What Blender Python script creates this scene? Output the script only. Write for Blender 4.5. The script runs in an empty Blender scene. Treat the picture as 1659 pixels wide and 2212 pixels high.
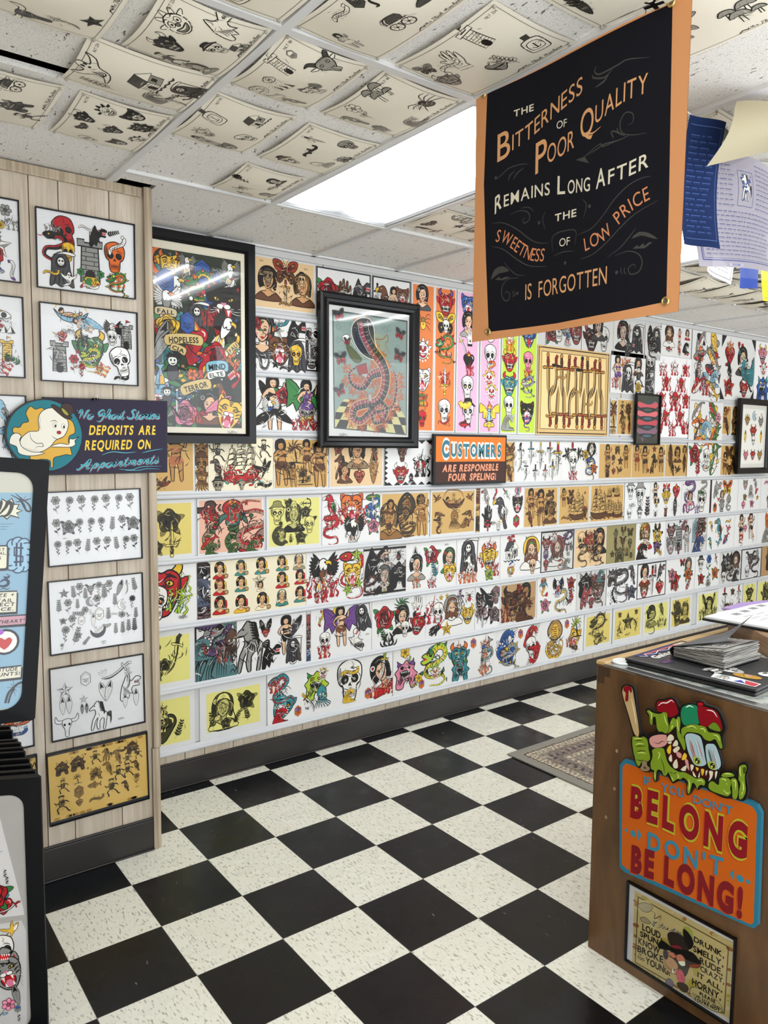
import bpy, bmesh, math, random
import numpy as np
from math import sin, cos, pi, radians
from mathutils import Vector, Matrix
from mathutils.geometry import tessellate_polygon

# ------------------------------------------------------------------ camera, world, light, exposure
SC = bpy.context.scene
COLL = SC.collection
cam_data = bpy.data.cameras.new('camera')
cam = bpy.data.objects.new('camera', cam_data)
COLL.objects.link(cam)
SC.camera = cam
cam_data.sensor_fit = 'HORIZONTAL'
cam_data.sensor_width = 36.0
cam_data.lens = 36.0 * 1654.9 / 1659.0
cam_data.clip_start = 0.05
_y, _p, _r = 0.641526, -0.0857892, 0.0079095
_f = Vector((sin(_y) * cos(_p), cos(_y) * cos(_p), sin(_p)))
_rt = Vector((cos(_y), -sin(_y), 0))
_up = _rt.cross(_f)
_rt2 = cos(_r) * _rt + sin(_r) * _up
_up2 = -sin(_r) * _rt + cos(_r) * _up
cam.matrix_world = Matrix(((_rt2.x, _up2.x, -_f.x, -1.198315), (_rt2.y, _up2.y, -_f.y, -3.065962),
                           (_rt2.z, _up2.z, -_f.z, 1.651746), (0, 0, 0, 1)))
world = bpy.data.worlds.new('world')
SC.world = world
world.use_nodes = True
world.node_tree.nodes['Background'].inputs[0].default_value = (0.93, 0.97, 1.0, 1)
WORLD_STRENGTH = 1.65
world.node_tree.nodes['Background'].inputs[1].default_value = WORLD_STRENGTH
LAMP_STRENGTH = 5.6          # the lenses of the ceiling troffers
SC.view_settings.view_transform = 'Standard'
SC.view_settings.look = 'None'
SC.view_settings.gamma = 1.0
SC.view_settings.use_curve_mapping = False
SC.view_settings.exposure = 1.05
SC.cycles.max_bounces = 7
SC.cycles.diffuse_bounces = 5
SC.cycles.transparent_max_bounces = 12
SC.cycles.sample_clamp_indirect = 6.0

CEIL = 2.63
WALL = 0.395        # face of the long wall
STUB = -0.088       # face of the short wall
COUNTER = 0.797     # end panel of the counter


# ------------------------------------------------------------------ colours and materials
def lin(h):
    v = [int(h[i:i + 2], 16) / 255 for i in (0, 2, 4)]
    return tuple(c / 12.92 if c <= 0.04045 else ((c + 0.055) / 1.055) ** 2.4 for c in v)


HEX = dict(k='17130f', w='f4f2ec', s='e6bd97', r='bf1f28', o='e5722a', y='edc236', g='3c8445', t='3d8f98', b='2d5aa5',
           p='70468f', m='e287a2', n='74462a', e='9a9994', d='45444a', l='aecb3a', c='efe2bd', u='b58c4f', h='8fc3dc', z='5a1216')
COL = {k: np.array(lin(v)) for k, v in HEX.items()}


def mat(name, rgb, rough=0.5, metal=0.0, spec=0.5, coat=0.0):
    m = bpy.data.materials.new(name)
    m.use_nodes = True
    b = m.node_tree.nodes['Principled BSDF']
    if isinstance(rgb, str):
        rgb = lin(rgb)
    b.inputs['Base Color'].default_value = (*rgb, 1)
    b.inputs['Roughness'].default_value = rough
    b.inputs['Metallic'].default_value = metal
    b.inputs['Specular IOR Level'].default_value = spec
    b.inputs['Coat Weight'].default_value = coat
    return m


def N(m, kind, **kw):
    n = m.node_tree.nodes.new(kind)
    for k, v in kw.items():
        setattr(n, k, v)
    return n


def LK(m, a, b):
    m.node_tree.links.new(a, b)


def bsdf(m):
    return m.node_tree.nodes['Principled BSDF']


def ramp(m, fac, stops):
    r = N(m, 'ShaderNodeValToRGB')
    el = r.color_ramp.elements
    while len(el) < len(stops):
        el.new(0.5)
    for e, (p, c) in zip(el, stops):
        e.position = p
        c = lin(c) if isinstance(c, str) else c
        e.color = (*c, 1)
    LK(m, fac, r.inputs[0])
    return r.outputs[0]


def coords(m, scale=(1, 1, 1), loc=(0, 0, 0), rot=(0, 0, 0), kind='Object'):
    t = N(m, 'ShaderNodeTexCoord')
    mp = N(m, 'ShaderNodeMapping')
    mp.inputs['Scale'].default_value = scale
    mp.inputs['Location'].default_value = loc
    mp.inputs['Rotation'].default_value = rot
    LK(m, t.outputs[kind], mp.inputs[0])
    return mp.outputs[0]


def noise(m, vec, scale, detail=3, rough=0.5, dist=0.0):
    n = N(m, 'ShaderNodeTexNoise')
    n.inputs['Scale'].default_value = scale
    n.inputs['Detail'].default_value = detail
    n.inputs['Roughness'].default_value = rough
    n.inputs['Distortion'].default_value = dist
    LK(m, vec, n.inputs['Vector'])
    return n.outputs[0]


def mix(m, fac, a, b, blend='MIX'):
    n = N(m, 'ShaderNodeMix', data_type='RGBA', blend_type=blend)
    for sock, v in ((n.inputs[0], fac), (n.inputs[6], a), (n.inputs[7], b)):
        if hasattr(v, 'is_linked'):
            LK(m, v, sock)
        elif isinstance(v, (int, float)):
            sock.default_value = v
        else:
            sock.default_value = (*(lin(v) if isinstance(v, str) else v), 1)
    return n.outputs[2]


def math_node(m, op, a, b=None):
    n = N(m, 'ShaderNodeMath', operation=op)
    for s, v in ((n.inputs[0], a), (n.inputs[1], b)):
        if v is None:
            continue
        if hasattr(v, 'is_linked'):
            LK(m, v, s)
        else:
            s.default_value = v
    return n.outputs[0]


def bump(m, height, strength, dist=0.002):
    b = N(m, 'ShaderNodeBump')
    b.inputs['Strength'].default_value = strength
    b.inputs['Distance'].default_value = dist
    LK(m, height, b.inputs['Height'])
    LK(m, b.outputs[0], bsdf(m).inputs['Normal'])


# printed paper: ink colours are an attribute of each printed shape
def ink_material(name, rough, coat=0.0):
    m = mat(name, 'ffffff', rough, coat=coat)
    a = N(m, 'ShaderNodeAttribute', attribute_name='ink')
    LK(m, a.outputs['Color'], bsdf(m).inputs['Base Color'])
    return m


INK = ink_material('printed_paper', 0.42)
INK_GLOSS = ink_material('glossy_sign_paint', 0.35)
bsdf(INK_GLOSS).inputs['Specular IOR Level'].default_value = .2
INK_CLOTH = ink_material('printed_canvas', 0.85)
bsdf(INK_CLOTH).inputs['Specular IOR Level'].default_value = .1
bsdf(INK).inputs['Specular IOR Level'].default_value = .3

# wood panelling
PANEL = mat('wood_panelling', 'c2b49f', 0.55)
v = coords(PANEL, (9, 9, 1.1))
n1 = noise(PANEL, v, 2.2, 4, 0.6, 1.2)
v2 = coords(PANEL, (120, 120, 2.5))
n2 = noise(PANEL, v2, 1.0, 2)
c1 = ramp(PANEL, n1, [(0.3, 'b1a492'), (0.5, 'bfb3a2'), (0.7, 'c9beae')])
c2 = ramp(PANEL, n2, [(0.35, 'eee9e3'), (0.6, 'ffffff')])
LK(PANEL, mix(PANEL, 1.0, c1, c2, 'MULTIPLY'), bsdf(PANEL).inputs['Base Color'])
GROOVE = mat('groove_brown', '6d4a33', 0.8)
TRIMWOOD = mat('wood_trim', 'b09c80', 0.5)
v = coords(TRIMWOOD, (60, 60, 2))
LK(TRIMWOOD, ramp(TRIMWOOD, noise(TRIMWOOD, v, 1.5, 3), [(0.35, '94836d'), (0.65, 'b3a48e')]), bsdf(TRIMWOOD).inputs['Base Color'])
COVE = mat('cove_base_vinyl', '25211e', 0.45)
WHITE = mat('white_board', 'bdbdbc', 0.5)
RAILW = mat('white_vinyl', 'c3c5c8', 0.35)
TBAR = mat("painted_grid_bar", "d6d6d5", 0.4)
BLACK = mat('black_lacquer', '0b0b0e', 0.3, spec=.3)
MATTE = mat('matte_black', '101012', 0.5, spec=.3)
RACK = mat('black_plastic', '060709', 0.4, spec=.15)
BRASS = mat('brass', 'd9bd74', 0.28, metal=1.0)
CHROME = mat('bright_metal', 'd6d8da', 0.22, metal=1.0)
DARKGAP = mat('dark_void', '2c2726', 0.9)

# clear glazing: mostly see-through, mirror-like by angle
def clear_material(name, strength=1.0, rough=0.0):
    m = bpy.data.materials.new(name)
    m.use_nodes = True
    nt = m.node_tree
    nt.nodes.remove(nt.nodes['Principled BSDF'])
    out = [n for n in nt.nodes if n.type == 'OUTPUT_MATERIAL'][0]
    tr = N(m, 'ShaderNodeBsdfTransparent')
    gl = N(m, 'ShaderNodeBsdfGlossy')
    gl.inputs['Roughness'].default_value = rough
    fr = N(m, 'ShaderNodeFresnel')
    fr.inputs[0].default_value = 1.5
    f2 = math_node(m, 'MULTIPLY', fr.outputs[0], strength)
    mx = N(m, 'ShaderNodeMixShader')
    LK(m, f2, mx.inputs[0])
    LK(m, tr.outputs[0], mx.inputs[1])
    LK(m, gl.outputs[0], mx.inputs[2])
    LK(m, mx.outputs[0], out.inputs[0])
    return m


GLASS = clear_material('clear_acrylic', 0.75, 0.015)
PLEXI = clear_material('two_sided_acrylic', 1.2, 0.015)
SLEEVE = clear_material('clear_sleeve', 0.8, 0.06)


# ------------------------------------------------------------------ objects
def tag(o, label=None, cat=None, group=None, kind=None):
    for k, v in (('label', label), ('category', cat), ('group', group), ('kind', kind)):
        if v:
            o[k] = v
    return o


def empty(name, loc=(0, 0, 0), rot=(0, 0, 0)):
    o = bpy.data.objects.new(name, None)
    o.empty_display_size = 0.05
    COLL.objects.link(o)
    o.location = loc
    o.rotation_euler = rot
    return o


def basis(o, origin, ux, uy):
    ux, uy = Vector(ux), Vector(uy)
    n = ux.cross(uy)
    o.matrix_world = Matrix(((ux.x, uy.x, n.x, origin[0]), (ux.y, uy.y, n.y, origin[1]), (ux.z, uy.z, n.z, origin[2]), (0, 0, 0, 1)))


class MB:
    """collects solid shapes for one mesh"""

    def __init__(s):
        s.bm = bmesh.new()

    def box(s, x0, x1, y0, y1, z0, z1, mi=0):
        vs = [s.bm.verts.new((x, y, z)) for x in (x0, x1) for y in (y0, y1) for z in (z0, z1)]
        for f in ((0, 1, 3, 2), (4, 6, 7, 5), (0, 4, 5, 1), (2, 3, 7, 6), (0, 2, 6, 4), (1, 5, 7, 3)):
            s.bm.faces.new([vs[i] for i in f]).material_index = mi
        return s

    def quad(s, *p, mi=0):
        s.bm.faces.new([s.bm.verts.new(q) for q in p]).material_index = mi
        return s

    def prism(s, pts, z0, z1, ax=2, mi=0):
        """a flat outline pts (2-D) pushed from z0 to z1 along axis ax"""
        def at(p, z):
            return {2: (p[0], p[1], z), 1: (p[0], z, p[1]), 0: (z, p[0], p[1])}[ax]
        a = [s.bm.verts.new(at(p, z0)) for p in pts]
        b = [s.bm.verts.new(at(p, z1)) for p in pts]
        s.bm.faces.new(a).material_index = mi
        s.bm.faces.new(b[::-1]).material_index = mi
        for i in range(len(pts)):
            j = (i + 1) % len(pts)
            s.bm.faces.new((a[j], a[i], b[i], b[j])).material_index = mi
        return s

    def tube(s, pts, r, n=8, mi=0, closed=False):
        pts = [Vector(p) for p in pts]
        rings = []
        for i, p in enumerate(pts):
            a = pts[(i - 1) % len(pts)] if closed else pts[max(i - 1, 0)]
            b = pts[(i + 1) % len(pts)] if closed else pts[min(i + 1, len(pts) - 1)]
            t = (b - a).normalized()
            u = t.orthogonal().normalized() if abs(t.z) > 0.9 else t.cross(Vector((0, 0, 1))).normalized()
            w = t.cross(u)
            rings.append([s.bm.verts.new(p + r * (cos(2 * pi * k / n) * u + sin(2 * pi * k / n) * w)) for k in range(n)])
        m = len(rings)
        for i in range(m if closed else m - 1):
            for k in range(n):
                q = rings[(i + 1) % m]
                s.bm.faces.new((rings[i][k], rings[i][(k + 1) % n], q[(k + 1) % n], q[k])).material_index = mi
        if not closed:
            s.bm.faces.new(rings[0][::-1])
            s.bm.faces.new(rings[-1])
        return s

    def lathe(s, prof, n=20, mi=0, c=(0, 0, 0)):
        """prof: (radius, height along z)"""
        rings = [[s.bm.verts.new((c[0] + r * cos(2 * pi * k / n), c[1] + r * sin(2 * pi * k / n), c[2] + z)) for k in range(n)] for r, z in prof]
        for a, b in zip(rings, rings[1:]):
            for k in range(n):
                s.bm.faces.new((a[k], a[(k + 1) % n], b[(k + 1) % n], b[k])).material_index = mi
        return s

    def grid(s, f, nu, nv, mi=0):
        g = [[s.bm.verts.new(f(i / nu, j / nv)) for j in range(nv + 1)] for i in range(nu + 1)]
        for i in range(nu):
            for j in range(nv):
                s.bm.faces.new((g[i][j], g[i + 1][j], g[i + 1][j + 1], g[i][j + 1])).material_index = mi
        return s

    def build(s, name, mats, parent=None, bevel=0.0, smooth=False, seg=2, recalc=True):
        me = bpy.data.meshes.new(name)
        if recalc:
            bmesh.ops.recalc_face_normals(s.bm, faces=s.bm.faces[:])
        s.bm.to_mesh(me)
        s.bm.free()
        for m in (mats if isinstance(mats, (list, tuple)) else [mats]):
            me.materials.append(m)
        if smooth:
            me.polygons.foreach_set('use_smooth', [True] * len(me.polygons))
        o = bpy.data.objects.new(name, me)
        COLL.objects.link(o)
        if parent:
            o.parent = parent
        if bevel:
            b = o.modifiers.new('bevel', 'BEVEL')
            b.width = bevel
            b.segments = seg
            b.limit_method = 'ANGLE'
            b.angle_limit = radians(40)
        return o


# ------------------------------------------------------------------ flat printed artwork: shapes of ink on a sheet
def cr(pts, closed=False, n=3):
    """smooth curve through the points"""
    P = np.asarray(pts, float)
    m = len(P)
    if m < 3 or n <= 1:
        return P
    if closed:
        A, B, C, D = np.roll(P, 1, 0), P, np.roll(P, -1, 0), np.roll(P, -2, 0)
    else:
        E = np.vstack([2 * P[0] - P[1], P, 2 * P[-1] - P[-2]])
        A, B, C, D = E[:-3], E[1:-2], E[2:-1], E[3:]
    t = (np.arange(n) / n)[None, :, None]
    A, B, C, D = (q[:, None, :] for q in (A, B, C, D))
    S = 0.5 * (2 * B + (C - A) * t + (2 * A - 5 * B + 4 * C - D) * t * t + (3 * B - A - 3 * C + D) * t ** 3)
    S = S.reshape(-1, 2)
    return S if closed else np.vstack([S, P[-1]])


def fill_tris(S):
    t = tessellate_polygon([[Vector((x, y, 0)) for x, y in S]])
    return np.array(t, np.int32).reshape(-1, 3)


def stroke_geo(S, w, taper=1, closed=False):
    S = np.asarray(S, float)
    n = len(S)
    if closed:
        T = np.roll(S, -1, 0) - np.roll(S, 1, 0)
    else:
        T = np.gradient(S, axis=0)
    T /= np.maximum(np.linalg.norm(T, axis=1, keepdims=True), 1e-9)
    Nn = np.stack([-T[:, 1], T[:, 0]], 1)
    x = np.linspace(0, 1, n)
    if taper == 0:
        W = np.full(n, w)
    elif taper == 1:
        W = w * (0.25 + 0.75 * np.sin(pi * x) ** 0.7)
    elif taper == 2:
        W = w * (1.0 - 0.85 * x)
    else:
        W = w * np.sin(pi * np.clip(x * 0.93 + 0.06, 0, 1)) ** 0.6
    W = W[:, None] / 2
    V = np.vstack([S + Nn * W, S - Nn * W])
    i = np.arange(n if closed else n - 1)
    j = (i + 1) % n
    F = np.vstack([np.stack([i, i + n, j + n], 1), np.stack([i, j + n, j], 1)])
    return V, F.astype(np.int32)


REC = []            # the motif being drawn: (verts, tris, colour key)


def P(pts, c):
    S = np.asarray(pts, float)
    REC.append((S, fill_tris(S), c))


def F(pts, c, n=3):
    P(cr(pts, True, n), c)


def L(pts, w=.04, c='k', t=1, n=4):
    V, T = stroke_geo(cr(pts, False, n), w, t)
    REC.append((V, T, c))


def B(pts, c, w=.045, n=3, lc='k'):
    S = cr(pts, True, n)
    P(S, c)
    V, T = stroke_geo(S, w, 0, True)
    REC.append((V, T, lc))


def BP(pts, c, w=.045, lc='k'):
    B(pts, c, w, 1, lc)


def ell(x, y, rx, ry, r=0, n=16):
    return [(x + rx * cos(2 * pi * i / n) * cos(r) - ry * sin(2 * pi * i / n) * sin(r),
             y + rx * cos(2 * pi * i / n) * sin(r) + ry * sin(2 * pi * i / n) * cos(r)) for i in range(n)]


def E(x, y, rx, ry, c, w=0, r=0, n=14):
    (BP(ell(x, y, rx, ry, r, n), c, w) if w else P(ell(x, y, rx, ry, r, n), c))


def rp(p, a=0, s=1, x=0, y=0, fx=1):
    return [(x + s * (fx * u * cos(a) - v * sin(a)), y + s * (fx * u * sin(a) + v * cos(a))) for u, v in p]


def feathers(x, y, a0, a1, l0, l1, n, c='a', tip='k', wd=.09):
    for i in range(n):
        f = i / max(n - 1, 1)
        a, l = a0 + (a1 - a0) * f, l0 + (l1 - l0) * f
        p = rp([(0, -.3 * wd), (l * .55, -wd), (l, 0), (l * .55, wd), (0, .3 * wd)], a, 1, x, y)
        B(p, c, .03, 2)
        L(rp([(l * .35, 0), (l * .92, 0)], a, 1, x, y), .05, tip, 1, 1)


def flame(x, y, h, c='o', c2='y', lean=0):
    q = [(-.3, 0), (-.34, .3), (-.12, .55), (-.1, 1), (.16, .6), (.36, .28), (.3, 0)]
    B(rp(q, lean, h, x, y), c, .035, 3)
    if c2:
        F(rp(q, lean, h * .5, x, y + h * .03), c2, 2)


def leafs(x, y, a, l, c='b', w=.3):
    B(rp([(0, 0), (l * .3, w * l), (l * .7, w * .8 * l), (l, 0), (l * .7, -w * .8 * l), (l * .3, -w * l)], a, 1, x, y), c, .03, 2)
    L(rp([(0.05, 0), (l * .9, 0)], a, 1, x, y), .04, 'k', 1, 1)


MOTIF = {}


def motif(f):
    MOTIF[f.__name__] = f
    return f


@motif
def skull():
    B([(-.64, .3), (-.55, .75), (0, 1), (.55, .75), (.64, .3), (.54, -.08), (.36, -.25), (.34, -.55), (.25, -.88), (0, -.95), (-.25, -.88), (-.34, -.55), (-.36, -.25), (-.54, -.08)], 'a', .06)
    F([(-.62, .3), (-.5, .7), (-.42, .3), (-.46, -.06), (-.55, -.02)], 'A')
    for s in (-1, 1):
        E(s * .26, .1, .2, .22, 'k', 0, s * .3)
        E(s * .24, .07, .07, .07, 'c')
        L([(s * .5, -.1), (s * .38, -.2), (s * .3, -.45)], .06)
        L([(s * .08, .42), (s * .3, .42), (s * .48, .28)], .05)
    F([(-.1, -.26), (0, -.05), (.1, -.26), (0, -.2)], 'k')
    L([(-.3, -.52), (0, -.57), (.3, -.52)], .05)
    for i in range(-3, 4):
        L([(i * .08, -.42), (i * .075, -.74)], .03, 'k', 0, 1)
    L([(.1, .9), (.2, .7), (.1, .6), (.25, .48)], .03)


@motif
def rose():
    for a in (.3, 2.5, 4.2, 5.4):
        leafs(.55 * cos(a), .55 * sin(a), a, .55)
    for r, c in ((.72, 'a'), (.52, 'a'), (.34, 'A')):
        k = [(r * (1 + .13 * sin(5 * t + r * 9)) * cos(t), r * (1 + .13 * sin(5 * t + r * 9)) * sin(t)) for t in np.linspace(0, 2 * pi, 16)[:-1]]
        B(k, c, .05, 2)
    for r, t0, d in ((.62, .2, 1.4), (.62, 2.3, 1.3), (.6, 4.2, 1.5), (.43, 1, 1.6), (.43, 3.4, 1.5), (.42, 5.3, 1), (.25, 0, 2), (.2, 3, 2)):
        L([(r * cos(t), r * sin(t) * .95) for t in np.linspace(t0, t0 + d, 5)], .08, 'A' if r > .5 else 'k')
    L([(-.05, .05), (.1, .1), (.12, -.06), (-.08, -.1), (-.16, .1)], .05)


@motif
def dagger():
    BP([(-.11, .3), (-.09, -.6), (0, -1), (.09, -.6), (.11, .3)], 'w', .035)
    P([(0, .28), (.09, .28), (.075, -.6), (0, -.95)], 'e')
    L([(0, .25), (0, -.9)], .025, 'k', 1, 1)
    B([(-.36, .36), (-.3, .26), (0, .3), (.3, .26), (.36, .36), (.2, .4), (0, .36), (-.2, .4)], 'c', .035)
    BP([(-.07, .38), (-.1, .6), (-.07, .82), (.07, .82), (.1, .6), (.07, .38)], 'a', .03)
    for i in range(4):
        L([(-.09, .44 + i * .1), (.09, .49 + i * .1)], .03, 'k', 0, 1)
    E(0, .9, .1, .1, 'c', .03)


@motif
def sword():
    B([(-.05, .4), (.02, 0), (-.02, -.5), (-.22, -1), (.1, -.65), (.16, -.1), (.1, .4)], 'w', .03)
    F([(.05, .35), (.1, 0), (.06, -.5), (-.12, -.9), (.1, -.6), (.15, -.1), (.1, .38)], 'd')
    B([(-.25, .48), (-.15, .38), (.1, .42), (.3, .36), (.32, .46), (.05, .5)], 'c', .03)
    BP([(-.05, .48), (-.08, .78), (.02, .95), (.16, .9), (.1, .75), (.12, .48)], 'a', .03)
    for i in range(3):
        L([(-.07, .54 + i * .1), (.11, .58 + i * .1)], .03, 'k', 0, 1)


def body_curve(pts, w, c, belly, bars=14, taper=2):
    S = cr(pts, False, 5)
    V, T = stroke_geo(S, w + .07, taper)
    REC.append((V, T, 'k'))
    V, T = stroke_geo(S, w, taper)
    REC.append((V, T, c))
    D = np.gradient(S, axis=0)
    D /= np.maximum(np.linalg.norm(D, axis=1, keepdims=True), 1e-9)
    Nn = np.stack([-D[:, 1], D[:, 0]], 1)
    x = np.linspace(0, 1, len(S))
    W = (w * (1 - .85 * x if taper == 2 else .25 + .75 * np.sin(pi * x) ** .7))[:, None]
    V, T = stroke_geo(S - Nn * W * .28, w * .36, taper)
    REC.append((V, T, belly))
    for i in np.linspace(1, len(S) - 3, bars).astype(int):
        L([S[i] + Nn[i] * W[i] * .45, S[i] + D[i] * .03, S[i] - Nn[i] * W[i] * .45], w * .13, 'k', 1, 1)


@motif
def snake():
    body_curve([(-.1, .72), (.35, .75), (.5, .4), (.1, .15), (-.4, .05), (-.5, -.3), (-.1, -.5), (.4, -.5), (.5, -.85), (.1, -.98), (-.2, -.9)], .27, 'a', 'c', 20)
    B([(-.05, .6), (-.3, .55), (-.55, .68), (-.5, .82), (-.2, .92), (.02, .85)], 'a', .05)
    E(-.28, .77, .06, .05, 'y', .03)
    L([(-.52, .7), (-.7, .62), (-.82, .68)], .04, 'r')
    L([(-.5, .7), (-.3, .68), (-.15, .65)], .03)


@motif
def cobra():
    body_curve([(.05, .6), (.15, .2), (-.1, -.1), (-.45, -.4), (-.2, -.8), (.3, -.8), (.5, -.5), (.2, -.35), (-.2, -.55), (-.1, -.95), (.5, -.95)], .3, 'a', 'c', 22)
    B([(-.1, .95), (-.42, .55), (-.38, .2), (-.1, 0), (.2, 0), (.48, .2), (.5, .6), (.2, .95)], 'a', .06)
    F([(-.02, .7), (-.16, .4), (-.02, .05), (.15, .05), (.26, .4), (.14, .7)], 'c')
    for i in range(6):
        L([(-.13 + .01 * i, .6 - i * .1), (.06, .57 - i * .1), (.23 - .01 * i, .6 - i * .1)], .04)
    E(-.07, .82, .06, .05, 'y', .03)
    E(.18, .82, .06, .05, 'y', .03)
    L([(.05, .68), (.05, .52), (-.04, .46)], .04, 'r')


@motif
def dragon():
    body_curve([(-.25, .5), (.1, .85), (.55, .75), (.6, .35), (.1, .1), (-.45, 0), (-.55, -.35), (-.1, -.55), (.4, -.5), (.62, -.75), (.3, -.95), (-.3, -.9)], .3, 'a', 'c', 22)
    for x, y, a in ((.2, .97, 1.5), (.62, .9, .8), (.78, .5, 0), (-.5, .15, 2.2), (-.72, -.2, 3), (.1, -.36, 1.4), (.5, -.33, 1.2), (.75, -.75, 0)):
        flame(x, y - .05, .22, 'b', None, a - 1.5)
    B([(-.1, .42), (-.3, .22), (-.7, .12), (-.85, .28), (-.6, .38), (-.8, .5), (-.62, .62), (-.3, .68), (-.1, .62)], 'a', .05)
    P([(-.75, .3), (-.45, .36), (-.7, .44)], 'r')
    for a in (2.4, 2.0, 1.5):
        flame(-.2, .55, .34, 'b', None, a - 1.0)
    E(-.42, .55, .06, .05, 'y', .03)
    for s in ((-.5, -.1), (.45, -.35)):
        for k in (-.5, 0, .5):
            L([s, (s[0] + .28 * cos(-1.6 + k), s[1] + .28 * sin(-1.6 + k))], .08, 'k', 2, 1)


@motif
def eagle():
    feathers(.1, .1, 2.2, 3.5, .95, .6, 8, 'a')
    feathers(.1, .1, .95, -.35, .95, .6, 8, 'a')
    feathers(0, -.15, -2.0, -1.1, .7, .7, 5, 'w')
    B([(-.15, .25), (.25, .25), (.2, -.15), (.05, -.4), (-.12, -.15)], 'b', .05)
    B([(-.14, .2), (-.15, .5), (.05, .62), (.22, .5), (.24, .2), (.1, .1), (.05, .2), (-.03, .08)], 'w', .045)
    B([(.18, .52), (.42, .48), (.44, .3), (.32, .38), (.18, .36)], 'c', .035)
    E(.12, .46, .04, .04, 'k')
    for s in (-.12, .14):
        L([(s, -.3), (s - .05, -.55), (s + .05, -.6)], .09, 'c')


@motif
def swallow():
    B([(.9, .25), (.6, .3), (.3, .15), (.55, .8), (.1, .45), (-.15, .2), (-.6, .6), (-.95, .8), (-.7, .3), (-.4, 0), (-.9, -.1), (-.3, -.18), (-.75, -.7), (-.05, -.3), (.35, -.25), (.7, .05)], 'a', .05, 2)
    F([(.55, .2), (.2, .02), (.1, -.2), (.4, -.16), (.65, .1)], 'c')
    E(.64, .22, .04, .04, 'k')
    for i in range(4):
        L([(.2 - i * .02, .3 + i * .08), (.4 - i * .03, .35 + i * .1)], .04)
        L([(-.35 - .1 * i, .2 + .1 * i), (-.55 - .08 * i, .45 + .07 * i)], .04)


@motif
def heart():
    B([(0, -.9), (-.55, -.25), (-.75, .15), (-.62, .5), (-.3, .58), (0, .32), (.3, .58), (.62, .5), (.75, .15), (.55, -.25)], 'a', .07)
    F([(-.1, -.72), (-.52, -.22), (-.68, .15), (-.56, .4), (-.5, 0), (-.2, -.4)], 'A')
    L([(.35, .42), (.55, .3), (.55, .1)], .08, 'w')
    for x, h in ((-.15, .42), (.15, .42), (0, .6)):
        flame(x, .4, h, 'c', 'y')
    for i in range(4):
        L([(-.62 + i * .06, -.02 - i * .02), (-.2, -.1 - i * .03), (.62 - i * .06, .06 - i * .05)], .05, 'k')


@motif
def flames():
    for x, y, h, l in ((-.5, -.9, .9, .3), (-.25, -.9, 1.35, -.25), (.05, -.9, 1.8, .2), (.3, -.9, 1.3, -.3), (.55, -.9, .85, .25), (-.05, -.2, .7, .5), (-.6, -.1, .45, .3), (.62, 0, .4, -.3)):
        q = [(x, y), (x + l * .6, y + h * .35), (x - l * .3, y + h * .65), (x + l * .4, y + h)]
        L(q, .2, 'k', 2, 3)
        L(q, .13, 'a', 2, 3)
    for x in (-.3, 0, .3):
        L([(x, -.85), (x + .08, -.5), (x - .02, -.1)], .07, 'c', 3, 2)


@motif
def cat():
    for s in (-1, 1):
        B([(s * .35, .6), (s * .75, .95), (s * .8, .4)], 'a', .05)
        P([(s * .5, .62), (s * .7, .8), (s * .7, .5)], 'r')
    B([(-.75, .45), (-.45, .75), (0, .7), (.45, .75), (.75, .45), (.72, -.1), (.5, -.6), (.2, -.95), (-.2, -.95), (-.5, -.6), (-.72, -.1)], 'a', .06)
    B([(-.35, -.2), (-.1, -.12), (.1, -.12), (.35, -.2), (.34, -.55), (.15, -.85), (-.15, -.85), (-.34, -.55)], 'r', .05)
    F([(-.14, -.8), (-.15, -.5), (0, -.42), (.15, -.5), (.14, -.8)], 'm')
    for s in (-1, 1):
        P([(s * .3, -.22), (s * .14, -.2), (s * .22, -.5)], 'w')
        P([(s * .26, -.75), (s * .12, -.82), (s * .2, -.52)], 'w')
        E(s * .33, .22, .13, .08, 'y', .05, s * .4)
        E(s * .31, .22, .035, .06, 'k')
        L([(s * .12, .38), (s * .35, .42), (s * .56, .26)], .08)
        for k in range(3):
            L([(s * .72, .3 - k * .2), (s * .5, .22 - k * .2), (s * .42, .1 - k * .18)], .07)
            L([(s * .2, -.14 - k * .02), (s * .5, -.16 - k * .1), (s * .85, -.1 - k * .14)], .02, 'w')
        E(s * .16, -.08, .17, .12, 'w', .04)
    P([(-.14, .08), (.14, .08), (0, -.08)], 'm')
    for k in range(3):
        L([(-.16 + .04 * k, .68 - k * .1), (0, .6 - k * .1), (.16 - .04 * k, .68 - k * .1)], .06)


@motif
def wolf():
    B([(-.6, -.9), (-.5, 0), (-.3, .5), (-.1, .95), (.05, .6), (.3, .45), (.6, .75), (.95, .62), (.9, .45), (.55, .4), (.5, .25), (.85, .15), (.8, 0), (.4, .02), (.25, -.25), (.35, -.6), (.15, -.45), (0, -.9), (-.2, -.6), (-.35, -.95)], 'a', .06, 2)
    P([(.5, .4), (.88, .44), (.82, .15), (.52, .22)], 'r')
    for i in range(4):
        P([(.56 + i * .09, .44), (.62 + i * .09, .44), (.6 + i * .09, .32)], 'w')
        P([(.54 + i * .08, .18), (.6 + i * .08, .17), (.57 + i * .08, .28)], 'w')
    E(.22, .45, .06, .04, 'c', .03)
    for i in range(5):
        L([(-.4 + i * .1, .2 - i * .1), (-.3 + i * .1, -.2 - i * .08), (-.4 + i * .12, -.6)], .07, 'A')
    L([(-.1, .8), (-.05, .55), (-.15, .4)], .06, 'A')


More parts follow.
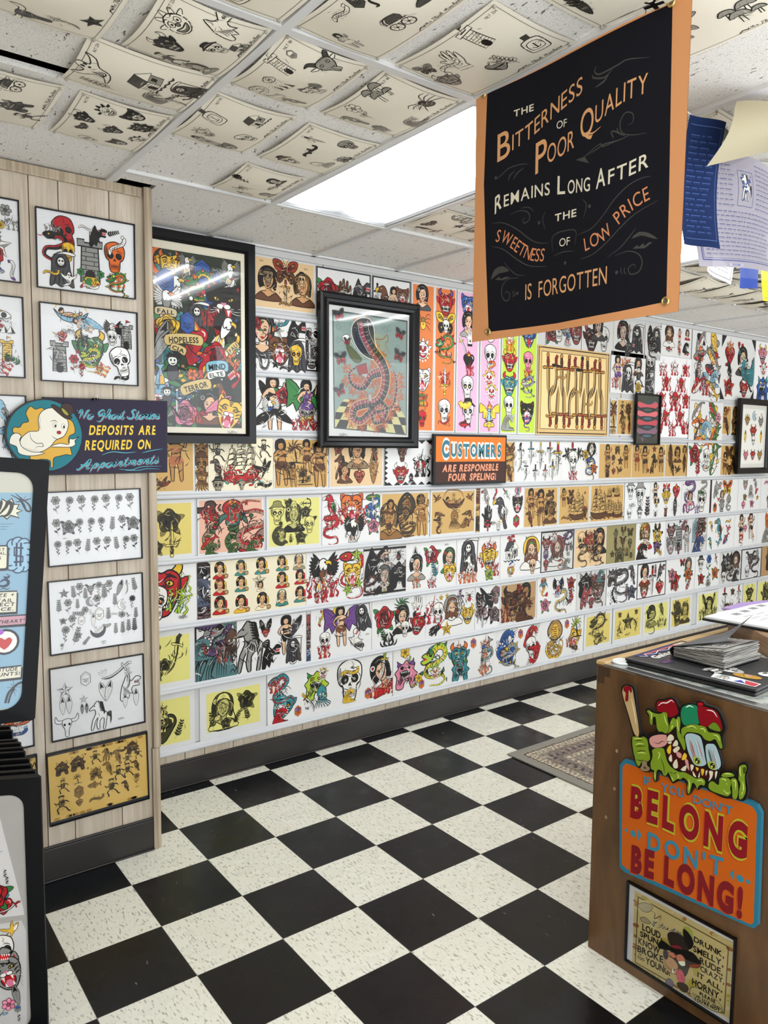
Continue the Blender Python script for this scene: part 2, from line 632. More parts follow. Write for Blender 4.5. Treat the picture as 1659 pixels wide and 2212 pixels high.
@motif
def lady():
    B([(-.55, -.3), (-.65, .3), (-.4, .85), (.1, .98), (.5, .75), (.6, .3), (.5, -.4), (.2, -.2), (-.3, -.2)], 'B', .04)
    for k in range(5):
        L([(-.5 + k * .08, .75), (-.6 + k * .04, .2), (-.5 + k * .06, -.3)], .035)
        L([(.2 + k * .06, .85), (.5 + k * .03, .3), (.42 + k * .02, -.3)], .035)
    B([(-.75, -.95), (-.5, -.55), (-.14, -.45), (-.14, -.2), (.2, -.2), (.2, -.45), (.55, -.55), (.8, -.95)], 's', .045)
    B([(-.8, -1), (-.6, -.62), (-.35, -.6), (0, -.82), (.38, -.6), (.62, -.62), (.85, -1)], 'a', .045)
    B([(-.34, .3), (-.28, -.1), (0, -.35), (.28, -.1), (.36, .3), (.2, .62), (-.2, .62)], 's', .045)
    F([(-.4, .35), (-.3, .8), (.1, .9), (.42, .6), (.38, .3), (.2, .58), (-.1, .55), (-.3, .3)], 'B')
    L([(-.36, .4), (-.1, .72), (.3, .7)], .03)
    L([(-.2, .75), (.1, .8), (.38, .5)], .03, 'e')
    for s in (-1, 1):
        E(s * .15, .17, .07, .045, 'w', .03)
        E(s * .15, .17, .03, .04, 'b')
        L([(s * .06, .29), (s * .16, .32), (s * .27, .26)], .035)
        E(s * .22, -.02, .06, .05, 'm')
    L([(.02, .14), (.05, -.02), (-.02, -.04)], .025)
    F([(-.1, -.15), (0, -.11), (.1, -.15), (0, -.22)], 'r')
    L([(.3, .85), (.52, .4), (.48, -.2)], .05, 'd')
    E(-.42, .55, .16, .16, 'c', .04)
    E(-.42, .55, .07, .07, 'a', .03)


@motif
def nun():
    B([(-.7, -1), (-.62, -.2), (-.45, .6), (0, 1), (.45, .6), (.62, -.2), (.75, -1)], 'w', .05)
    MOTIF['lady']()
    B([(-.42, .45), (-.2, .9), (.25, .9), (.46, .45), (.2, .62), (-.2, .62)], 'w', .04)
    BP(rp([(-.1, -.03), (-.03, -.03), (-.03, -.1), (.03, -.1), (.03, -.03), (.1, -.03), (.1, .03), (.03, .03), (.03, .1), (-.03, .1), (-.03, .03), (-.1, .03)], 0, 1, .02, .77), 'a', .02)


@motif
def pinup():
    B([(-.08, .95), (-.26, .85), (-.3, .6), (-.2, .45), (.15, .48), (.22, .7), (.12, .92)], 'k', .03)
    B([(-.1, .5), (-.3, .42), (-.48, .15), (-.3, -.02), (-.26, .02), (-.36, .15), (-.2, .26), (-.17, .05), (-.28, -.2), (-.24, -.55), (-.2, -.95), (-.08, -1), (-.06, -.55), (.02, -.25), (.12, -.55), (.18, -1), (.3, -.97), (.3, -.5), (.3, -.15), (.2, .05), (.22, .25), (.34, .4), (.4, .68), (.47, .66), (.44, .35), (.28, .42), (.1, .5)], 's', .035, 2)
    F([(-.2, .34), (-.18, .16), (.02, .22), (.2, .16), (.22, .34), (.02, .28)], 'a')
    F([(-.22, -.02), (-.3, -.25), (-.05, -.38), (.05, -.26), (.15, -.36), (.32, -.2), (.2, -.0)], 'a')
    E(-.02, .66, .14, .17, 's', .03)
    F([(-.18, .72), (-.1, .88), (.1, .86), (.14, .7), (0, .78)], 'k')
    E(-.06, .66, .02, .02, 'k')
    E(.06, .66, .02, .02, 'k')
    E(0, .56, .04, .02, 'r')
    L([(-.22, -.4), (-.2, -.9)], .05, 'A')


@motif
def moth():
    for s in (-1, 1):
        B([(s * .08, .2), (s * .35, .75), (s * .95, .8), (s * .9, .35), (s * .6, .05), (s * .1, 0)], 'a', .05)
        B([(s * .08, .02), (s * .6, .02), (s * .72, -.35), (s * .5, -.75), (s * .2, -.5)], 'b', .05)
        E(s * .58, .5, .14, .12, 'c', .04)
        E(s * .42, -.3, .1, .1, 'c', .04)
        for k in range(4):
            L([(s * .15, .15 + .03 * k), (s * .5, .3 + .1 * k), (s * .85, .4 + .1 * k)], .05)
            L([(s * .15, -.05 - .04 * k), (s * .4, -.2 - .1 * k), (s * .55, -.35 - .1 * k)], .04)
        L([(s * .04, .4), (s * .15, .75), (s * .35, .9)], .03)
    B([(0, .45), (-.1, .25), (-.08, -.4), (0, -.65), (.08, -.4), (.1, .25)], 'A', .04)
    for k in range(4):
        L([(-.08, .1 - k * .15), (.08, .1 - k * .15)], .03, 'k', 0, 1)


@motif
def ship():
    B([(-.75, -.45), (-.5, -.8), (.45, -.8), (.75, -.35), (.4, -.52), (-.4, -.55)], 'a', .05, 2)
    for x, h, w in ((-.38, .55, .24), (0, .9, .3), (.38, .6, .24)):
        L([(x, -.5), (x, h + .08)], .035, 'k', 0, 1)
        for k in range(4):
            y, q = -.38 + (h + .3) * k / 4, w * (1 - .17 * k)
            B([(x - q, y), (x - q * .8, y + .2), (x + q * .8, y + .2), (x + q, y), (x, y + .06)], 'w', .03, 2)
            F([(x + q * .2, y + .05), (x + q * .2, y + .18), (x + q * .7, y + .17), (x + q * .9, y + .02)], 'e', 2)
    L([(.6, -.4), (.95, -.15)], .04)
    L([(.95, -.15), (.4, .6)], .02, 'k', 0)
    L([(-.75, -.4), (-.4, .6)], .02, 'k', 0)
    for k in range(5):
        L([(-.9 + k * .36, -.82), (-.75 + k * .36, -.72), (-.6 + k * .36, -.86), (-.5 + k * .36, -.8)], .08, 'b')


@motif
def demon():
    for s in (-1, 1):
        B([(s * .25, .5), (s * .5, .75), (s * .45, 1), (s * .75, .75), (s * .6, .4)], 'c', .05)
        B([(s * .6, .2), (s * .95, .35), (s * .8, -.1), (s * .6, -.1)], 'a', .04)
    B([(-.62, .4), (-.3, .62), (0, .52), (.3, .62), (.62, .4), (.66, -.1), (.45, -.6), (.2, -.95), (-.2, -.95), (-.45, -.6), (-.66, -.1)], 'a', .06)
    for s in (-1, 1):
        F([(s * .6, .3), (s * .5, -.3), (s * .3, -.75), (s * .62, -.15)], 'A')
        E(s * .28, .16, .14, .1, 'y', .05, s * -.3)
        E(s * .26, .15, .05, .05, 'k')
        L([(s * .08, .3), (s * .3, .42), (s * .56, .3)], .1)
        L([(s * .1, -.12), (s * .3, -.1), (s * .45, -.35)], .06)
        L([(s * .1, .55), (s * .2, .46), (s * .35, .52)], .05)
    B([(-.16, -.05), (0, .1), (.16, -.05), (.1, -.16), (-.1, -.16)], 'a', .04)
    B([(-.4, -.35), (0, -.27), (.4, -.35), (.3, -.65), (0, -.75), (-.3, -.65)], 'k', .04)
    for i in range(-3, 4):
        P([(i * .1 - .04, -.31), (i * .1 + .04, -.31), (i * .1, -.46 - (.14 if abs(i) == 2 else 0))], 'w')
        P([(i * .08 - .035, -.68), (i * .08 + .035, -.68), (i * .08, -.56)], 'w')


@motif
def fish():
    B([(-.95, .1), (-.6, .3), (0, .38), (.5, .15), (.75, .1), (.98, .4), (.92, 0), (.98, -.35), (.7, -.06), (.3, -.2), (-.3, -.3), (-.75, -.16)], 'a', .05)
    F([(-.85, .02), (-.3, .02), (.4, 0), (.2, -.18), (-.3, -.27), (-.7, -.14)], 'c')
    B([(-.2, .34), (.1, .62), (.3, .28)], 'b', .04)
    B([(-.1, -.26), (.05, -.5), (.2, -.22)], 'b', .04)
    L([(-.6, .25), (-.5, .02), (-.58, -.2)], .05)
    E(-.74, .12, .05, .05, 'y', .03)
    for i in range(7):
        E(-.35 + .13 * i, .18 - .008 * i * i, .035, .03, 'k')
    L([(-.5, .06), (.1, .06), (.7, .04)], .05, 'r')


@motif
def bird():
    B([(-.5, .85), (-.2, .98), (.05, .8), (.2, .4), (.35, 0), (.3, -.5), (.45, -.95), (.2, -.98), (.05, -.5), (-.2, -.3), (-.35, .1), (-.3, .5), (-.62, .55), (-.72, .75)], 'a', .05)
    B([(-.5, .82), (-.78, .75), (-.78, .5), (-.6, .6)], 'c', .04)
    B([(.1, .4), (.35, .1), (.34, -.5), (.1, -.2), (-.1, .1)], 'b', .04)
    for k in range(4):
        L([(.08, .3 - k * .1), (.22, .05 - k * .13), (.28, -.2 - k * .1)], .05)
    E(-.32, .78, .06, .06, 'w', .03)
    E(-.32, .78, .025, .025, 'k')
    for x in (-.15, .02):
        L([(x, -.3), (x - .03, -.58), (x - .16, -.62)], .05, 'c')


@motif
def horse():
    B([(-.15, .95), (-.35, .7), (-.62, .5), (-.6, .38), (-.3, .42), (-.25, .1), (-.45, -.3), (-.55, -.9), (-.42, -.92), (-.28, -.4), (-.1, -.15), (-.2, -.6), (-.12, -.95), (0, -.92), (.02, -.4), (.25, -.2), (.3, -.5), (.22, -.95), (.36, -.95), (.45, -.4), (.5, .05), (.3, .25), (.1, .5), (.05, .85)], 'a', .05, 2)
    for k in range(7):
        L([(-.08 + k * .02, .9 - k * .1), (.2 + k * .02, .82 - k * .1), (.12 + k * .03, .6 - k * .1)], .1)
    L([(-.12, .95), (-.1, 1.15)], .05, 'c')
    for k in range(5):
        L([(.48, .05 - k * .03), (.75, .1 - k * .1), (.7, -.4 - k * .08)], .07)
    E(-.3, .65, .04, .04, 'k')
    for k in range(7):
        L([(-.2 + k * .1, .25 - k * .06), (-.1 + k * .09, .05 - k * .05), (-.17 + k * .1, -.12 - k * .03)], .06, 'b')
        L([(-.45 + .15 * k, -.45), (-.37 + .15 * k, -.6)], .05, 'b')


@motif
def wave():
    B([(-.95, -.9), (-.9, -.2), (-.55, .5), (0, .8), (.6, .6), (.7, .2), (.45, 0), (.3, .25), (.1, .3), (0, 0), (.2, -.5), (.95, -.9)], 'a', .05)
    for k in range(5):
        L([(-.8 + k * .12, -.85), (-.72 + k * .12, -.1), (-.35 + k * .1, .45 - k * .05), (.1 + k * .06, .62 - k * .06)], .05)
    for x, y in ((.6, .66), (.75, .45), (.7, .2), (.5, -.03), (.3, .78), (.9, .7)):
        E(x, y, .1, .1, 'w', .035)
    for k in range(4):
        L([(-.1 + k * .2, -.8), (.05 + k * .2, -.6), (.2 + k * .2, -.8)], .05)


@motif
def spider():
    for s in (-1, 1):
        for a, m in ((1.2, .9), (.5, .6), (-.2, .2), (-.9, -.4)):
            L([(s * .12, .05 + .1 * a), (s * .5, .1 + .5 * a), (s * .85, m - .35)], .06)
    E(0, -.25, .3, .38, 'a', .05)
    E(0, .2, .2, .2, 'A', .05)
    P([(-.1, -.1), (.1, -.1), (0, -.3), (.1, -.45), (-.1, -.45), (0, -.3)], 'r')


@motif
def scorpion():
    for i in range(7):
        a = i * .42
        E(.3 - .45 * sin(a) + .2, -.75 + i * .22, .17 - i * .012, .13, 'a', .04)
    L([(.5, .6), (.2, .95), (-.1, .8)], .1)
    for s in (-1, 1):
        L([(.4, -.8), (.4 + s * .4, -.7), (.4 + s * .4, -.95)], .06)
        B([(.3 + s * .45, -.9), (.3 + s * .6, -.75), (.3 + s * .5, -.98)], 'a', .04)
        for k in range(3):
            L([(.3, -.5 + .2 * k), (.3 + s * .4, -.42 + .2 * k), (.3 + s * .5, -.62 + .2 * k)], .05)


@motif
def star():
    BP([(sin(k * pi / 5) * (.95 if k % 2 == 0 else .4), cos(k * pi / 5) * (.95 if k % 2 == 0 else .4)) for k in range(10)], 'a', .06)
    for k in range(5):
        P([(0, 0), (sin(k * 2 * pi / 5) * .85, cos(k * 2 * pi / 5) * .85), (sin(k * 2 * pi / 5 + pi / 5) * .36, cos(k * 2 * pi / 5 + pi / 5) * .36)], 'A')


@motif
def sprig():
    L([(-.1, -1), (.05, -.3), (0, .4), (.1, .95)], .05, 'k', 1)
    for k in range(6):
        for s in (-1, 1):
            leafs(.02, -.6 + k * .26, pi / 2 - s * .9, .42 - k * .03, 'a', .22)


@motif
def flower():
    L([(.05, -1), (-.05, -.4), (0, .3)], .045)
    leafs(-.02, -.6, 2.4, .45, 'b', .2)
    leafs(0, -.35, .7, .45, 'b', .2)
    for k in range(6):
        a = k * pi / 3
        E(.3 * cos(a), .55 + .3 * sin(a), .2, .17, 'a', .04, a, 10)
    E(0, .55, .14, .14, 'A', .04)


@motif
def daisy():
    L([(-.15, -1), (0, -.2), (.05, .2)], .04)
    for k in range(4):
        leafs(-.06, -.75 + k * .2, 2.2 if k % 2 else .8, .3, 'b', .16)
    for k in range(11):
        a = k * 2 * pi / 11
        leafs(.05 + .1 * cos(a), .5 + .1 * sin(a), a, .36, 'a', .22)
    E(.05, .5, .13, .13, 'A', .04)


@motif
def anchor():
    L([(0, .6), (0, -.85)], .17, 'k', 0, 1)
    L([(-.7, -.35), (-.55, -.75), (0, -.92), (.55, -.75), (.7, -.35)], .17, 'k', 0)
    L([(-.35, .4), (.35, .4)], .15, 'k', 0, 1)
    BP(ell(0, .75, .17, .17), 'w', .09)
    for s in (-1, 1):
        P([(s * .5, -.4), (s * .9, -.4), (s * .72, -.12)], 'k')
    L([(0, .55), (0, -.75)], .05, 'a', 1, 1)


@motif
def palm():
    L([(.15, -.9), (.05, -.3), (-.05, .3)], .16)
    for a in (.1, .6, 1.3, 1.9, 2.6, 3.2, -.4, 3.6):
        B(rp([(0, 0), (.35, .14), (.75, -.12), (.4, .02)], a, 1, -.05, .35), 'a', .03)
    L([(-.8, -.9), (-.3, -.82), (.4, -.86), (.85, -.92)], .12)


@motif
def hand():
    B([(-.35, -.95), (-.4, -.2), (-.72, .15), (-.62, .28), (-.38, .12), (-.36, .75), (-.22, .78), (-.18, .2), (-.12, .92), (.02, .94), (.06, .2), (.16, .85), (.3, .84), (.28, .15), (.4, .6), (.52, .58), (.5, -.1), (.32, -.5), (.3, -.95)], 'a', .05, 2)
    for x in (-.18, .05, .28):
        L([(x, .2), (x + .02, 0)], .04, 'k', 1, 1)
    L([(-.3, -.1), (0, -.25), (.3, -.15)], .05)
    E(0, -.4, .14, .1, 'c', .04)
    BP([(-.42, -1), (-.42, -.75), (.38, -.75), (.38, -1)], 'b', .04)


@motif
def scroll():
    B([(-.9, -.1), (-.5, .12), (0, .02), (.5, -.08), (.9, .14), (.92, -.14), (.5, -.36), (0, -.26), (-.5, -.16), (-.92, -.38)], 'c', .05)
    for s in (-1, 1):
        B([(s * .9, .1 * s), (s * .98, .3 * s), (s * .7, .26 * s), (s * .72, .1)], 'a', .04, 2)
    L([(-.7, -.12), (-.6, -.02), (-.5, -.12), (-.4, 0), (-.3, -.14), (-.2, -.04), (-.05, -.16), (.1, -.08), (.2, -.2), (.35, -.12), (.5, -.24), (.65, -.1)], .05)


@motif
def sig():
    r = random.Random(5)
    L([(-.95 + i * .1, (-.25 if i % 2 else .2) * r.uniform(.3, 1.6)) for i in range(20)], .05, 'k', 3)
    L([(-.5, -.35), (.2, -.28), (.9, -.38)], .04)


@motif
def tribal():
    for s in (-1, 1):
        L([(s * .05, -.6), (s * .5, -.3), (s * .4, .2), (s * .9, .5)], .24, 'a', 3)
        L([(s * .1, -.2), (s * .35, .2), (s * .1, .7)], .2, 'a', 3)
        L([(s * .4, -.6), (s * .8, -.4), (s * .95, 0)], .15, 'a', 3)
    L([(0, -.95), (.05, -.4), (0, .3)], .2, 'a', 3)


@motif
def moon():
    B([(.3, .9), (-.35, .75), (-.75, .1), (-.5, -.6), (.15, -.9), (.55, -.75), (.05, -.55), (-.25, 0), (-.1, .55)], 'a', .05)
    for k in range(4):
        leafs(-.1 + k * .15, .1 - .2 * k, .9 - k * .3, .35, 'b')
    E(.5, .3, .12, .12, 'c', .04)


@motif
def eye():
    B([(-.5, .3), (0, .65), (.5, .3), (0, .05)], 'w', .05)
    E(0, .34, .18, .2, 'a', .04)
    E(0, .34, .08, .08, 'k')
    for k in range(9):
        a = -2.7 + k * .28
        L([(.5 * cos(a), .1 + .4 * sin(a)), (.95 * cos(a), .1 + .95 * sin(a))], .03, 'k', 1, 1)
    for x in (-.45, 0, .45):
        BP([(x - .3, -.95), (x, -.4), (x + .3, -.95)], 'w', .04)
        P([(x, -.42), (x + .28, -.94), (x + .05, -.94)], 'k')


@motif
def bottle():
    B([(-.16, .5), (-.5, .3), (-.55, -.6), (-.4, -.9), (.4, -.9), (.55, -.6), (.5, .3), (.16, .5)], 'w', .06)
    BP([(-.16, .5), (-.18, .9), (.18, .9), (.16, .5)], 'd', .05)
    for k in range(8):
        L([(-.5 + k * .03, .25 - k * .12), (-.38 + k * .03, .2 - k * .12)], .05)
    B([(-.3, .15), (.3, .15), (.35, -.6), (-.35, -.6)], 'c', .05)
    L([(0, .05), (0, -.5)], .07, 'k', 0, 1)
    L([(-.22, -.3), (-.12, -.48), (.12, -.48), (.22, -.3)], .06)


@motif
def house():
    BP([(-.6, -.5), (-.6, .15), (.1, .15), (.1, -.5)], 'w', .05)
    BP([(.1, -.5), (.1, .15), (.65, .3), (.65, -.35)], 'e', .05)
    BP([(-.75, .1), (-.45, .75), (.3, .8), (.15, .12)], 'd', .05)
    BP([(.3, .8), (.12, .12), (.78, .28)], 'w', .05)
    for k in range(5):
        L([(-.6, -.4 + k * .12), (.1, -.4 + k * .12)], .02, 'k', 0, 1)
    B([(-.35, -.5), (-.35, -.15), (-.15, -.15), (-.15, -.5)], 'k', .03)
    BP([(.28, -.2), (.28, .05), (.5, .1), (.5, -.14)], 'k', .03)
    for k in range(5):
        L([(-.85 + k * .35, -.6), (-.6 + k * .35, -.72), (-.45 + k * .35, -.62)], .09)


@motif
def ghost():
    B([(-.1, .9), (.2, .85), (.3, .4), (.75, .6), (.95, .85), (.85, .35), (.35, 0), (.2, -.5), (-.3, -.75), (-.9, -.8), (-.35, -.5), (-.3, -.1), (-.8, .3), (-.95, .75), (-.6, .5), (-.3, .45)], 'w', .06)
    E(-.05, .58, .08, .11, 'k')
    E(.15, .56, .07, .1, 'k')
    E(.06, .32, .09, .07, 'k')
    for k in range(3):
        L([(-.25 + k * .15, .1 - k * .08), (-.15 + k * .12, -.2 - k * .1), (-.3, -.45)], .08)


@motif
def cart():
    for k in range(4):
        B([(-.75 + k * .08, .1 - k * .02), (-.6 + k * .1, .6), (.1 + k * .08, .62), (.3 + k * .03, .1)], 'd' if k % 2 else 'w', .04, 2)
    BP([(-.75, .1), (.6, .05), (.55, -.15), (-.7, -.12)], 'a', .05)
    for x in (-.45, .3):
        BP(ell(x, -.4, .34, .36), 'w', .07)
        for k in range(6):
            L([(x, -.4), (x + .32 * cos(k * 1.05), -.4 + .34 * sin(k * 1.05))], .03, 'k', 0, 1)
        E(x, -.4, .08, .08, 'k')
    L([(.6, 0), (.95, -.25)], .06)


@motif
def bull():
    for s in (-1, 1):
        B([(s * .3, .5), (s * .7, .55), (s * .9, .95), (s * .98, .5), (s * .7, .25), (s * .3, .3)], 'c', .05)
        E(s * .2, .12, .1, .12, 'k', 0)
    B([(-.34, .5), (0, .6), (.34, .5), (.38, .1), (.18, -.3), (.16, -.85), (0, -.98), (-.16, -.85), (-.18, -.3), (-.38, .1)], 'a', .05)
    for s in (-1, 1):
        E(s * .2, .1, .1, .12, 'k')
        L([(s * .06, -.4), (s * .08, -.75)], .06)


@motif
def feather():
    B([(0, -1), (-.25, -.3), (-.28, .4), (0, 1), (.28, .4), (.25, -.3)], 'a', .04)
    L([(0, -1), (0, .9)], .05, 'k', 1, 1)
    for k in range(7):
        for s in (-1, 1):
            L([(0, -.6 + k * .2), (s * .2, -.45 + k * .2)], .03, 'k', 1, 1)
    P([(-.2, .3), (0, .98), (.2, .3), (0, .45)], 'k')


@motif
def clown():
    for a in (.3, .9, 1.5, 2.1, 2.8):
        B(rp([(.5, -.14), (.95, -.05), (1.0, .1), (.5, .14)], a, .95, 0, 0), 'a', .04)
    E(0, -.05, .6, .7, 'w', .06)
    for s in (-1, 1):
        E(s * .25, .12, .15, .2, 'c', .04)
        E(s * .24, .1, .06, .08, 'k')
        L([(s * .1, .42), (s * .28, .5), (s * .44, .38)], .06)
        for k in range(5):
            P(rp([(-.1, 0), (.12, .08), (.1, -.1)], -1.6 + s * k * .45, 1, s * (.62 * sin(k * .45)), -.1 - .75 * cos(k * .45)), 'w')
    E(0, -.08, .12, .12, 'r', .04)
    B([(-.4, -.25), (0, -.32), (.4, -.25), (.2, -.58), (-.2, -.58)], 'r', .05)
    F([(-.3, -.32), (0, -.38), (.3, -.32), (0, -.46)], 'w')


@motif
def candle():
    BP([(-.16, -.6), (-.14, .3), (.14, .3), (.16, -.6)], 'a', .05)
    flame(0, .32, .55, 'o', 'y')
    for s in (-1, 1):
        B([(s * .18, .2), (s * .9, .7), (s * .95, .0), (s * .6, .1), (s * .62, -.35), (s * .2, -.3)], 'c', .05, 2)
        L([(s * .2, .15), (s * .8, .45)], .04)
    B([(-.5, -.95), (-.3, -.6), (.3, -.6), (.5, -.95)], 'b', .05)


@motif
def octopus():
    for k in range(8):
        a = -2.8 + k * .37
        L([(.15 * cos(a), .05), (.5 * cos(a), -.3 + .3 * sin(a)), (.75 * cos(a) + .1, -.55 + .3 * sin(a)), (.6 * cos(a), -.9)], .14, 'k', 2)
        L([(.15 * cos(a), .05), (.5 * cos(a), -.3 + .3 * sin(a)), (.75 * cos(a) + .1, -.55 + .3 * sin(a))], .07, 'a', 2)
    B([(-.3, 0), (-.4, .5), (0, .95), (.4, .5), (.3, 0)], 'a', .05)
    for s in (-1, 1):
        E(s * .15, .2, .08, .1, 'w', .03)


@motif
def bat():
    B([(0, .35), (-.15, .55), (-.2, .3), (-.6, .6), (-.98, .3), (-.75, .1), (-.6, -.2), (-.4, -.05), (-.2, -.35), (0, -.2), (.2, -.35), (.4, -.05), (.6, -.2), (.75, .1), (.98, .3), (.6, .6), (.2, .3), (.15, .55)], 'a', .05, 2)
    E(-.08, .2, .04, .06, 'w')
    E(.08, .2, .04, .06, 'w')
    for s in (-1, 1):
        L([(s * .25, .25), (s * .4, 0)], .04, 'w')
        L([(s * .45, .35), (s * .65, .05)], .04, 'w')


@motif
def batlady():
    for s in (-1, 1):
        B([(s * .15, .2), (s * .5, .75), (s * .98, .95), (s * .9, .3), (s * .95, -.2), (s * .65, 0), (s * .5, -.35), (s * .3, -.05)], 'b', .05, 2)
        L([(s * .2, .2), (s * .9, .85)], .06)
        L([(s * .3, .2), (s * .8, .1)], .05)
    MOTIF['pinup']()


@motif
def shroom():
    for x, y, s in ((-.4, .3, .5), (.25, .45, .55), (-.1, -.1, .6), (.5, -.1, .4)):
        BP([(x - .1 * s, y), (x - .14 * s, y - .9 * s), (x + .14 * s, y - .9 * s), (x + .1 * s, y)], 'w', .04)
        B([(x - .6 * s, y), (x - .4 * s, y + .6 * s), (x, y + .75 * s), (x + .4 * s, y + .6 * s), (x + .6 * s, y), (x, y + .1 * s)], 'a', .05)
        L([(x - .3 * s, y + .15 * s), (x - .2 * s, y + .5 * s)], .06, 'A')
        L([(x + .2 * s, y + .15 * s), (x + .15 * s, y + .5 * s)], .06, 'A')


@motif
def beast():
    B([(-.75, -.9), (-.7, -.2), (-.85, .1), (-.6, .35), (-.55, .7), (-.25, .6), (.05, .85), (.3, .55), (.7, .6), (.6, .2), (.9, -.1), (.65, -.35), (.75, -.9), (.4, -.95), (.25, -.5), (-.1, -.55), (-.25, -.95)], 'a', .06)
    F([(-.5, -.75), (-.45, -.1), (-.1, -.2), (.2, -.15), (.5, -.6), (.2, -.4), (-.2, -.45)], 'A')
    B([(-.45, .1), (-.1, .2), (.3, .1), (.2, -.15), (-.3, -.15)], 'k', .04)
    for i in range(6):
        P([(-.38 + i * .12, .13), (-.3 + i * .12, .15), (-.34 + i * .12, .02)], 'w')
    for x in (-.3, .2):
        E(x, .38, .12, .1, 'c', .05)
        E(x, .37, .04, .05, 'k')
    for k in range(6):
        L([(-.65 + k * .25, -.3), (-.55 + k * .25, -.45), (-.65 + k * .22, -.7)], .07)
    flame(-.5, .5, .4, 'b', None, .4)
    flame(.45, .5, .45, 'b', None, -.4)


@motif
def figure():
    L([(-.1, .3), (-.5, .1), (-.75, .35)], .13)
    L([(.15, .3), (.5, .3), (.8, .05)], .13)
    B([(-.25, .4), (.25, .4), (.22, -.2), (-.2, -.25)], 'd', .05)
    L([(-.1, -.2), (-.45, -.5), (-.3, -.95), (-.5, -.98)], .14)
    L([(.1, -.2), (.45, -.45), (.75, -.9), (.95, -.85)], .14)
    E(0, .65, .25, .25, 'w', .05)
    E(-.08, .68, .04, .06, 'k')
    E(.1, .68, .04, .06, 'k')
    L([(-.1, .54), (.02, .5), (.14, .56)], .05)
    B([(-.3, .8), (-.2, .95), (.22, .95), (.3, .8), (0, .84)], 'k', .04)


@motif
def goat():
    for s in (-1, 1):
        B([(s * .25, .5), (s * .6, .9), (s * .98, .75), (s * .7, .7), (s * .45, .35)], 'd', .05)
        B([(s * .4, .3), (s * .9, .35), (s * .6, .1)], 'w', .05)
    B([(-.45, .45), (0, .62), (.45, .45), (.4, -.1), (.15, -.5), (0, -.95), (-.15, -.5), (-.4, -.1)], 'a', .06)
    for s in (-1, 1):
        E(s * .22, .2, .1, .09, 'w', .05)
        E(s * .22, .2, .04, .06, 'k')
        L([(s * .1, .35), (s * .35, .38)], .07)
        for k in range(4):
            L([(s * .38, .1 - k * .12), (s * .55, .0 - k * .12)], .04)
    L([(-.2, -.25), (0, -.35), (.2, -.25)], .06)
    B([(-.05, -.33), (.1, -.36), (.25, -.7), (.1, -.85)], 'm', .04)


@motif
def ladyphone():
    MOTIF['lady']()
    B([(.5, .45), (.75, .4), (.8, -.3), (.55, -.35), (.62, 0)], 'c', .05)
    B([(.6, -.95), (.6, -.55), (1.0, -.55), (1.0, -.95)], 'u', .05)
    E(.8, -.74, .1, .1, 'w', .04)


@motif
def hatskull():
    MOTIF['skull']()
    B([(-.85, .5), (-.4, .62), (.4, .62), (.85, .5), (.45, .82), (.38, 1.1), (0, 1.2), (-.38, 1.1), (-.45, .82)], 'b', .06)
    L([(-.42, .75), (0, .84), (.42, .75)], .12, 'A')


@motif
def jesus():
    E(0, .35, .75, .75, 'c', .05)
    B([(-.5, .3), (-.3, .85), (.3, .85), (.5, .3), (.6, -.6), (.2, -.4), (-.2, -.4), (-.6, -.6)], 'n', .05)
    B([(-.95, -1), (-.6, -.5), (0, -.7), (.6, -.5), (.95, -1)], 'w', .05)
    B([(-.3, .4), (-.26, -.1), (0, -.5), (.26, -.1), (.3, .4), (0, .65)], 's', .05)
    F([(-.27, .05), (0, -.06), (.27, .05), (.1, -.48), (-.1, -.48)], 'n')
    for s in (-1, 1):
        E(s * .13, .22, .06, .04, 'w', .03)
        E(s * .13, .22, .025, .03, 'k')
        L([(s * .05, .32), (s * .22, .32)], .05)
    L([(0, .2), (.03, .05)], .03)
    E(0, -.1, .07, .03, 'r')
    L([(-.32, .58), (0, .68), (.32, .58)], .09, 'a')


@motif
def reaper():
    B([(-.6, -.95), (-.5, 0), (-.45, .6), (0, .95), (.4, .6), (.5, 0), (.7, -.95), (.3, -.8), (0, -.98), (-.3, -.8)], 'd', .06)
    F([(-.3, .45), (0, .78), (.3, .45), (.2, .1), (-.2, .1)], 'k')
    E(0, .42, .2, .24, 'w', .04)
    E(-.08, .46, .06, .06, 'k')
    E(.09, .46, .06, .06, 'k')
    for k in range(4):
        L([(-.08 + .05 * k, .24), (-.08 + .05 * k, .32)], .025, 'k', 0, 1)
        L([(-.4 + k * .25, 0), (-.3 + k * .2, -.5), (-.45 + k * .3, -.9)], .08)
    L([(.65, -.9), (.72, .95)], .06, 'n', 0, 1)
    B([(.72, .95), (.2, 1.0), (-.4, .75), (.1, .86), (.72, .8)], 'w', .04)


@motif
def badge():
    BP([(-.6, .5), (0, .95), (.6, .5), (.6, -.5), (0, -.95), (-.6, -.5)], 'a', .07)
    BP([(-.45, .4), (0, .7), (.45, .4), (.45, 0), (-.45, 0)], 'b', .04)
    for y in (-.18, -.4):
        L([(-.4, y), (-.2, y + .1), (0, y - .05), (.2, y + .1), (.4, y)], .07)


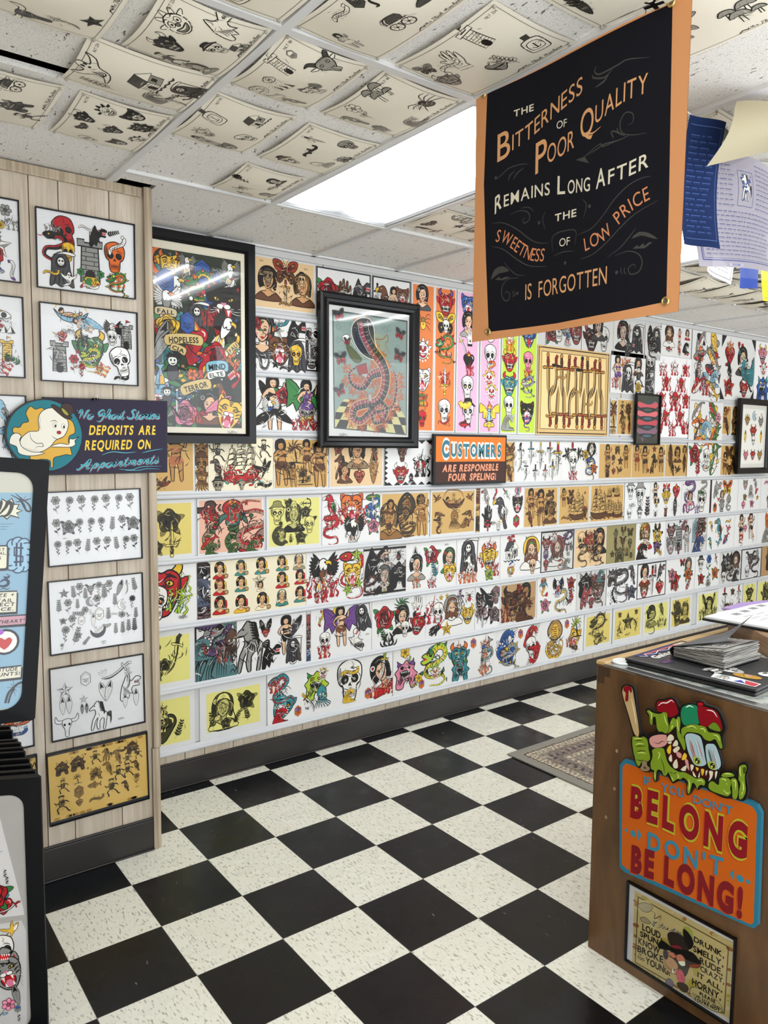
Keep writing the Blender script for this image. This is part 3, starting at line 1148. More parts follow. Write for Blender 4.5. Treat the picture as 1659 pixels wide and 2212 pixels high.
@motif
def tower():
    BP([(-.35, -.9), (-.3, .4), (.3, .4), (.35, -.9)], 'a', .05)
    BP([(-.45, .4), (-.45, .65), (-.2, .65), (-.2, .55), (.2, .55), (.2, .65), (.45, .65), (.45, .4)], 'a', .05)
    for k in range(7):
        L([(-.32, -.75 + k * .16), (.32, -.75 + k * .16)], .025, 'k', 0, 1)
        L([(-.15 + .3 * (k % 2), -.75 + k * .16), (-.15 + .3 * (k % 2), -.6 + k * .16)], .025, 'k', 0, 1)
    B([(-.14, -.9), (-.14, -.5), (.14, -.5), (.14, -.9)], 'k', .03)
    BP([(0, .66), (0, .95), (.3, .85), (0, .78)], 'b', .04)


@motif
def canoe():
    B([(-.95, .45), (-.5, .1), (.4, .05), (.95, .4), (.5, -.18), (-.45, -.15)], 'c', .05)
    B([(-.5, .2), (-.1, .32), (.3, .25), (.55, .4), (.6, .25), (.2, .1), (-.4, .08)], 's', .04)
    E(-.52, .34, .13, .14, 's', .04)
    B([(-.7, .3), (-.6, .52), (-.42, .5), (-.5, .4)], 'k', .03)
    B([(.1, .2), (.3, .28), (.3, .12), (.15, .08)], 'a', .03)
    for k in range(6):
        L([(-.5 + .18 * k, -.02), (-.45 + .18 * k, -.14)], .03)
    L([(-.9, .45), (-.6, .9), (0, .95), (.6, .85), (.9, .4)], .1, 'a')


@motif
def mermaid():
    body_curve([(0, .1), (.05, -.2), (-.2, -.5), (-.05, -.85), (.3, -.8)], .42, 'b', 'c', 9)
    B([(.25, -.8), (.6, -.5), (.7, -.75), (.6, -.98), (.3, -.92)], 'a', .04)
    B([(-.25, .1), (-.3, .35), (-.62, .1), (-.5, .45), (-.2, .55), (.2, .55), (.5, .45), (.62, .1), (.3, .35), (.25, .1)], 't', .04)
    L([(-.2, .3), (0, .2), (.2, .3)], .1, 'a')
    B([(-.38, .6), (-.35, .9), (0, 1.05), (.35, .9), (.38, .6), (0, .5)], 'a', .04)
    E(0, .68, .17, .2, 't', .04)
    E(-.06, .7, .03, .03, 'k')
    E(.06, .7, .03, .03, 'k')
    E(0, .58, .05, .025, 'r')
    BP([(-.2, .86), (-.12, 1.05), (0, .95), (.12, 1.05), (.2, .86)], 'y', .03)


@motif
def seahorse():
    body_curve([(-.1, .55), (.15, .3), (.05, -.1), (-.25, -.45), (-.1, -.85), (.3, -.8), (.3, -.5)], .4, 'b', 'c', 11)
    B([(-.15, .5), (-.75, .6), (-.75, .75), (-.3, .75), (-.2, .95), (.1, .98), (.25, .7), (.1, .45)], 'd', .05)
    for k in range(5):
        flame(.22 - .03 * k, .75 - k * .2, .22, 'a', None, -1.2)
    E(-.1, .78, .06, .06, 'w', .04)


_cache = {}


def motif_geo(name):
    if name not in _cache:
        REC.clear()
        MOTIF[name]()
        _cache[name] = [(np.asarray(v, float), t, c) for v, t, c in REC]
    return _cache[name]


_glyph = {}


def glyph(ch, bold=0.0):
    """one letter of Blender's own font as flat triangles; cap height 1"""
    if (ch, bold) not in _glyph:
        cu = bpy.data.curves.new('letter', 'FONT')
        cu.body = ch
        cu.offset = bold
        cu.resolution_u = 5
        o = bpy.data.objects.new('letter', cu)
        COLL.objects.link(o)
        dg = bpy.context.evaluated_depsgraph_get()
        me = o.evaluated_get(dg).to_mesh()
        v = np.empty(len(me.vertices) * 3, np.float32)
        me.vertices.foreach_get('co', v)
        me.calc_loop_triangles()
        t = np.empty(len(me.loop_triangles) * 3, np.int32)
        me.loop_triangles.foreach_get('vertices', t)
        v = v.reshape(-1, 3)[:, :2].astype(float) / 0.729
        if len(v):
            x0, x1 = v[:, 0].min(), v[:, 0].max()
        else:
            x0, x1 = 0, 0.38
        v[:, 0] -= x0
        o.evaluated_get(dg).to_mesh_clear()
        bpy.data.objects.remove(o)
        bpy.data.curves.remove(cu)
        _glyph[(ch, bold)] = (v, t.reshape(-1, 3), x1 - x0)
    return _glyph[(ch, bold)]


# a running hand: strokes per letter, x-height 1
HANDW = {
    'a': (1.05, [[(.78, .85), (.4, 1), (.05, .6), (.15, .05), (.5, .1), (.78, .7), (.8, 1), (.74, .3), (.88, 0), (1.1, .2)]]),
    'c': (.9, [[(.75, .8), (.5, 1), (.1, .6), (.2, .05), (.6, 0), (.95, .25)]]),
    'e': (.85, [[(.1, .4), (.6, .55), (.62, .95), (.3, .95), (.1, .45), (.3, 0), (.9, .2)]]),
    'h': (1.0, [[(0, .2), (.4, 1.5), (.42, 2), (.2, 1.8), (.1, 0)], [(.1, .3), (.4, 1), (.68, .9), (.65, .2), (.8, 0), (1.02, .2)]]),
    'i': (.55, [[(0, .3), (.25, 1), (.2, .15), (.38, 0), (.6, .25)], [(.3, 1.45), (.36, 1.55)]]),
    'l': (.5, [[(0, .2), (.4, 1.5), (.4, 2), (.2, 1.8), (.15, .2), (.32, 0), (.55, .2)]]),
    'm': (1.35, [[(0, .6), (.15, 1), (.15, 0)], [(.15, .4), (.45, 1), (.58, .8), (.52, 0)], [(.52, .4), (.82, 1), (.98, .8), (.92, .1), (1.1, 0), (1.35, .25)]]),
    'n': (1.0, [[(0, .6), (.15, 1), (.15, 0)], [(.15, .4), (.5, 1), (.68, .8), (.62, .1), (.8, 0), (1.0, .25)]]),
    'o': (.9, [[(.45, 1), (.08, .7), (.12, .1), (.5, 0), (.75, .5), (.5, .98), (.6, .8), (.95, .85)]]),
    'p': (1.0, [[(0, .5), (.2, 1), (.1, -.9)], [(.15, .5), (.5, 1), (.78, .6), (.5, .02), (.2, .2)]]),
    'r': (.75, [[(0, .4), (.2, 1.05), (.25, .85), (.6, .9), (.5, .2), (.62, 0), (.8, .25)]]),
    's': (.75, [[(0, .2), (.4, 1.05), (.42, .7), (.62, .3), (.35, 0), (.05, .12)]]),
    't': (.65, [[(.3, 1.9), (.2, .2), (.38, 0), (.65, .25)], [(-.1, 1.3), (.6, 1.42)]]),
    'u': (1.0, [[(.1, 1), (.08, .2), (.4, 0), (.7, .4), (.75, 1), (.72, .2), (.85, 0), (1.05, .25)]]),
    'M': (1.7, [[(0, 0), (.35, 1.9), (.6, .4), (1.0, 1.95), (1.15, .2), (1.35, 0), (1.6, .3)]]),
    'F': (1.2, [[(.7, 1.9), (.5, .2), (.2, -.1), (0, .2)], [(.1, 1.7), (.4, 2), (1.3, 1.95)], [(.4, 1.0), (.95, 1.1)]]),
    'N': (1.5, [[(-.2, 1.2), (.1, 1.9), (.3, 1.6), (.2, 0)], [(.3, 1.7), (.9, .0)], [(.9, 0), (1.15, 1.6), (1.5, 2.0)]]),
    'G': (1.4, [[(1.0, 1.7), (.6, 2.0), (.1, 1.5), (.2, .9), (.6, .8), (1.0, 1.3), (1.05, .3), (.7, -.6), (.1, -.5)]]),
    'S': (1.2, [[(1.1, 1.8), (.7, 2.1), (.35, 1.7), (.7, 1.1), (.85, .4), (.4, 0), (-.2, .3), (-.1, .7)]]),
    'A': (1.6, [[(-.4, .2), (-.1, -.1), (.5, .9), (1.0, 2.0), (1.0, .2), (1.2, 0), (1.5, .2)], [(-.1, 1.0), (.5, .75), (1.3, .85)]]),
    'Y': (1.2, [[(.1, 1.9), (.3, 1.1), (.8, 1.2), (1.1, 2.0), (.8, .2), (.3, -.6), (0, -.2)]]),
    'I': (.8, [[(.1, 1.6), (.7, 2), (.4, 0), (0, .2)]]), 'f': (.6, [[(0, .3), (.5, 1.9), (.3, 1.9), (.1, -.7), (.35, -.3), (.6, .3)]]),
    'A2': (1, []), '.': (.4, [[(.1, 0), (.16, .1)]]),
}


class Art:
    """ink shapes in a sheet's own metres, origin at its middle"""

    def __init__(s, w, h, light=None, sat=1.0, tint=(1, 1, 1)):
        s.w, s.h, s.ops = w, h, []
        s.sat, s.tint = sat, np.array(tint)
        s.lay = np.zeros((40, 40), np.int32)

    def rgb(s, c):
        if isinstance(c, str):
            if len(c) == 6:
                return np.array(lin(c))
            v = COL[c.lower()] * (0.32 if c.isupper() else 1.0)
        else:
            v = np.asarray(c)
        g = v @ np.array([.3, .6, .1])
        return (g + (v - g) * s.sat) * s.tint

    def add(s, V, T, c):
        V = np.asarray(V, float)
        if len(T) == 0:
            return
        lo, hi = V.min(0), V.max(0)
        ij = np.clip(((np.array([lo, hi]) / [s.w, s.h] + .5) * 40).astype(int), 0, 39)
        sub = s.lay[ij[0, 0]:ij[1, 0] + 1, ij[0, 1]:ij[1, 1] + 1]
        k = int(sub.max()) + 1
        sub[...] = k
        s.ops.append((V, T, s.rgb(c), k))

    def fill(s, pts, c, n=1):
        S = cr(pts, True, n) if n > 1 else np.asarray(pts, float)
        s.add(S, fill_tris(S), c)

    def blob(s, pts, c, w=.002, n=3, lc='k'):
        S = cr(pts, True, n) if n > 1 else np.asarray(pts, float)
        s.add(S, fill_tris(S), c)
        if w:
            V, T = stroke_geo(S, w, 0, True)
            s.add(V, T, lc)

    def line(s, pts, w, c='k', t=1, n=4, closed=False):
        V, T = stroke_geo(cr(pts, closed, n), w, t, closed)
        s.add(V, T, c)

    def rect(s, x0, y0, x1, y1, c):
        s.fill([(x0, y0), (x1, y0), (x1, y1), (x0, y1)], c)

    def put(s, name, x, y, size, rot=0, abc='rgy', flip=1, sx=1.0):
        ca, sa = cos(rot), sin(rot)
        M = np.array([[ca * flip * sx, sa * flip * sx], [-sa, ca]]) * size
        for V, T, c in motif_geo(name):
            lo = c.lower()
            k = {'a': abc[0], 'b': abc[1], 'c': abc[2]}.get(lo, lo)
            if c.isupper() and c.lower() in 'abc':
                k = k.upper()
            s.add(V @ M + [x, y], T, k)

    def hatch(s, x, y, size, seed, dark='k', n=13, th=1.0):
        """fine engraved lines over a drawing: dark ones and a few light ones"""
        r = random.Random(seed)
        for c, m, wd in ((dark, n, .035), ('w', n // 2 + 1, .028)):
            Vs, Ts, o = [], [], 0
            for _ in range(m):
                a, d, l, b = r.uniform(0, 6.28), r.uniform(.1, .62) * size, r.uniform(.1, .24) * size, r.uniform(-1, 1)
                px, py, q = x + d * cos(a), y + d * sin(a), a + r.uniform(.6, 2.2)
                V, T = stroke_geo(cr([(px - l * cos(q), py - l * sin(q)), (px - l * .3 * b * sin(q), py + l * .3 * b * cos(q)), (px + l * cos(q), py + l * sin(q))], False, 2), wd * size * th, 1)
                Vs.append(V)
                Ts.append(T + o)
                o += len(V)
            s.add(np.vstack(Vs), np.vstack(Ts), c)

    def text(s, txt, base, h, c, bold=.0, upright=True, caps=0, gap=.12, shadow=None, lean=0.0, sp=.38):
        """letters spread over the base line (two or more points); upright letters are sheared, else they turn with the line.
        caps: the height of the letters written in lower case, as small capitals"""
        S = cr(base, False, 8) if len(base) > 2 else np.asarray(base, float)
        d = np.r_[0, np.cumsum(np.linalg.norm(np.diff(S, axis=0), axis=1))]
        items, x = [], 0
        for ch in txt:
            k = caps if caps and ch.islower() else 1.0
            V, T, w = glyph(ch.upper() if caps else ch, bold)
            w = sp if ch == ' ' else w
            items.append((V, T, x, k))
            x += (w * k if ch != ' ' else w) + gap
        x -= gap
        sc = d[-1] / x
        for V, T, x0, k in items:
            if not len(T):
                continue
            q = (V[:, 0] * k + x0 + lean * V[:, 1] * k) * sc
            if upright:
                X = np.interp(q, d, S[:, 0])
                Y = np.interp(q, d, S[:, 1])
                W = np.stack([X, Y + V[:, 1] * k * h], 1)
            else:
                qm = (x0 + k * V[:, 0].max() / 2) * sc
                a = np.array([np.interp(qm - 1e-3, d, S[:, i]) for i in (0, 1)])
                b = np.array([np.interp(qm + 1e-3, d, S[:, i]) for i in (0, 1)])
                t = (b - a) / max(np.linalg.norm(b - a), 1e-9)
                mid = (a + b) / 2
                nn = np.array([-t[1], t[0]])
                W = mid + np.outer(q - qm, t) + np.outer(V[:, 1] * k * h, nn)
            if shadow:
                s.add(W + np.array(shadow[:2]), T, shadow[2])
            s.add(W, T, c)

    def script(s, txt, base, h, c, wd, slant=.25, shadow=None, tp=3):
        """running handwriting between the two ends of the base line; h: x-height"""
        items, x = [], 0
        for ch in txt:
            if ch == ' ':
                x += .7
                continue
            adv, st = HANDW.get(ch, HANDW['n'])
            for q in st:
                items.append([(x + px + slant * py, py) for px, py in q])
            x += adv
        (x0, y0), (x1, y1) = base[0], base[-1]
        for off in ([shadow] if shadow else []) + [None]:
            for q in items:
                pts = [(x0 + (x1 - x0) * a / x + (off[0] if off else 0), y0 + (y1 - y0) * a / x + b * h + (off[1] if off else 0)) for a, b in q]
                s.line(pts, wd, off[2] if off else c, tp, 4)

    def build(s, name, mat, parent=None, paper=None, bend=None, margin=0, margin_col=None, step=0.05):
        """the sheet with all its ink as ONE mesh. bend(x, y) lifts it off its plane"""
        Vs, Ts, Cs, off = [], [], [], 0
        w, h = s.w / 2, s.h / 2
        nx, ny = (1, 1) if bend is None else (max(2, int(s.w / .012)), max(2, int(s.h / .012)))
        gx, gy = np.meshgrid(np.linspace(-w, w, nx + 1), np.linspace(-h, h, ny + 1))
        V = np.stack([gx.ravel(), gy.ravel(), np.zeros(gx.size)], 1)
        i = (np.arange(ny)[:, None] * (nx + 1) + np.arange(nx)[None, :]).ravel()
        T = np.vstack([np.stack([i, i + 1, i + nx + 2], 1), np.stack([i, i + nx + 2, i + nx + 1], 1)])
        if paper is not None:
            Vs.append(V)
            Ts.append(T)
            Cs.append(np.tile(s.rgb(paper) if isinstance(paper, str) else paper, (len(V), 1)))
            off = len(V)
        if margin:
            a, b = w - margin, h - margin
            s.ops.insert(0, (np.array([(-a, -b), (a, -b), (a, b), (-a, b)]), np.array([(0, 1, 2), (0, 2, 3)]), margin_col, 0))
        lay = min(4e-5, 2.2e-3 / (1 + max([q[3] for q in s.ops] or [0])))
        for V, T, c, k in s.ops:
            V = np.clip(V, [-w, -h], [w, h])
            if bend is not None:
                V, T = subdivide(V, T, .02)
            Z = np.full(len(V), (1.5e-4 if bend is None else 7e-4) + lay * k)
            Vs.append(np.column_stack([V, Z]))
            Ts.append(T + off)
            Cs.append(np.tile(c, (len(V), 1)))
            off += len(V)
        V, T, Cc = np.vstack(Vs), np.vstack(Ts), np.vstack(Cs)
        if bend is not None:
            V[:, 2] += bend(V[:, 0], V[:, 1])
        # keep every face turned to the reader
        a, b, c3 = V[T[:, 0]], V[T[:, 1]], V[T[:, 2]]
        area = (b[:, 0] - a[:, 0]) * (c3[:, 1] - a[:, 1]) - (b[:, 1] - a[:, 1]) * (c3[:, 0] - a[:, 0])
        T = np.where((area < 0)[:, None], T[:, ::-1], T)[np.abs(area) > 1e-10]
        me = bpy.data.meshes.new(name)
        me.vertices.add(len(V))
        me.vertices.foreach_set('co', V.astype(np.float32).ravel())
        me.loops.add(len(T) * 3)
        me.loops.foreach_set('vertex_index', T.astype(np.int32).ravel())
        me.polygons.add(len(T))
        me.polygons.foreach_set('loop_start', np.arange(0, len(T) * 3, 3, dtype=np.int32))
        me.polygons.foreach_set('loop_total', np.full(len(T), 3, np.int32))
        at = me.attributes.new('ink', 'FLOAT_COLOR', 'POINT')
        at.data.foreach_set('color', np.column_stack([Cc, np.ones(len(Cc))]).astype(np.float32).ravel())
        me.update(calc_edges=True)
        me.materials.append(mat)
        if bend is not None:
            me.polygons.foreach_set('use_smooth', [True] * len(T))
        o = bpy.data.objects.new(name, me)
        COLL.objects.link(o)
        if parent:
            o.parent = parent
        return o


def subdivide(V, T, m):
    V = np.asarray(V, float)
    for _ in range(7):
        A, B_, C = V[T[:, 0]], V[T[:, 1]], V[T[:, 2]]
        e = np.stack([np.linalg.norm(B_ - A, axis=1), np.linalg.norm(C - B_, axis=1), np.linalg.norm(A - C, axis=1)], 1)
        big = e.max(1) > m
        if not big.any():
            break
        R = T[big]
        n0, k = len(V), len(R)
        V = np.vstack([V, (V[R[:, 0]] + V[R[:, 1]]) / 2, (V[R[:, 1]] + V[R[:, 2]]) / 2, (V[R[:, 2]] + V[R[:, 0]]) / 2])
        i = np.arange(k)
        p, q, r = n0 + i, n0 + k + i, n0 + 2 * k + i
        T = np.vstack([T[~big], np.stack([R[:, 0], p, r], 1), np.stack([p, R[:, 1], q], 1), np.stack([r, q, R[:, 2]], 1), np.stack([p, q, r], 1)])
    return V, T


# paper stocks: (paper colour, colour strength of the ink)
STOCK = dict(W=('d6d5d3', 1.0), C=('dbd1b6', 1.0), T=('bf9a5c', .55), A=('d3b489', .6), Y=('dfd470', 0.0), U=('cdbb68', 0.0), K=('d0ca78', 0.0),
             P=('d3a48e', .95), B=('a8855c', .7), V=('8d8457', .2), G=('c8c8c8', .35), D=('c6c4c1', .6), O=('d9793c', 1.0), M=('dfa9c6', 1.0),
             L=('b4cc3c', 1.0), S=('d9d9d8', .2), J=('e9e3d2', 0.0), R=('e6e6e6', 1.0), N=('d2b161', .35))


def stock(code):
    p, sat = STOCK[code]
    c = np.array(lin(p))
    tint = c / max(np.array(lin('f4f2ec')).max(), 1e-6)
    return c, sat, np.minimum(tint * 1.05, 1.0) if code not in 'OML' else np.ones(3)


def draw_spec(art, spec, w, h, grow=1.0, hatch=True, dflt='rgy', sky=False):
    """spec: 'name x y size rot abc; ...' with x, y as shares of the sheet, size a share of its height"""
    for it in spec.split(';'):
        f = it.split()
        if not f:
            continue
        x, y, sz = float(f[1]), float(f[2]), float(f[3])
        rot = radians(float(f[4])) if len(f) > 4 else 0
        abc = f[5] if len(f) > 5 else dflt
        if sky:         # noted from below: turn the place on the photo's diamond into the sheet's own axes
            x, y, rot = .5 + .86 * (x - .5 + (y - .5)), .5 + .86 * (y - .5 - (x - .5)), rot * .15
            x, y = min(max(x, .1), .9), min(max(y, .1), .88)
        art.put(f[0], (x - .5) * w, (y - .5) * h, abs(sz) * h * grow, rot, abc, -1 if sz < 0 else 1)
        if hatch and abs(sz) > .07:
            art.hatch((x - .5) * w, (y - .5) * h, abs(sz) * h * grow, int(x * 997 + y * 91), 'k', 7 if sky else 13, .6 if sky else 1)


def print_sheet(label, org, ux, uy, w, h, code, spec, margin=0.0, bend=None, group='flash prints in the wall rails', name='flash_print', cat='art print', tilt=0, border=None, extra=None):
    c, sat, tint = stock(code)
    art = Art(w, h, None, sat, tint)
    m = margin * h
    if border:
        b = .03 * h
        for q in ((-w / 2, -h / 2, w / 2, -h / 2 + b), (-w / 2, h / 2 - b, w / 2, h / 2), (-w / 2, -h / 2, -w / 2 + b, h / 2), (w / 2 - b, -h / 2, w / 2, h / 2)):
            art.rect(*q, border)
    draw_spec(art, spec, w - 2 * m, h - 2 * m, 1.17)
    if extra:
        extra(art, w, h)
    o = art.build(name, INK, None, np.array(lin('cccccb')) if margin else c, bend, m, c)
    basis(o, org, ux, uy)
    tag(o, label, cat, group)
    return o


def frame_mesh(w, h, b, d, prof=None):
    """a mitred frame round an opening: outer w x h, moulding width b, depth d; front at z = d"""
    prof = prof or [(0, 0), (0, d), (b * .75, d), (b, d * .55), (b, 0)]
    mb = MB()
    loops = []
    for (i, z) in prof:
        x, y = w / 2 - i, h / 2 - i
        loops.append([mb.bm.verts.new(p) for p in ((-x, -y, z), (x, -y, z), (x, y, z), (-x, y, z))])
    m = len(loops)
    for a in range(m):
        A, Bq = loops[a], loops[(a + 1) % m]
        for k in range(4):
            mb.bm.faces.new((A[k], A[(k + 1) % 4], Bq[(k + 1) % 4], Bq[k]))
    return mb


def framed(name, label, cat, org, ux, uy, w, h, b, d, art, paper, group=None, material=None, glass=True, bow=0.0, pane=None, tilt=0.0, fm=None, prof=None):
    """a framed print: frame, print and pane as parts of one thing"""
    root = empty(name)
    basis(root, org, ux, uy)
    if tilt:
        root.matrix_world = root.matrix_world @ Matrix.Rotation(tilt, 4, 'X')
    tag(root, label, cat, group)
    frame_mesh(w, h, b, d, prof).build('frame', fm or BLACK, root)
    p = art.build('print', material or INK, root, paper)
    p.location.z = d * .3
    if glass:
        gw, gh = (w - 2 * b) / 2 + .002, (h - 2 * b) / 2 + .002
        g = MB().grid(lambda u, v: ((2 * u - 1) * gw, (2 * v - 1) * gh, d * .45 + bow * (1 - (2 * u - 1) ** 2) * (1 - (2 * v - 1) ** 2)), 12 if bow else 1, 12 if bow else 1)
        g.build('glass_pane', pane or GLASS, root, smooth=True, recalc=False)
    return root


# ------------------------------------------------------------------ the room
def structure(o, name=None):
    o['kind'] = 'structure'
    return o


XR = (-1.95, 7.2)
YR = (-3.4, WALL)

# floor: one-foot vinyl tiles, black and white, flecked
FLOORM = mat('vinyl_tile', 'dddddd', 0.22, spec=.35)
v = coords(FLOORM)
sep = N(FLOORM, 'ShaderNodeSeparateXYZ')
LK(FLOORM, v, sep.inputs[0])
ix = math_node(FLOORM, 'FLOOR', math_node(FLOORM, 'DIVIDE', sep.outputs[0], .3048))
iy = math_node(FLOORM, 'FLOOR', math_node(FLOORM, 'DIVIDE', sep.outputs[1], .3048))
chk = math_node(FLOORM, 'FLOORED_MODULO', math_node(FLOORM, 'ADD', ix, iy), 2.0)
fx = math_node(FLOORM, 'ABSOLUTE', math_node(FLOORM, 'SUBTRACT', math_node(FLOORM, 'FLOORED_MODULO', sep.outputs[0], .3048), .1524))
fy = math_node(FLOORM, 'ABSOLUTE', math_node(FLOORM, 'SUBTRACT', math_node(FLOORM, 'FLOORED_MODULO', sep.outputs[1], .3048), .1524))
seam = math_node(FLOORM, 'GREATER_THAN', math_node(FLOORM, 'MAXIMUM', fx, fy), .1516)
vs = coords(FLOORM, (1, 0.33, 1), rot=(0, 0, radians(35)))
fl1 = noise(FLOORM, vs, 120, 2, .55)
vs2 = coords(FLOORM, (1, 0.28, 1), rot=(0, 0, radians(-20)))
fl2 = noise(FLOORM, vs2, 60, 2, .5)
fl3 = noise(FLOORM, coords(FLOORM), 3, 2)
w1 = ramp(FLOORM, fl1, [(.355, 'b3b1a5'), (.41, 'e9e7da'), (.66, 'eeece0'), (.72, 'b5b3a5')])
w1 = mix(FLOORM, .35, w1, ramp(FLOORM, fl3, [(.3, 'f0eee4'), (.7, 'ffffff')]), 'MULTIPLY')
b1 = ramp(FLOORM, fl1, [(.70, '0d0f12'), (.73, '12151a'), (.80, '34383b')])
b2 = ramp(FLOORM, fl2, [(.735, '000000'), (.76, '80807b')])
b1 = mix(FLOORM, 1.0, b1, b2, 'SCREEN')
tile = mix(FLOORM, chk, w1, b1)
tile = mix(FLOORM, seam, tile, '77766e')
LK(FLOORM, tile, bsdf(FLOORM).inputs['Base Color'])
rr = ramp(FLOORM, noise(FLOORM, coords(FLOORM), 7, 3), [(.3, (.2, .2, .2)), (.7, (.38, .38, .38))])
LK(FLOORM, rr, bsdf(FLOORM).inputs['Roughness'])
structure(MB().box(XR[0], XR[1], YR[0], YR[1] + .2, -.1, 0).build('floor', FLOORM))

# ceiling tiles, with the two gaps the photo shows
CEILM = mat('fissured_ceiling_tile', 'c3c0bb', .85)
vs = coords(CEILM, (1, .3, 1))
fis = noise(CEILM, vs, 115, 2, .5, .6)
pin = noise(CEILM, coords(CEILM), 420, 2)
base = ramp(CEILM, noise(CEILM, coords(CEILM), 1.3, 2), [(.3, 'e2dfd8'), (.7, 'edebe8')])
c1 = mix(CEILM, 1.0, base, ramp(CEILM, fis, [(.295, '7b7873'), (.325, 'ffffff')]), 'MULTIPLY')
c1 = mix(CEILM, 1.0, c1, ramp(CEILM, pin, [(.33, 'b9b7b3'), (.42, 'ffffff')]), 'MULTIPLY')
LK(CEILM, c1, bsdf(CEILM).inputs['Base Color'])
bump(CEILM, pin, .25, .001)
GX = [-1.49, -.876, -.268, .338, .912, 1.45, 1.95, 2.56, 3.17, 3.78, 4.39, 5.0, 5.61, 6.22]
GY = [-2.645, -1.413, -.238]
mb = MB()
xs = [XR[0]] + GX + [XR[1]]
ys = [YR[0]] + GY + [WALL]
TROFFERS = [(.338, -1.413), (1.95, -1.413)]
for i in range(len(xs) - 1):
    for j in range(len(ys) - 1):
        x0, x1, y0, y1 = xs[i], xs[i + 1], ys[j], ys[j + 1]
        if any(abs(x0 - a) < .01 and abs(y0 - b) < .01 for a, b in TROFFERS):
            continue
        cells = [(x0, x1, y0, y1)]
        if abs(x0 + .876) < .01 and abs(y0 + 1.413) < .01:
            cells = [(x0, x1, y0, -.885), (-.60, x1, -.885, -.815), (x0, x1, -.815, y1)]
        if abs(x0 + .268) < .01 and abs(y1 - WALL) < .01:
            cells = [(x0, -.235, y0, y1), (-.235, -.10, y0, -.135), (-.10, x1, y0, y1)]
        for c in cells:
            mb.box(*c, CEIL, CEIL + .016)
structure(mb.build('ceiling', CEILM))
structure(MB().box(XR[0], XR[1], YR[0], YR[1], CEIL + .16, CEIL + .2).box(XR[0] - .02, XR[0], YR[0], YR[1], CEIL, CEIL + .2).box(XR[1], XR[1] + .02, YR[0], YR[1], CEIL, CEIL + .2).box(XR[0], XR[1], YR[0] - .02, YR[0], CEIL, CEIL + .2).box(XR[0], XR[1], YR[1], YR[1] + .02, CEIL, CEIL + .2).build('ceiling_void', DARKGAP))
# the hanging grid
n_bar = 0
for x in GX:
    structure(MB().box(x - .012, x + .012, YR[0], -.088 if -2 < x < -.2 else WALL, CEIL - .012, CEIL + .03).build('ceiling_bar', TBAR))
for y in GY + [-.815]:
    for a, b in zip([XR[0]] + GX, GX + [XR[1]]):
        if (y == -.815 and a > -.9) or (y == -.238 and b < -.2):
            continue
        structure(MB().box(a + .012, b - .012, y - .012, y + .012, CEIL - .0115, CEIL + .03).build('ceiling_bar', TBAR))
structure(MB().box(XR[1], XR[1] + .1, YR[0], WALL, 0, CEIL + .1).build('added_wall_right', PANEL))  # unseen end wall, added to shut out world light along the prints
structure(MB().box(XR[0] - .1, XR[0] + .001, YR[0], STUB, 0, CEIL + .1).build('added_wall_side', PANEL))  # unseen wall, added to block world light from the counter's end panel
structure(MB().box(-.11, XR[1], WALL - .022, WALL, CEIL - .012, CEIL - .002).build('ceiling_bar', TBAR))

# long wall: grooved planks over a white board lining
GRV = [.192, .294, .447, .677, .851, .950, 1.154, 1.256]
cuts = [-.20] + [g + 1.217 * k for k in range(-1, 6) for g in GRV if -.15 < g + 1.217 * k < 6.9] + [7.2]
mb = MB()
for a, b in zip(cuts, cuts[1:]):
    mb.box(a + .0018, b - .0018, WALL, WALL + .01, 0, CEIL + .1)
mb.box(-.2, 7.2, WALL + .006, WALL + .12, 0, CEIL + .1, 1)
structure(mb.build('wall_back', [PANEL, GROOVE]))
structure(MB().box(-.11, 7.2, WALL - .0135, WALL - .0005, .12, .13).box(-.11, 7.2, WALL - .016, WALL - .0005, 0, .121).box(-.11, 7.2, WALL - .024, WALL - .0005, 0, .008).build('baseboard_back', COVE, bevel=.003))
mb = MB()
for z0, z1 in ((.205, .47), (.505, .775), (.812, 1.085), (1.122, 1.395), (1.432, 2.606)):
    for a, b in ((-.11, .290), (.318, .97), (.98, 2.2), (2.22, 3.5), (3.52, 7.2)):
        mb.box(a, b, WALL - .004, WALL - .0004, z0, z1)
structure(mb.build('wall_back_lining', WHITE))
structure(MB().box(-.11, 7.2, WALL - .012, WALL - .004, 2.585, 2.617).build('trim_1', WHITE, bevel=.003))

# short wall beside it
G2 = [-1.95, -1.6, -1.35, -1.1, -.95, -.80, -.70, -.545, -.446, -.266, -.128]
mb = MB()
for a, b in zip(G2, G2[1:]):
    mb.box(a + .0018, b - .0018, STUB, STUB + .01, 0, CEIL - .003)
mb.box(XR[0], -.128, STUB + .005, WALL + .1, 0, CEIL - .003, 1)
structure(mb.build('wall_left', [PANEL, GROOVE]))
mb = MB().box(XR[0], -.143, STUB - .011, STUB - .0005, .125, .135).box(XR[0], -.143, STUB - .013, STUB - .0005, 0, .126)
structure(mb.box(XR[0], -.143, STUB - .022, STUB - .0005, 0, .007).build('baseboard_left', COVE, bevel=.003))
# corner moulding in two lengths, and the cornice strip
for z0, z1, o in ((.0, .425, .0), (.428, CEIL - .004, .004)):
    mb = MB()
    x, y = -.112 + o, STUB - .016 - o
    mb.prism([(x - .032, y), (x - .02, y - .004), (x - .004, y), (x, y + .006), (x + .002, y + .03), (x + .001, WALL - .02), (x - .02, WALL - .02), (x - .02, STUB), (x - .032, STUB)], z0, z1)
    structure(mb.build('trim_2', TRIMWOOD))
structure(MB().box(XR[0], -.146, STUB - .014, STUB - .0005, 2.588, CEIL - .006).build('trim_3', TRIMWOOD, bevel=.004))

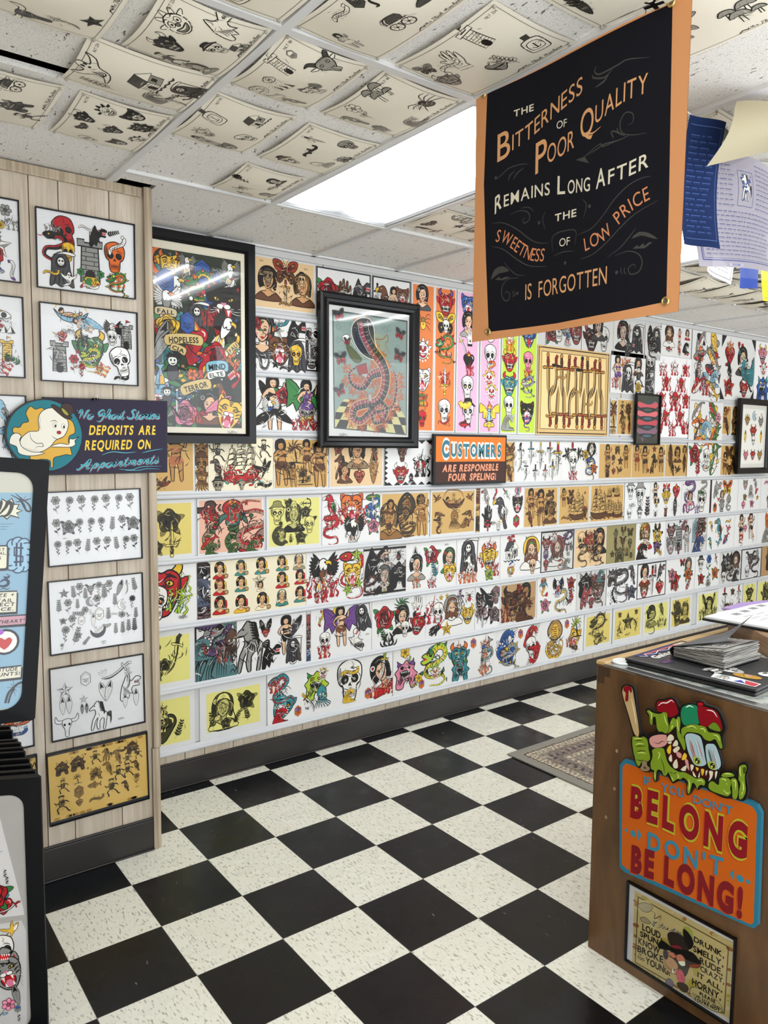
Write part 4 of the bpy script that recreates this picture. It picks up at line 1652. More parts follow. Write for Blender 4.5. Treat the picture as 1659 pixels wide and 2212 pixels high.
# rails that hold the rows of prints
RAILS = [(.187, 'lowest white rail, just above the dark cove base'), (.487, 'second white rail from the floor, over the row with the teal tiger'),
         (.793, 'third white rail from the floor, under the telephone ladies print'), (1.105, 'fourth white rail from the floor, under the pink mermaid goddess print'),
         (1.413, 'fifth white rail from the floor, under the ship and hula dancer prints'), (1.712, 'sixth white rail from the floor, level with the feet of the big frames'),
         (2.005, 'seventh white rail, between the panther lady print and the purple bat print'), (2.297, 'topmost white rail, under the butterfly cowgirl print')]
for z, lab in RAILS:
    mb = MB()
    prof = [(WALL - .0045, z + .014), (WALL - .0125, z + .017), (WALL - .015, z + .009), (WALL - .02, z + .005), (WALL - .027, z + .001), (WALL - .029, z - .006), (WALL - .026, z - .013), (WALL - .017, z - .016), (WALL - .0045, z - .017)]
    xe = 7.1 if z < 1.6 else 5.9
    xe0 = -.09
    if z > 1.9:
        xe0, xe = (.565, 1.61) if z < 2.1 else (.565, .925)
    mb.prism(prof, xe0, xe, ax=0)
    r = mb.build('display_rail', RAILW)
    tag(r, lab, 'rail', 'white rails holding the prints')


# fluorescent troffers
LENS = bpy.data.materials.new('prismatic_lens')
LENS.use_nodes = True
nt = LENS.node_tree
nt.nodes.remove(nt.nodes['Principled BSDF'])
em = N(LENS, 'ShaderNodeEmission')
v = coords(LENS)
sp = N(LENS, 'ShaderNodeSeparateXYZ')
LK(LENS, v, sp.inputs[0])
ax = math_node(LENS, 'ABSOLUTE', sp.outputs[0])
band = ramp(LENS, math_node(LENS, 'MULTIPLY', ax, 3.2), [(0, (.13, .13, .13)), (.2, (.22, .22, .22)), (.36, (1, 1, 1)), (.44, (3.2, 3.2, 3.2)), (.52, (1.0, 1.0, 1.0)), (.72, (.22, .22, .22)), (1, (.13, .13, .13))])
ends = ramp(LENS, math_node(LENS, 'ABSOLUTE', sp.outputs[1]), [(.46, (1, 1, 1)), (.565, (.25, .25, .25))])
ck = N(LENS, 'ShaderNodeTexChecker')
ck.inputs['Scale'].default_value = 1 / .0065
LK(LENS, v, ck.inputs['Vector'])
ck.inputs['Color1'].default_value = (1.1, 1.1, 1.1, 1)
ck.inputs['Color2'].default_value = (.86, .88, .9, 1)
st = mix(LENS, 1.0, mix(LENS, 1.0, band, ends, 'MULTIPLY'), ck.outputs[0], 'MULTIPLY')
tintl = mix(LENS, 1.0, st, (.96, .99, 1.0), 'MULTIPLY')
LK(LENS, tintl, em.inputs['Color'])
em.inputs['Strength'].default_value = LAMP_STRENGTH
LK(LENS, em.outputs[0], [n for n in nt.nodes if n.type == 'OUTPUT_MATERIAL'][0].inputs[0])
LAB = ['bright fluorescent ceiling light panel behind the hanging black banner', 'bright ceiling light panel behind the prayer flags']
for k, (x, y) in enumerate(TROFFERS):
    hw, hl = (.287, .5875) if k == 0 else (.305, .6)
    t = empty('ceiling_light', (x + hw, y + hl, CEIL))
    tag(t, LAB[k] if k < 2 else 'bright ceiling light panel in the ceiling grid near the shop entrance', 'ceiling light', 'ceiling lights')
    mb = frame_mesh(hw * 2 - .026, hl * 2 - .026, .016 if k else .01, .014, [(0, .012), (0, 0), (.012, -.004), (.018, .004), (.018, .012)])
    mb.build('light_frame', RAILW, t).location.z = -.004
    MB().box(.018 - hw, hw - .018, .018 - hl, hl - .018, .02, .09).build('light_housing', WHITE, t)
    MB().box(.029 - hw, hw - .029, .031 - hl, hl - .031, 0, .006).build('light_lens', LENS, t)


# ------------------------------------------------------------------ counter and what stands on it
CWOOD = mat('dark_varnished_panel', '6b4c2c', .42)
v = coords(CWOOD, (14, 5, 1.2))
g1 = noise(CWOOD, v, 3, 5, .6, .4)
LK(CWOOD, ramp(CWOOD, g1, [(.3, '4b331d'), (.55, '614427'), (.75, '6b4d2e')]), bsdf(CWOOD).inputs['Base Color'])
LIGHTW = mat('light_oak_edge', 'c09c66', .45)
LK(LIGHTW, ramp(LIGHTW, noise(LIGHTW, coords(LIGHTW, (3, 40, 40)), 3, 3), [(.35, 'ad8853'), (.65, 'cdae7b')]), bsdf(LIGHTW).inputs['Base Color'])
BOXW = mat('walnut_stand', '8d6b4d', .45)
LK(BOXW, ramp(BOXW, noise(BOXW, coords(BOXW, (4, 4, 40)), 3, 4, .5, .5), [(.3, '7a5a3f'), (.7, '9c7a5b')]), bsdf(BOXW).inputs['Base Color'])
CY0, CY1, CTOP = -3.4, -1.545, .960
ct = empty('counter', (1.2, -2.3, 0))
tag(ct, 'brown wooden shop counter with a glass top and a monster sign on its end', 'counter')


def local(o, p):
    o.location = -Vector(p)
    return o


LC = (1.2, -2.3, 0)
local(MB().box(COUNTER, COUNTER + .02, CY0, CY1, 0, CTOP).build('end_panel', CWOOD, ct, bevel=.002), LC)
local(MB().box(COUNTER + .02, 1.85, CY1 - .02, CY1, 0, CTOP).build('side_panel', CWOOD, ct, bevel=.002), LC)
local(MB().box(COUNTER + .021, 1.85, CY0, CY1 - .021, .06, CTOP - .05).build('cabinet_body', MATTE, ct), LC)
local(MB().box(COUNTER, 1.85, CY1 - .03, CY1 + .004, CTOP, CTOP + .012).build('oak_edge', LIGHTW, ct, bevel=.003), LC)
local(MB().box(COUNTER - .002, COUNTER + .004, CY0, CY1 - .03, CTOP, CTOP + .008).box(COUNTER + .004, COUNTER + .036, CY0, CY1 - .03, CTOP, CTOP + .006).build('metal_strip', CHROME, ct, bevel=.0015), LC)
GT = mat('grey_glass_top', 'a9b0b0', .06, spec=.6)
LK(GT, ramp(GT, noise(GT, coords(GT, (1, 2, 1)), 9, 3, .6, 1), [(.35, '6d7471'), (.5, 'b9beb8'), (.62, 'c9c7b8')]), bsdf(GT).inputs['Base Color'])
local(MB().box(COUNTER + .036, 1.85, CY0, CY1 - .03, CTOP - .006, CTOP + .005).build('glass_top', GT, ct), LC)
# corner dowel patch and screw holes on the end panel
local(MB().box(COUNTER - .0012, COUNTER + .001, CY1 - .052, CY1 - .006, CTOP - .032, CTOP - .004).box(COUNTER - .0012, COUNTER + .001, CY1 - .03, CY1 - .006, CTOP - .058, CTOP - .032).build('corner_brace', mat('dark_stain', '3f2c1b', .5), ct), LC)
mb = MB()
for y, z in ((-1.628, .575), (-1.632, .700), (-1.600, .47)):
    mb.bm.faces.new([mb.bm.verts.new((COUNTER - .0008, y + .005 * cos(a), z + .006 * sin(a))) for a in np.linspace(0, 2 * pi, 11)[:-1]])
local(mb.build('screw_hole', mat('pale_chip', 'a08060', .7), ct), LC)

# laptop, shut, with stickers on the lid
lap = empty('laptop', (1.03, -1.81, CTOP + .006), (0, 0, radians(3.7)))
tag(lap, 'closed black laptop covered in stickers under the flip book on the counter', 'laptop')
LAPM = mat('laptop_black', '17171a', .38)
MB().box(-.175, .175, -.205, .205, .0, .012).build('laptop_base', LAPM, lap, bevel=.008, seg=3)
MB().box(-.176, .176, -.206, .206, .0125, .024).build('laptop_lid', LAPM, lap, bevel=.007, seg=3)
a = Art(.34, .4)
# the lid is read from the counter's end: its own x runs towards the till
a.fill([(-.14, .198), (.10, .198), (.10, .168), (.06, .164), (-.12, .16)], '2b2a63')
a.fill([(-.10, .18), (.09, .18), (.09, .186), (-.1, .186)], 'e0634a')
a.line([(-.13, .18), (-.11, .165), (-.09, .187), (-.06, .165), (-.02, .18), (.02, .166), (.05, .178), (.08, .166)], .003, 'w', 0, 1)
a.text('Galactic', [(-.11, .132), (.055, .135)], .027, 'w', .04)
a.blob(ell(-.115, .095, .03, .018), '26224f', .002, 1, '1c1c1f')
a.text('LOST CAUSE', [(-.138, .091), (-.093, .093)], .008, 'd0406a')
a.fill([(.09, .15), (.15, .15), (.15, .19), (.09, .19)], 'd7b48d')
a.put('skull', .12, .17, .016, 0, 'wnk')
a.build('sticker', INK, lap, None).location.z = .0246
a = Art(.34, .4)
a.blob(ell(-.05, -.06, .03, .055), 'b9b9b4', .002, 1)
a.put('skull', -.045, -.075, .03, 1.6, 'wde')
a.blob(ell(-.075, -.135, .022, .04, .2), 'c08d2a', .002, 1, '7b551a')
a.put('cat', -.075, -.135, .02, 1.5, 'ynk')
a.fill([(-.165, -.07), (-.12, -.06), (-.11, -.12), (-.12, -.195), (-.16, -.195)], 'eeeef0')
a.put('demon', -.14, -.095, .024, 1.6, 'wrw')
a.fill([(-.155, -.13), (-.125, -.14), (-.15, -.165)], '2b3f9c')
a.fill([(-.155, -.165), (-.12, -.15), (-.125, -.192), (-.158, -.192)], 'c3303a')
a.put('skull', .0, -.165, .035, 1.4, 'wek')
a.put('eagle', -.09, -.05, .04, 1.5, 'wwe')
a.build('sticker', INK, lap, None).location.z = .0246
# flip book of photographs on the laptop
bk = empty('photo_flip_book', (1.085, -1.79, CTOP + .0326))
tag(bk, 'thick black flip book of prints with its cover curling up on the laptop', 'book')
PAGES = mat('page_edges', '8f8c86', .6)
LK(PAGES, ramp(PAGES, noise(PAGES, coords(PAGES, (3, 3, 260)), 3, 2), [(.4, '4f4d4b'), (.6, 'b5b2aa')]), bsdf(PAGES).inputs['Base Color'])
rb = random.Random(3)
mb = MB()
nlay = 15
for k in range(nlay):
    z0 = .003 + .054 * k / nlay
    e = rb.uniform(-.004, .006)
    f = rb.uniform(-.003, .004)
    q = [(-.115 - f, .083), (-.117 - f, -.086 + e), (.085 + f, -.088 + e), (.12 + f, .08)]      # leaves lie closer at the spine
    lo = [mb.bm.verts.new((x, y, .003 + (.028 if y > 0 else .054) * k / nlay)) for x, y in q]
    hi = [mb.bm.verts.new((v_.co.x, v_.co.y, v_.co.z + (.0015 if v_.co.y > 0 else .0028))) for v_ in lo]
    mb.bm.faces.new(lo)
    mb.bm.faces.new(hi)
    for i in range(4):
        mb.bm.faces.new((lo[i], lo[(i + 1) % 4], hi[(i + 1) % 4], hi[i]))
mb.prism([(-.110, .080), (-.112, -.08), (.082, -.082), (.115, .077)], .003, .028)
mb.build('page_block', PAGES, bk)
CVR = mat('book_cover_black', '1c1c1e', .42)
MB().prism([(-.120, .092), (-.124, -.088), (.088, -.09), (.125, .088)], 0, .003).build('back_cover', CVR, bk)
mb = MB()
mb.grid(lambda u, v: (-.118 + .243 * u, .084 + .012 * sin(pi * v), .001 + .034 * v), 1, 8)
mb.build('spine', CVR, bk, smooth=True)


def cover(u, v):      # u along the spine, v towards the free edge
    A, B_, C, D = Vector((-.120, .084, .034)), Vector((.09, .088, .036)), Vector((.085, -.065, .140)), Vector((-.035, -.04, .064))
    p = A.lerp(B_, u).lerp(D.lerp(C, u), v)
    p.z -= .016 * u * sin(pi * v)
    p.z = max(p.z, .035 + .155 * (.084 - p.y))
    return p


MB().grid(cover, 10, 12).build('front_cover', mat('cover_lining_grey', '55565a', .5), bk, smooth=True)
a = Art(.19, .15)
a.fill([(-.09, -.07), (.085, -.07), (.085, .07), (-.09, .07)], 'a19f99')
a.put('skull', -.04, -.03, .03, 0, 'wde')
a.put('rose', .02, -.02, .035, 0, 'emd')
a.line([(-.07, .02), (.06, .03)], .01, 'd', 0, 1)
pt = a.build('top_page', INK, bk)
pt.location = (-.005, -.004, .0462)
pt.rotation_euler = (radians(-8.8), 0, 0)

# papers in their binder on a walnut stand
stn = MB().prism([(1.51, -1.585), (1.25, -1.905), (1.60, -2.185), (1.84, -1.865)], CTOP + .0055, 1.032).build('wooden_stand', BOXW, bevel=.003)
tag(stn, 'low brown wooden stand on the counter carrying the clipboard of papers', 'stand')
cb = empty('clipboard', (1.55, -1.70, 1.033), (0, 0, radians(-3)))
tag(cb, 'black clipboard with white printed sheets on the wooden counter stand', 'clipboard')
MB().prism([(-.20, .12), (-.165, -.13), (.06, -.30), (.3, -.25), (.3, .16), (.17, .17)], 0, .008).build('board', MATTE, cb, bevel=.003)
MB().prism([(-.19, .115), (-.158, -.12), (.06, -.29), (.29, -.24), (.29, .13), (.15, .14)], .0085, .0155).build('paper_sheets', mat('white_paper', 'e9e9ea', .5), cb)
a = Art(.4, .4)
a.rect(-.15, -.07, .16, .13, 'e4e4e6')
for k in range(4):
    a.rect(-.13 + k * .075, .06 + .012 * k, -.09 + k * .075, .085 + .012 * k, '8f8f92')
    for j in range(3):
        a.line([(-.13 + k * .08, .03 - j * .03), (-.075 + k * .08, .035 - j * .03)], .006, 'c4c4c8', 0, 1)
a.build('form_print', INK, cb).location = (.05, 0, .0157)
MB().prism([(.02, .125), (.15, .143), (.295, .135), (.295, .165), (.16, .19), (.0, .17)], .0085, .014).build('lilac_folder', mat('lilac_card', 'a58cc4', .6), cb)
tk = MB().lathe([(.001, 0), (.03, 0), (.034, .004), (.03, .008), (.001, .008)], 18).build('paper_doily_coaster', mat('crumpled_white', 'dfe3e3', .5))
tk.location = (.858, -1.598, CTOP + .0055)
tag(tk, 'small white crumpled coaster beside the corner of the laptop', 'coaster')

# rug behind the counter
RUGM = ink_material('rug_pile', .95)
nz = noise(RUGM, coords(RUGM), 55, 4, .7, 1.0)
at = [n for n in RUGM.node_tree.nodes if n.type == 'ATTRIBUTE'][0]
LK(RUGM, mix(RUGM, .85, at.outputs['Color'], ramp(RUGM, nz, [(.38, '6f6a68'), (.5, 'e6e2da'), (.62, 'fffdf6')]), 'MULTIPLY'), bsdf(RUGM).inputs['Base Color'])
RW, RH = 1.60, 1.22
rg = empty('area_rug', (1.732 + RW / 2, -.266 - RH / 2, 0))
tag(rg, 'faded grey patterned area rug on the checkered floor behind the counter', 'rug')
MB().box(-RW / 2, RW / 2, -RH / 2, RH / 2, .0005, .009).build('rug_edge', mat('rug_binding', '8b887f', .95), rg, bevel=.003)
a = Art(RW - .1, RH - .1)
w_, h_ = RW / 2 - .05, RH / 2 - .05
a.rect(-w_, -h_, w_, h_, 'a9a195')


def band_of(i, c, wd):
    for p, q in (((-1, -1), (1, -1)), ((1, -1), (1, 1)), ((1, 1), (-1, 1)), ((-1, 1), (-1, -1))):
        a.line([(p[0] * (w_ - i), p[1] * (h_ - i)), (q[0] * (w_ - i), q[1] * (h_ - i))], wd, c, 0, 1)


def dashes(i, c, step, wd, ln, sl):
    for s in (-1, 1):
        for x in np.arange(-w_ + i, w_ - i, step):
            a.line([(x, s * (h_ - i) - ln / 2), (x + sl, s * (h_ - i) + ln / 2)], wd, c, 0, 1)
        for y in np.arange(-h_ + i, h_ - i, step):
            a.line([(s * (w_ - i) - ln / 2, y), (s * (w_ - i) + ln / 2, y + sl)], wd, c, 0, 1)


band_of(.012, '4c3f3b', .007)
dashes(.027, 'ddd0bc', .024, .012, .02, 0)
band_of(.115, '8b7f78', .09)
dashes(.05, 'e0cfb2', .03, .008, .02, .012)
dashes(.115, '504b58', .045, .016, .03, .01)
dashes(.10, 'bfae9b', .06, .01, .02, -.012)
dashes(.18, 'dccab0', .036, .012, .022, .016)
band_of(.2, '7b706a', .004)
a.fill([(-w_ + .22, -h_ + .22), (w_ - .22, -h_ + .22), (w_ - .22, h_ - .22), (-w_ + .22, h_ - .22)], '9d958b')
rr_ = random.Random(8)
for k in range(150):
    x, y = rr_.uniform(-w_ + .24, w_ - .24), rr_.uniform(-h_ + .24, h_ - .24)
    a.fill(ell(x, y, rr_.uniform(.008, .02), rr_.uniform(.006, .014), rr_.random(), 7), rr_.choice(['5d5757', '6a6470', 'c7bba8', '7d746c']))
a.fill([(cos(t) * .42 * (1 + .07 * sin(14 * t)), sin(t) * .27 * (1 + .07 * sin(14 * t))) for t in np.linspace(0, 2 * pi, 60)[:-1]], 'e6dfb8')
a.build('rug_pile', RUGM, rg, None).location.z = .0092


def Z(s):
    """points of a drawing on its own board, in tenths of a millimetre"""
    return [tuple(float(c) * 1e-4 for c in q.split(',')) for q in s.split()]


def T(art, txt, base, top, c, **k):
    b, t = Z(base), Z(top)[0]
    h = (t[1] - b[0][1]) if k.get('upright', True) else math.hypot(t[0] - b[0][0], t[1] - b[0][1])
    art.text(txt, b, h, c, **k)


# ------------------------------------------------------------------ hanging canvas banner
def banner():
    W, H = .652, .668
    ORG = (.338, -1.755, 2.2845)
    root = empty('hanging_banner')
    basis(root, ORG, (0, -1, 0), (0, 0, 1))
    tag(root, 'black canvas banner with orange hem and lettering hanging from the ceiling grid', 'banner')

    def wob(x, y):
        return .004 * np.sin(7 * x + 3 * y) * (1 - y / .4) * .6 + .003 * np.sin(14 * x)
    a = Art(W, H)
    a.rect(-W / 2, -H / 2, W / 2, H / 2, 'da9a68')
    a.fill(Z('-2837,3340 -2032,3321 -443,3296 961,3285 2209,3285 2806,3270 2856,1392 2919,-773 2959,-2970 2941,-3089 1739,-3140 -217,-3170 -2622,-3120 -2787,-1104 -2916,933'), '1a1a20')
    O, C, G = 'dfa673', 'e3dcc6', '4a4945'
    u = dict(bold=.0, gap=.16)
    T(a, 'THE', '-1856,2413 -1159,2356', '-1861,2588', C, bold=.02, gap=.2)
    T(a, 'B', '-2423,1409 -1964,1462', '-2445,2169', O, bold=.005)
    T(a, 'ITTERNESS', '-1890,1567 -1360,1663 -843,1834 -274,2020 456,2215', '-1902,1993', O, **u)
    T(a, 'OF', '-354,1628 -17,1593', '-361,1823', C, **u)
    T(a, 'P', '-1057,726 -671,786', '-1084,1545', O, bold=.005)
    T(a, 'OOR', '-651,882 -224,918 241,1007', '-667,1362', O, **u)
    T(a, 'Q', '433,1129 832,1184', '408,1795', O, bold=.005)
    a.line(Z('623,1222 816,1162 1051,1236'), .006, O, 2)
    T(a, 'UALITY', '878,1339 1307,1485 1721,1594 2276,1594', '860,1793', O, **u)
    T(a, 'R', '-2487,45 -2240,174', '-2500,517', C, bold=.01)
    T(a, 'EMAINS', '-2160,168 -1333,177 -538,90', '-2170,491', C, bold=.008, gap=.2)
    T(a, 'L', '-279,31 -15,-24', '-296,495', C, bold=.01)
    T(a, 'ONG', '71,-49 781,-163', '59,287', C, bold=.008, gap=.2)
    T(a, 'A', '963,-171 1233,-154', '946,286', C, bold=.01)
    T(a, 'FTER', '1313,-153 1855,-119 2376,-41', '1299,190', C, bold=.008, gap=.2)
    T(a, 'THE', '-344,-627 374,-661', '-351,-438', C, bold=.02, gap=.2)
    T(a, 'SWEETNESS', '-2448,-691 -2159,-787 -1891,-965 -1627,-1169 -1326,-1357 -1034,-1471 -711,-1533', '-2431,-356', 'd98f63', upright=False, gap=.15)
    T(a, 'OF', '-177,-1279 179,-1304', '-184,-1073', C, **u)
    T(a, 'LOW PRICE', '687,-1564 1004,-1496 1323,-1403 1626,-1167 1891,-980 2136,-855 2452,-764', '600,-1240', 'd98f63', upright=False, gap=.16, sp=.55)
    T(a, 'IS FORGOTTEN', '-1334,-2425 -289,-2433 566,-2440 1357,-2446', '-1348,-1990', O, gap=.16, sp=.6)
    for w, pts in ((.003, '-2572,-178 -2175,-250 -1689,-510 -1218,-866 -887,-1038 -529,-1110'), (.003, '-2586,-796 -2154,-953 -1622,-1332 -1195,-1562 -587,-1691'),
                   (.003, '438,-1123 867,-1061 1200,-835 1519,-536 1895,-314 2233,-248 2445,-266'), (.003, '532,-1725 925,-1679 1326,-1485 1709,-1217 2111,-992 2663,-836'),
                   (.003, '-404,-1339 -423,-1015 -265,-932 -39,-923 362,-1003 346,-1357'), (.0025, '-380,-1475 -58,-1435 332,-1482'),
                   (.0025, '-674,-290 -766,-474 -666,-754'), (.0025, '558,-300 687,-470 604,-768'), (.003, '-1917,-86 -1576,-65 -1281,-179 -1234,-369 -1418,-417 -1463,-317 -1360,-295'),
                   (.0025, '-1557,-9 -1285,-43 -1076,-197'), (.003, '1572,-1842 1925,-1803 2212,-1924 2313,-2125 2229,-2319 2010,-2334 1957,-2193 2096,-2125 2146,-2213'),
                   (.0025, '1356,-1837 1727,-1672 2004,-1438 2124,-1320'), (.0025, '1762,-2132 1750,-2223 1801,-2298'), (.0025, '1859,-2149 1841,-2239 1899,-2328'),
                   (.003, '-1564,-1811 -1953,-1783 -2169,-1967 -2138,-2255 -1958,-2360 -1875,-2200 -2010,-2102 -2074,-2170'), (.0025, '-2122,-1287 -1873,-1549 -1653,-1710 -1354,-1791'),
                   (.0025, '-1813,-2101 -1744,-2220 -1807,-2288'), (.0025, '-1735,-2113 -1680,-2223 -1738,-2283'),
                   (.003, '-2500,965 -2344,1001 -1997,1137 -1571,1124 -1300,1049'), (.004, '-2009,820 -1948,941 -1779,1017'), (.004, '-1836,805 -1691,932 -1443,1014'),
                   (.0045, '860,2674 813,2571 936,2460 1170,2453 1494,2476 1747,2496 2304,2334'), (.005, '747,2515 802,2429 1108,2331 1335,2431'), (.006, '862,2194 1112,2251 1238,2389'),
                   (.003, '2298,717 1943,775 1654,916 1595,1169 1732,1332 1924,1244 1931,1062 1792,1029'), (.0035, '1849,791 1531,771 1169,800 969,752 556,681'),
                   (.004, '1430,854 1359,1007 1457,1003 1624,873'), (.004, '1519,1063 1556,946 1754,807'), (.003, '556,681 1033,841 1137,756 1499,767')):
        a.line(Z(pts), w * .9, G, 3 if w > .003 else 1)
    for p in ('-892,-528', '787,-527', '35,-1716', '1637,-2233', '-1607,-2210', '-2470,1019'):
        x, y = Z(p)[0]
        a.fill(ell(x, y, .004, .0045), G)
    a.fill(Z('299,694 591,685 738,488'), G)
    a.fill(Z('2009,-1544 2191,-1425 2469,-1510 2685,-1683 2504,-1620 2256,-1517'), G, 2)
    a.fill(Z('2050,-1775 2172,-1707 2205,-1766 2325,-1699 2359,-1771 2477,-1704 2554,-1732 2361,-1823'), G)
    a.fill(Z('-2575,-1680 -2454,-1447 -2163,-1398 -1916,-1572 -2270,-1574 -2493,-1662'), G, 2)
    a.fill(Z('-2423,-1721 -2267,-1668 -2220,-1739 -2066,-1702 -1867,-1742 -2130,-1785'), G)
    p = a.build('cloth', INK_CLOTH, root, 'da9a68', wob)
    # hem seam and back of the cloth
    b = MB().grid(lambda s, t: ((s - .5) * W, (t - .5) * H, float(wob((s - .5) * W, (t - .5) * H)) - .0012), 24, 20).build('cloth_back', mat('canvas_back', '9c6a3c', .9), root, smooth=True)
    for q in ('-2964,3347', '2794,3275', '2952,-3080', '-2622,-3120'):
        x, y = Z(q)[0]
        g = MB().lathe([(.0055, 0), (.006, .002), (.009, .0024), (.0102, 0)], 20).build('grommet', BRASS, root, smooth=True)
        g.location = (x, y, .004 + float(wob(np.array(x), np.array(y))))
        g2 = MB().lathe([(.0002, 0), (.0055, .0002)], 16).build('grommet_hole', mat('hole_grey', '6a5a4c', .8), root)
        g2.location = (x, y, .0045 + float(wob(np.array(x), np.array(y))))


banner()


# ------------------------------------------------------------------ monster sign on the counter's end
def board(name, label, org, ux, uy, outline, thick, side, face_art, parts=None):
    root = empty(name)
    basis(root, org, ux, uy)
    tag(root, label, 'sign')
    MB().prism(outline, -thick, 0).build('board', side, root, bevel=.0012)
    face_art.build('painted_face', INK_GLOSS, root, None).location.z = .0002
    return root


def belong():
    X = COUNTER - .018
    out = Z('-2276,482 -2116,715 1843,914 2046,878 2167,696 2223,-2400 2117,-2549 -1968,-2875 -2161,-2783')
    inn = Z('-2172,443 -2060,601 1810,798 1951,763 2046,634 2108,-2370 2037,-2473 -1907,-2726 -2079,-2670')
    a = Art(.56, .72)
    a.fill(out, '296e86')
    a.fill(inn, 'bc5810')
    S = (-.004, -.004, 'b0410f')
    blue, red = '347b93', '800f1b'
    T(a, 'IF', '-1408,194 -1180,220', '-1419,439', blue, bold=.03, shadow=S)
    T(a, 'YOU', '-810,188 -74,262', '-822,451', blue, bold=.02, shadow=S)
    T(a, "DON'T", '210,231 1388,333', '199,471', blue, bold=.02, shadow=S)
    T(a, 'BELONG', '-1829,-983 -989,-849 -236,-840 651,-812 1836,-693', '-1868,-30', 'a8a427', bold=.10, gap=.28, shadow=S)
    T(a, 'BELONG', '-1829,-983 -989,-849 -236,-840 651,-812 1836,-693', '-1868,-30', red, bold=.05, gap=.28)
    T(a, "DON'T", '-1194,-1752 -382,-1699 341,-1654 1190,-1507', '-1217,-1210', blue, bold=.03, gap=.3, shadow=S)
    T(a, 'BE LONG!', '-1740,-2706 -850,-2557 -8,-2508 729,-2484 1789,-2397', '-1774,-1887', '74141b', bold=.06, gap=.2, shadow=S, sp=.3)
    for q, rx, ry in (('-1962,-1504', .0055, .0055), ('-1705,-1507', .0105, .010), ('1684,-1341', .0105, .010), ('1907,-1328', .0062, .006)):
        x, y = Z(q)[0]
        a.fill(ell(x, y, rx, ry), blue)
    a.fill(Z('-1545,-1289 -1405,-1440 -1530,-1659'), blue)
    a.fill(Z('1388,-1345 1501,-1170 1517,-1488'), blue)
    board('slogan_sign', 'orange sign with blue edge and red lettering fixed to the counter end', (X, -1.885, 0.62), (0, -1, 0), (0, 0, 1), out, .014, mat('sign_edge_blue', '296e86', .4), a)
    # the creature cut out of board and set in front of it
    sil = Z('-2235,2899 -2192,3030 -2083,3123 -1915,3155 -1796,3109 -1741,2986 -1710,2804 -1529,1889 -1479,1729 -1377,1796 -1262,1762 -1155,1889 -999,1989 -982,2173 -1102,2151 -1193,2195 -1233,2357 -1333,2429 -1356,2524 -1266,2614 -1120,2578 -962,2586 -1024,2706 -1030,2847 -947,2962 -762,3021 -566,3128 -398,3107 -317,2990 -239,2928 -125,3038 47,3134 235,3167 261,3234 387,3291 487,3270 518,3211 784,3219 953,3134 1056,2978 1140,2751 1103,2567 1068,2449 1104,2154 1031,2077 962,2094 1039,1905 1104,1686 1072,1514 1007,1437 1053,1333 1113,1502 1272,1585 1431,1615 1503,1508 1553,1553 1529,1781 1589,1902 1704,1960 1809,1931 1816,1778 1768,1604 1807,1435 1835,1289 1802,1014 1717,889 1548,863 1429,843 1230,780 1066,771 885,797 744,812 672,853 530,828 407,698 317,762 223,587 141,453 66,472 70,712 -24,817 -186,758 -347,614 -441,665 -538,767 -660,722 -763,778 -877,780 -877,505 -948,444 -1005,502 -1002,736 -1166,663 -1360,617 -1494,679 -1578,694 -1668,841 -1736,1026 -1811,1298 -1821,1533 -1761,1626 -1938,2090 -2148,2625')
    a = Art(.56, .76)
    a.fill(sil, 'k', 2)
    g, r = '758e22', '820d19'

    def f(s, c, w=.0009, n=3, lc='k'):
        a.blob(Z(s), c, w, n, lc)
    f('-2199,2879 -2147,3026 -2048,3097 -1913,3108 -1833,3035 -1786,2872 -1540,1768 -1702,1659 -1924,2154 -2150,2684', 'b59a6c', .0012)
    f('-2153,2921 -2114,3044 -1930,3104 -1851,3001 -1888,2903 -1941,2977 -1973,2924 -1973,2673 -2027,2593 -2073,2645 -2060,2827 -2090,2878', r)
    a.line(Z('-1864,2747 -1747,2353 -1655,1968'), .003, 'e6d9b8', 1)
    f('-1003,2797 -945,2922 -760,2973 -564,3089 -411,3062 -328,2903 -285,2748 -377,2637 -555,2529 -651,2613 -806,2611 -963,2608', r)
    a.line(Z('-938,2773 -818,2892 -665,2935 -517,3052 -438,2998'), .003, 'f1e6e0', 3)
    f('-209,2798 -152,2967 49,3093 295,3107 336,2846 361,2608 134,2512 -98,2441 -195,2607', '1d7a52')
    a.line(Z('-62,2965 51,3052 183,3034'), .003, 'e6f1e6', 3)
    f('304,3096 563,3156 843,3129 961,2976 1056,2685 978,2608 917,2749 776,2787 645,2613 505,2597 374,2639', r)
    a.line(Z('567,3076 762,3092 893,2956'), .003, 'f1e6e0', 3)
    f('284,3159 319,3223 417,3256 476,3213 422,3149 337,3125', 'a5141f')
    f('646,2600 710,2727 818,2800 945,2731 1006,2603 842,2566', '64801f')
    # slimy hair and brow
    f('-1316,2492 -1248,2561 -1150,2526 -1022,2520 -866,2551 -745,2643 -636,2618 -612,2427 -557,2245 -625,2026 -781,2034 -873,2005 -939,2057 -976,2175 -1017,2392 -1095,2369 -1102,2165 -1149,2128 -1200,2193 -1224,2389', g)
    f('-569,2157 -519,2426 -434,2564 -342,2535 -301,2631 -226,2626 -203,2465 -206,2185 -83,2112 -9,1801 -65,1713 -161,1863 -290,2047 -332,2314 -419,2231 -535,2082 -594,2030', g)
    f('-166,2309 -38,2432 133,2539 363,2581 562,2587 651,2480 818,2504 983,2503 1047,2309 1082,2160 1015,2117 942,2222 854,2328 719,2230 550,2231 432,2329 231,2321 0,2249 -110,2048 -159,2144', g)
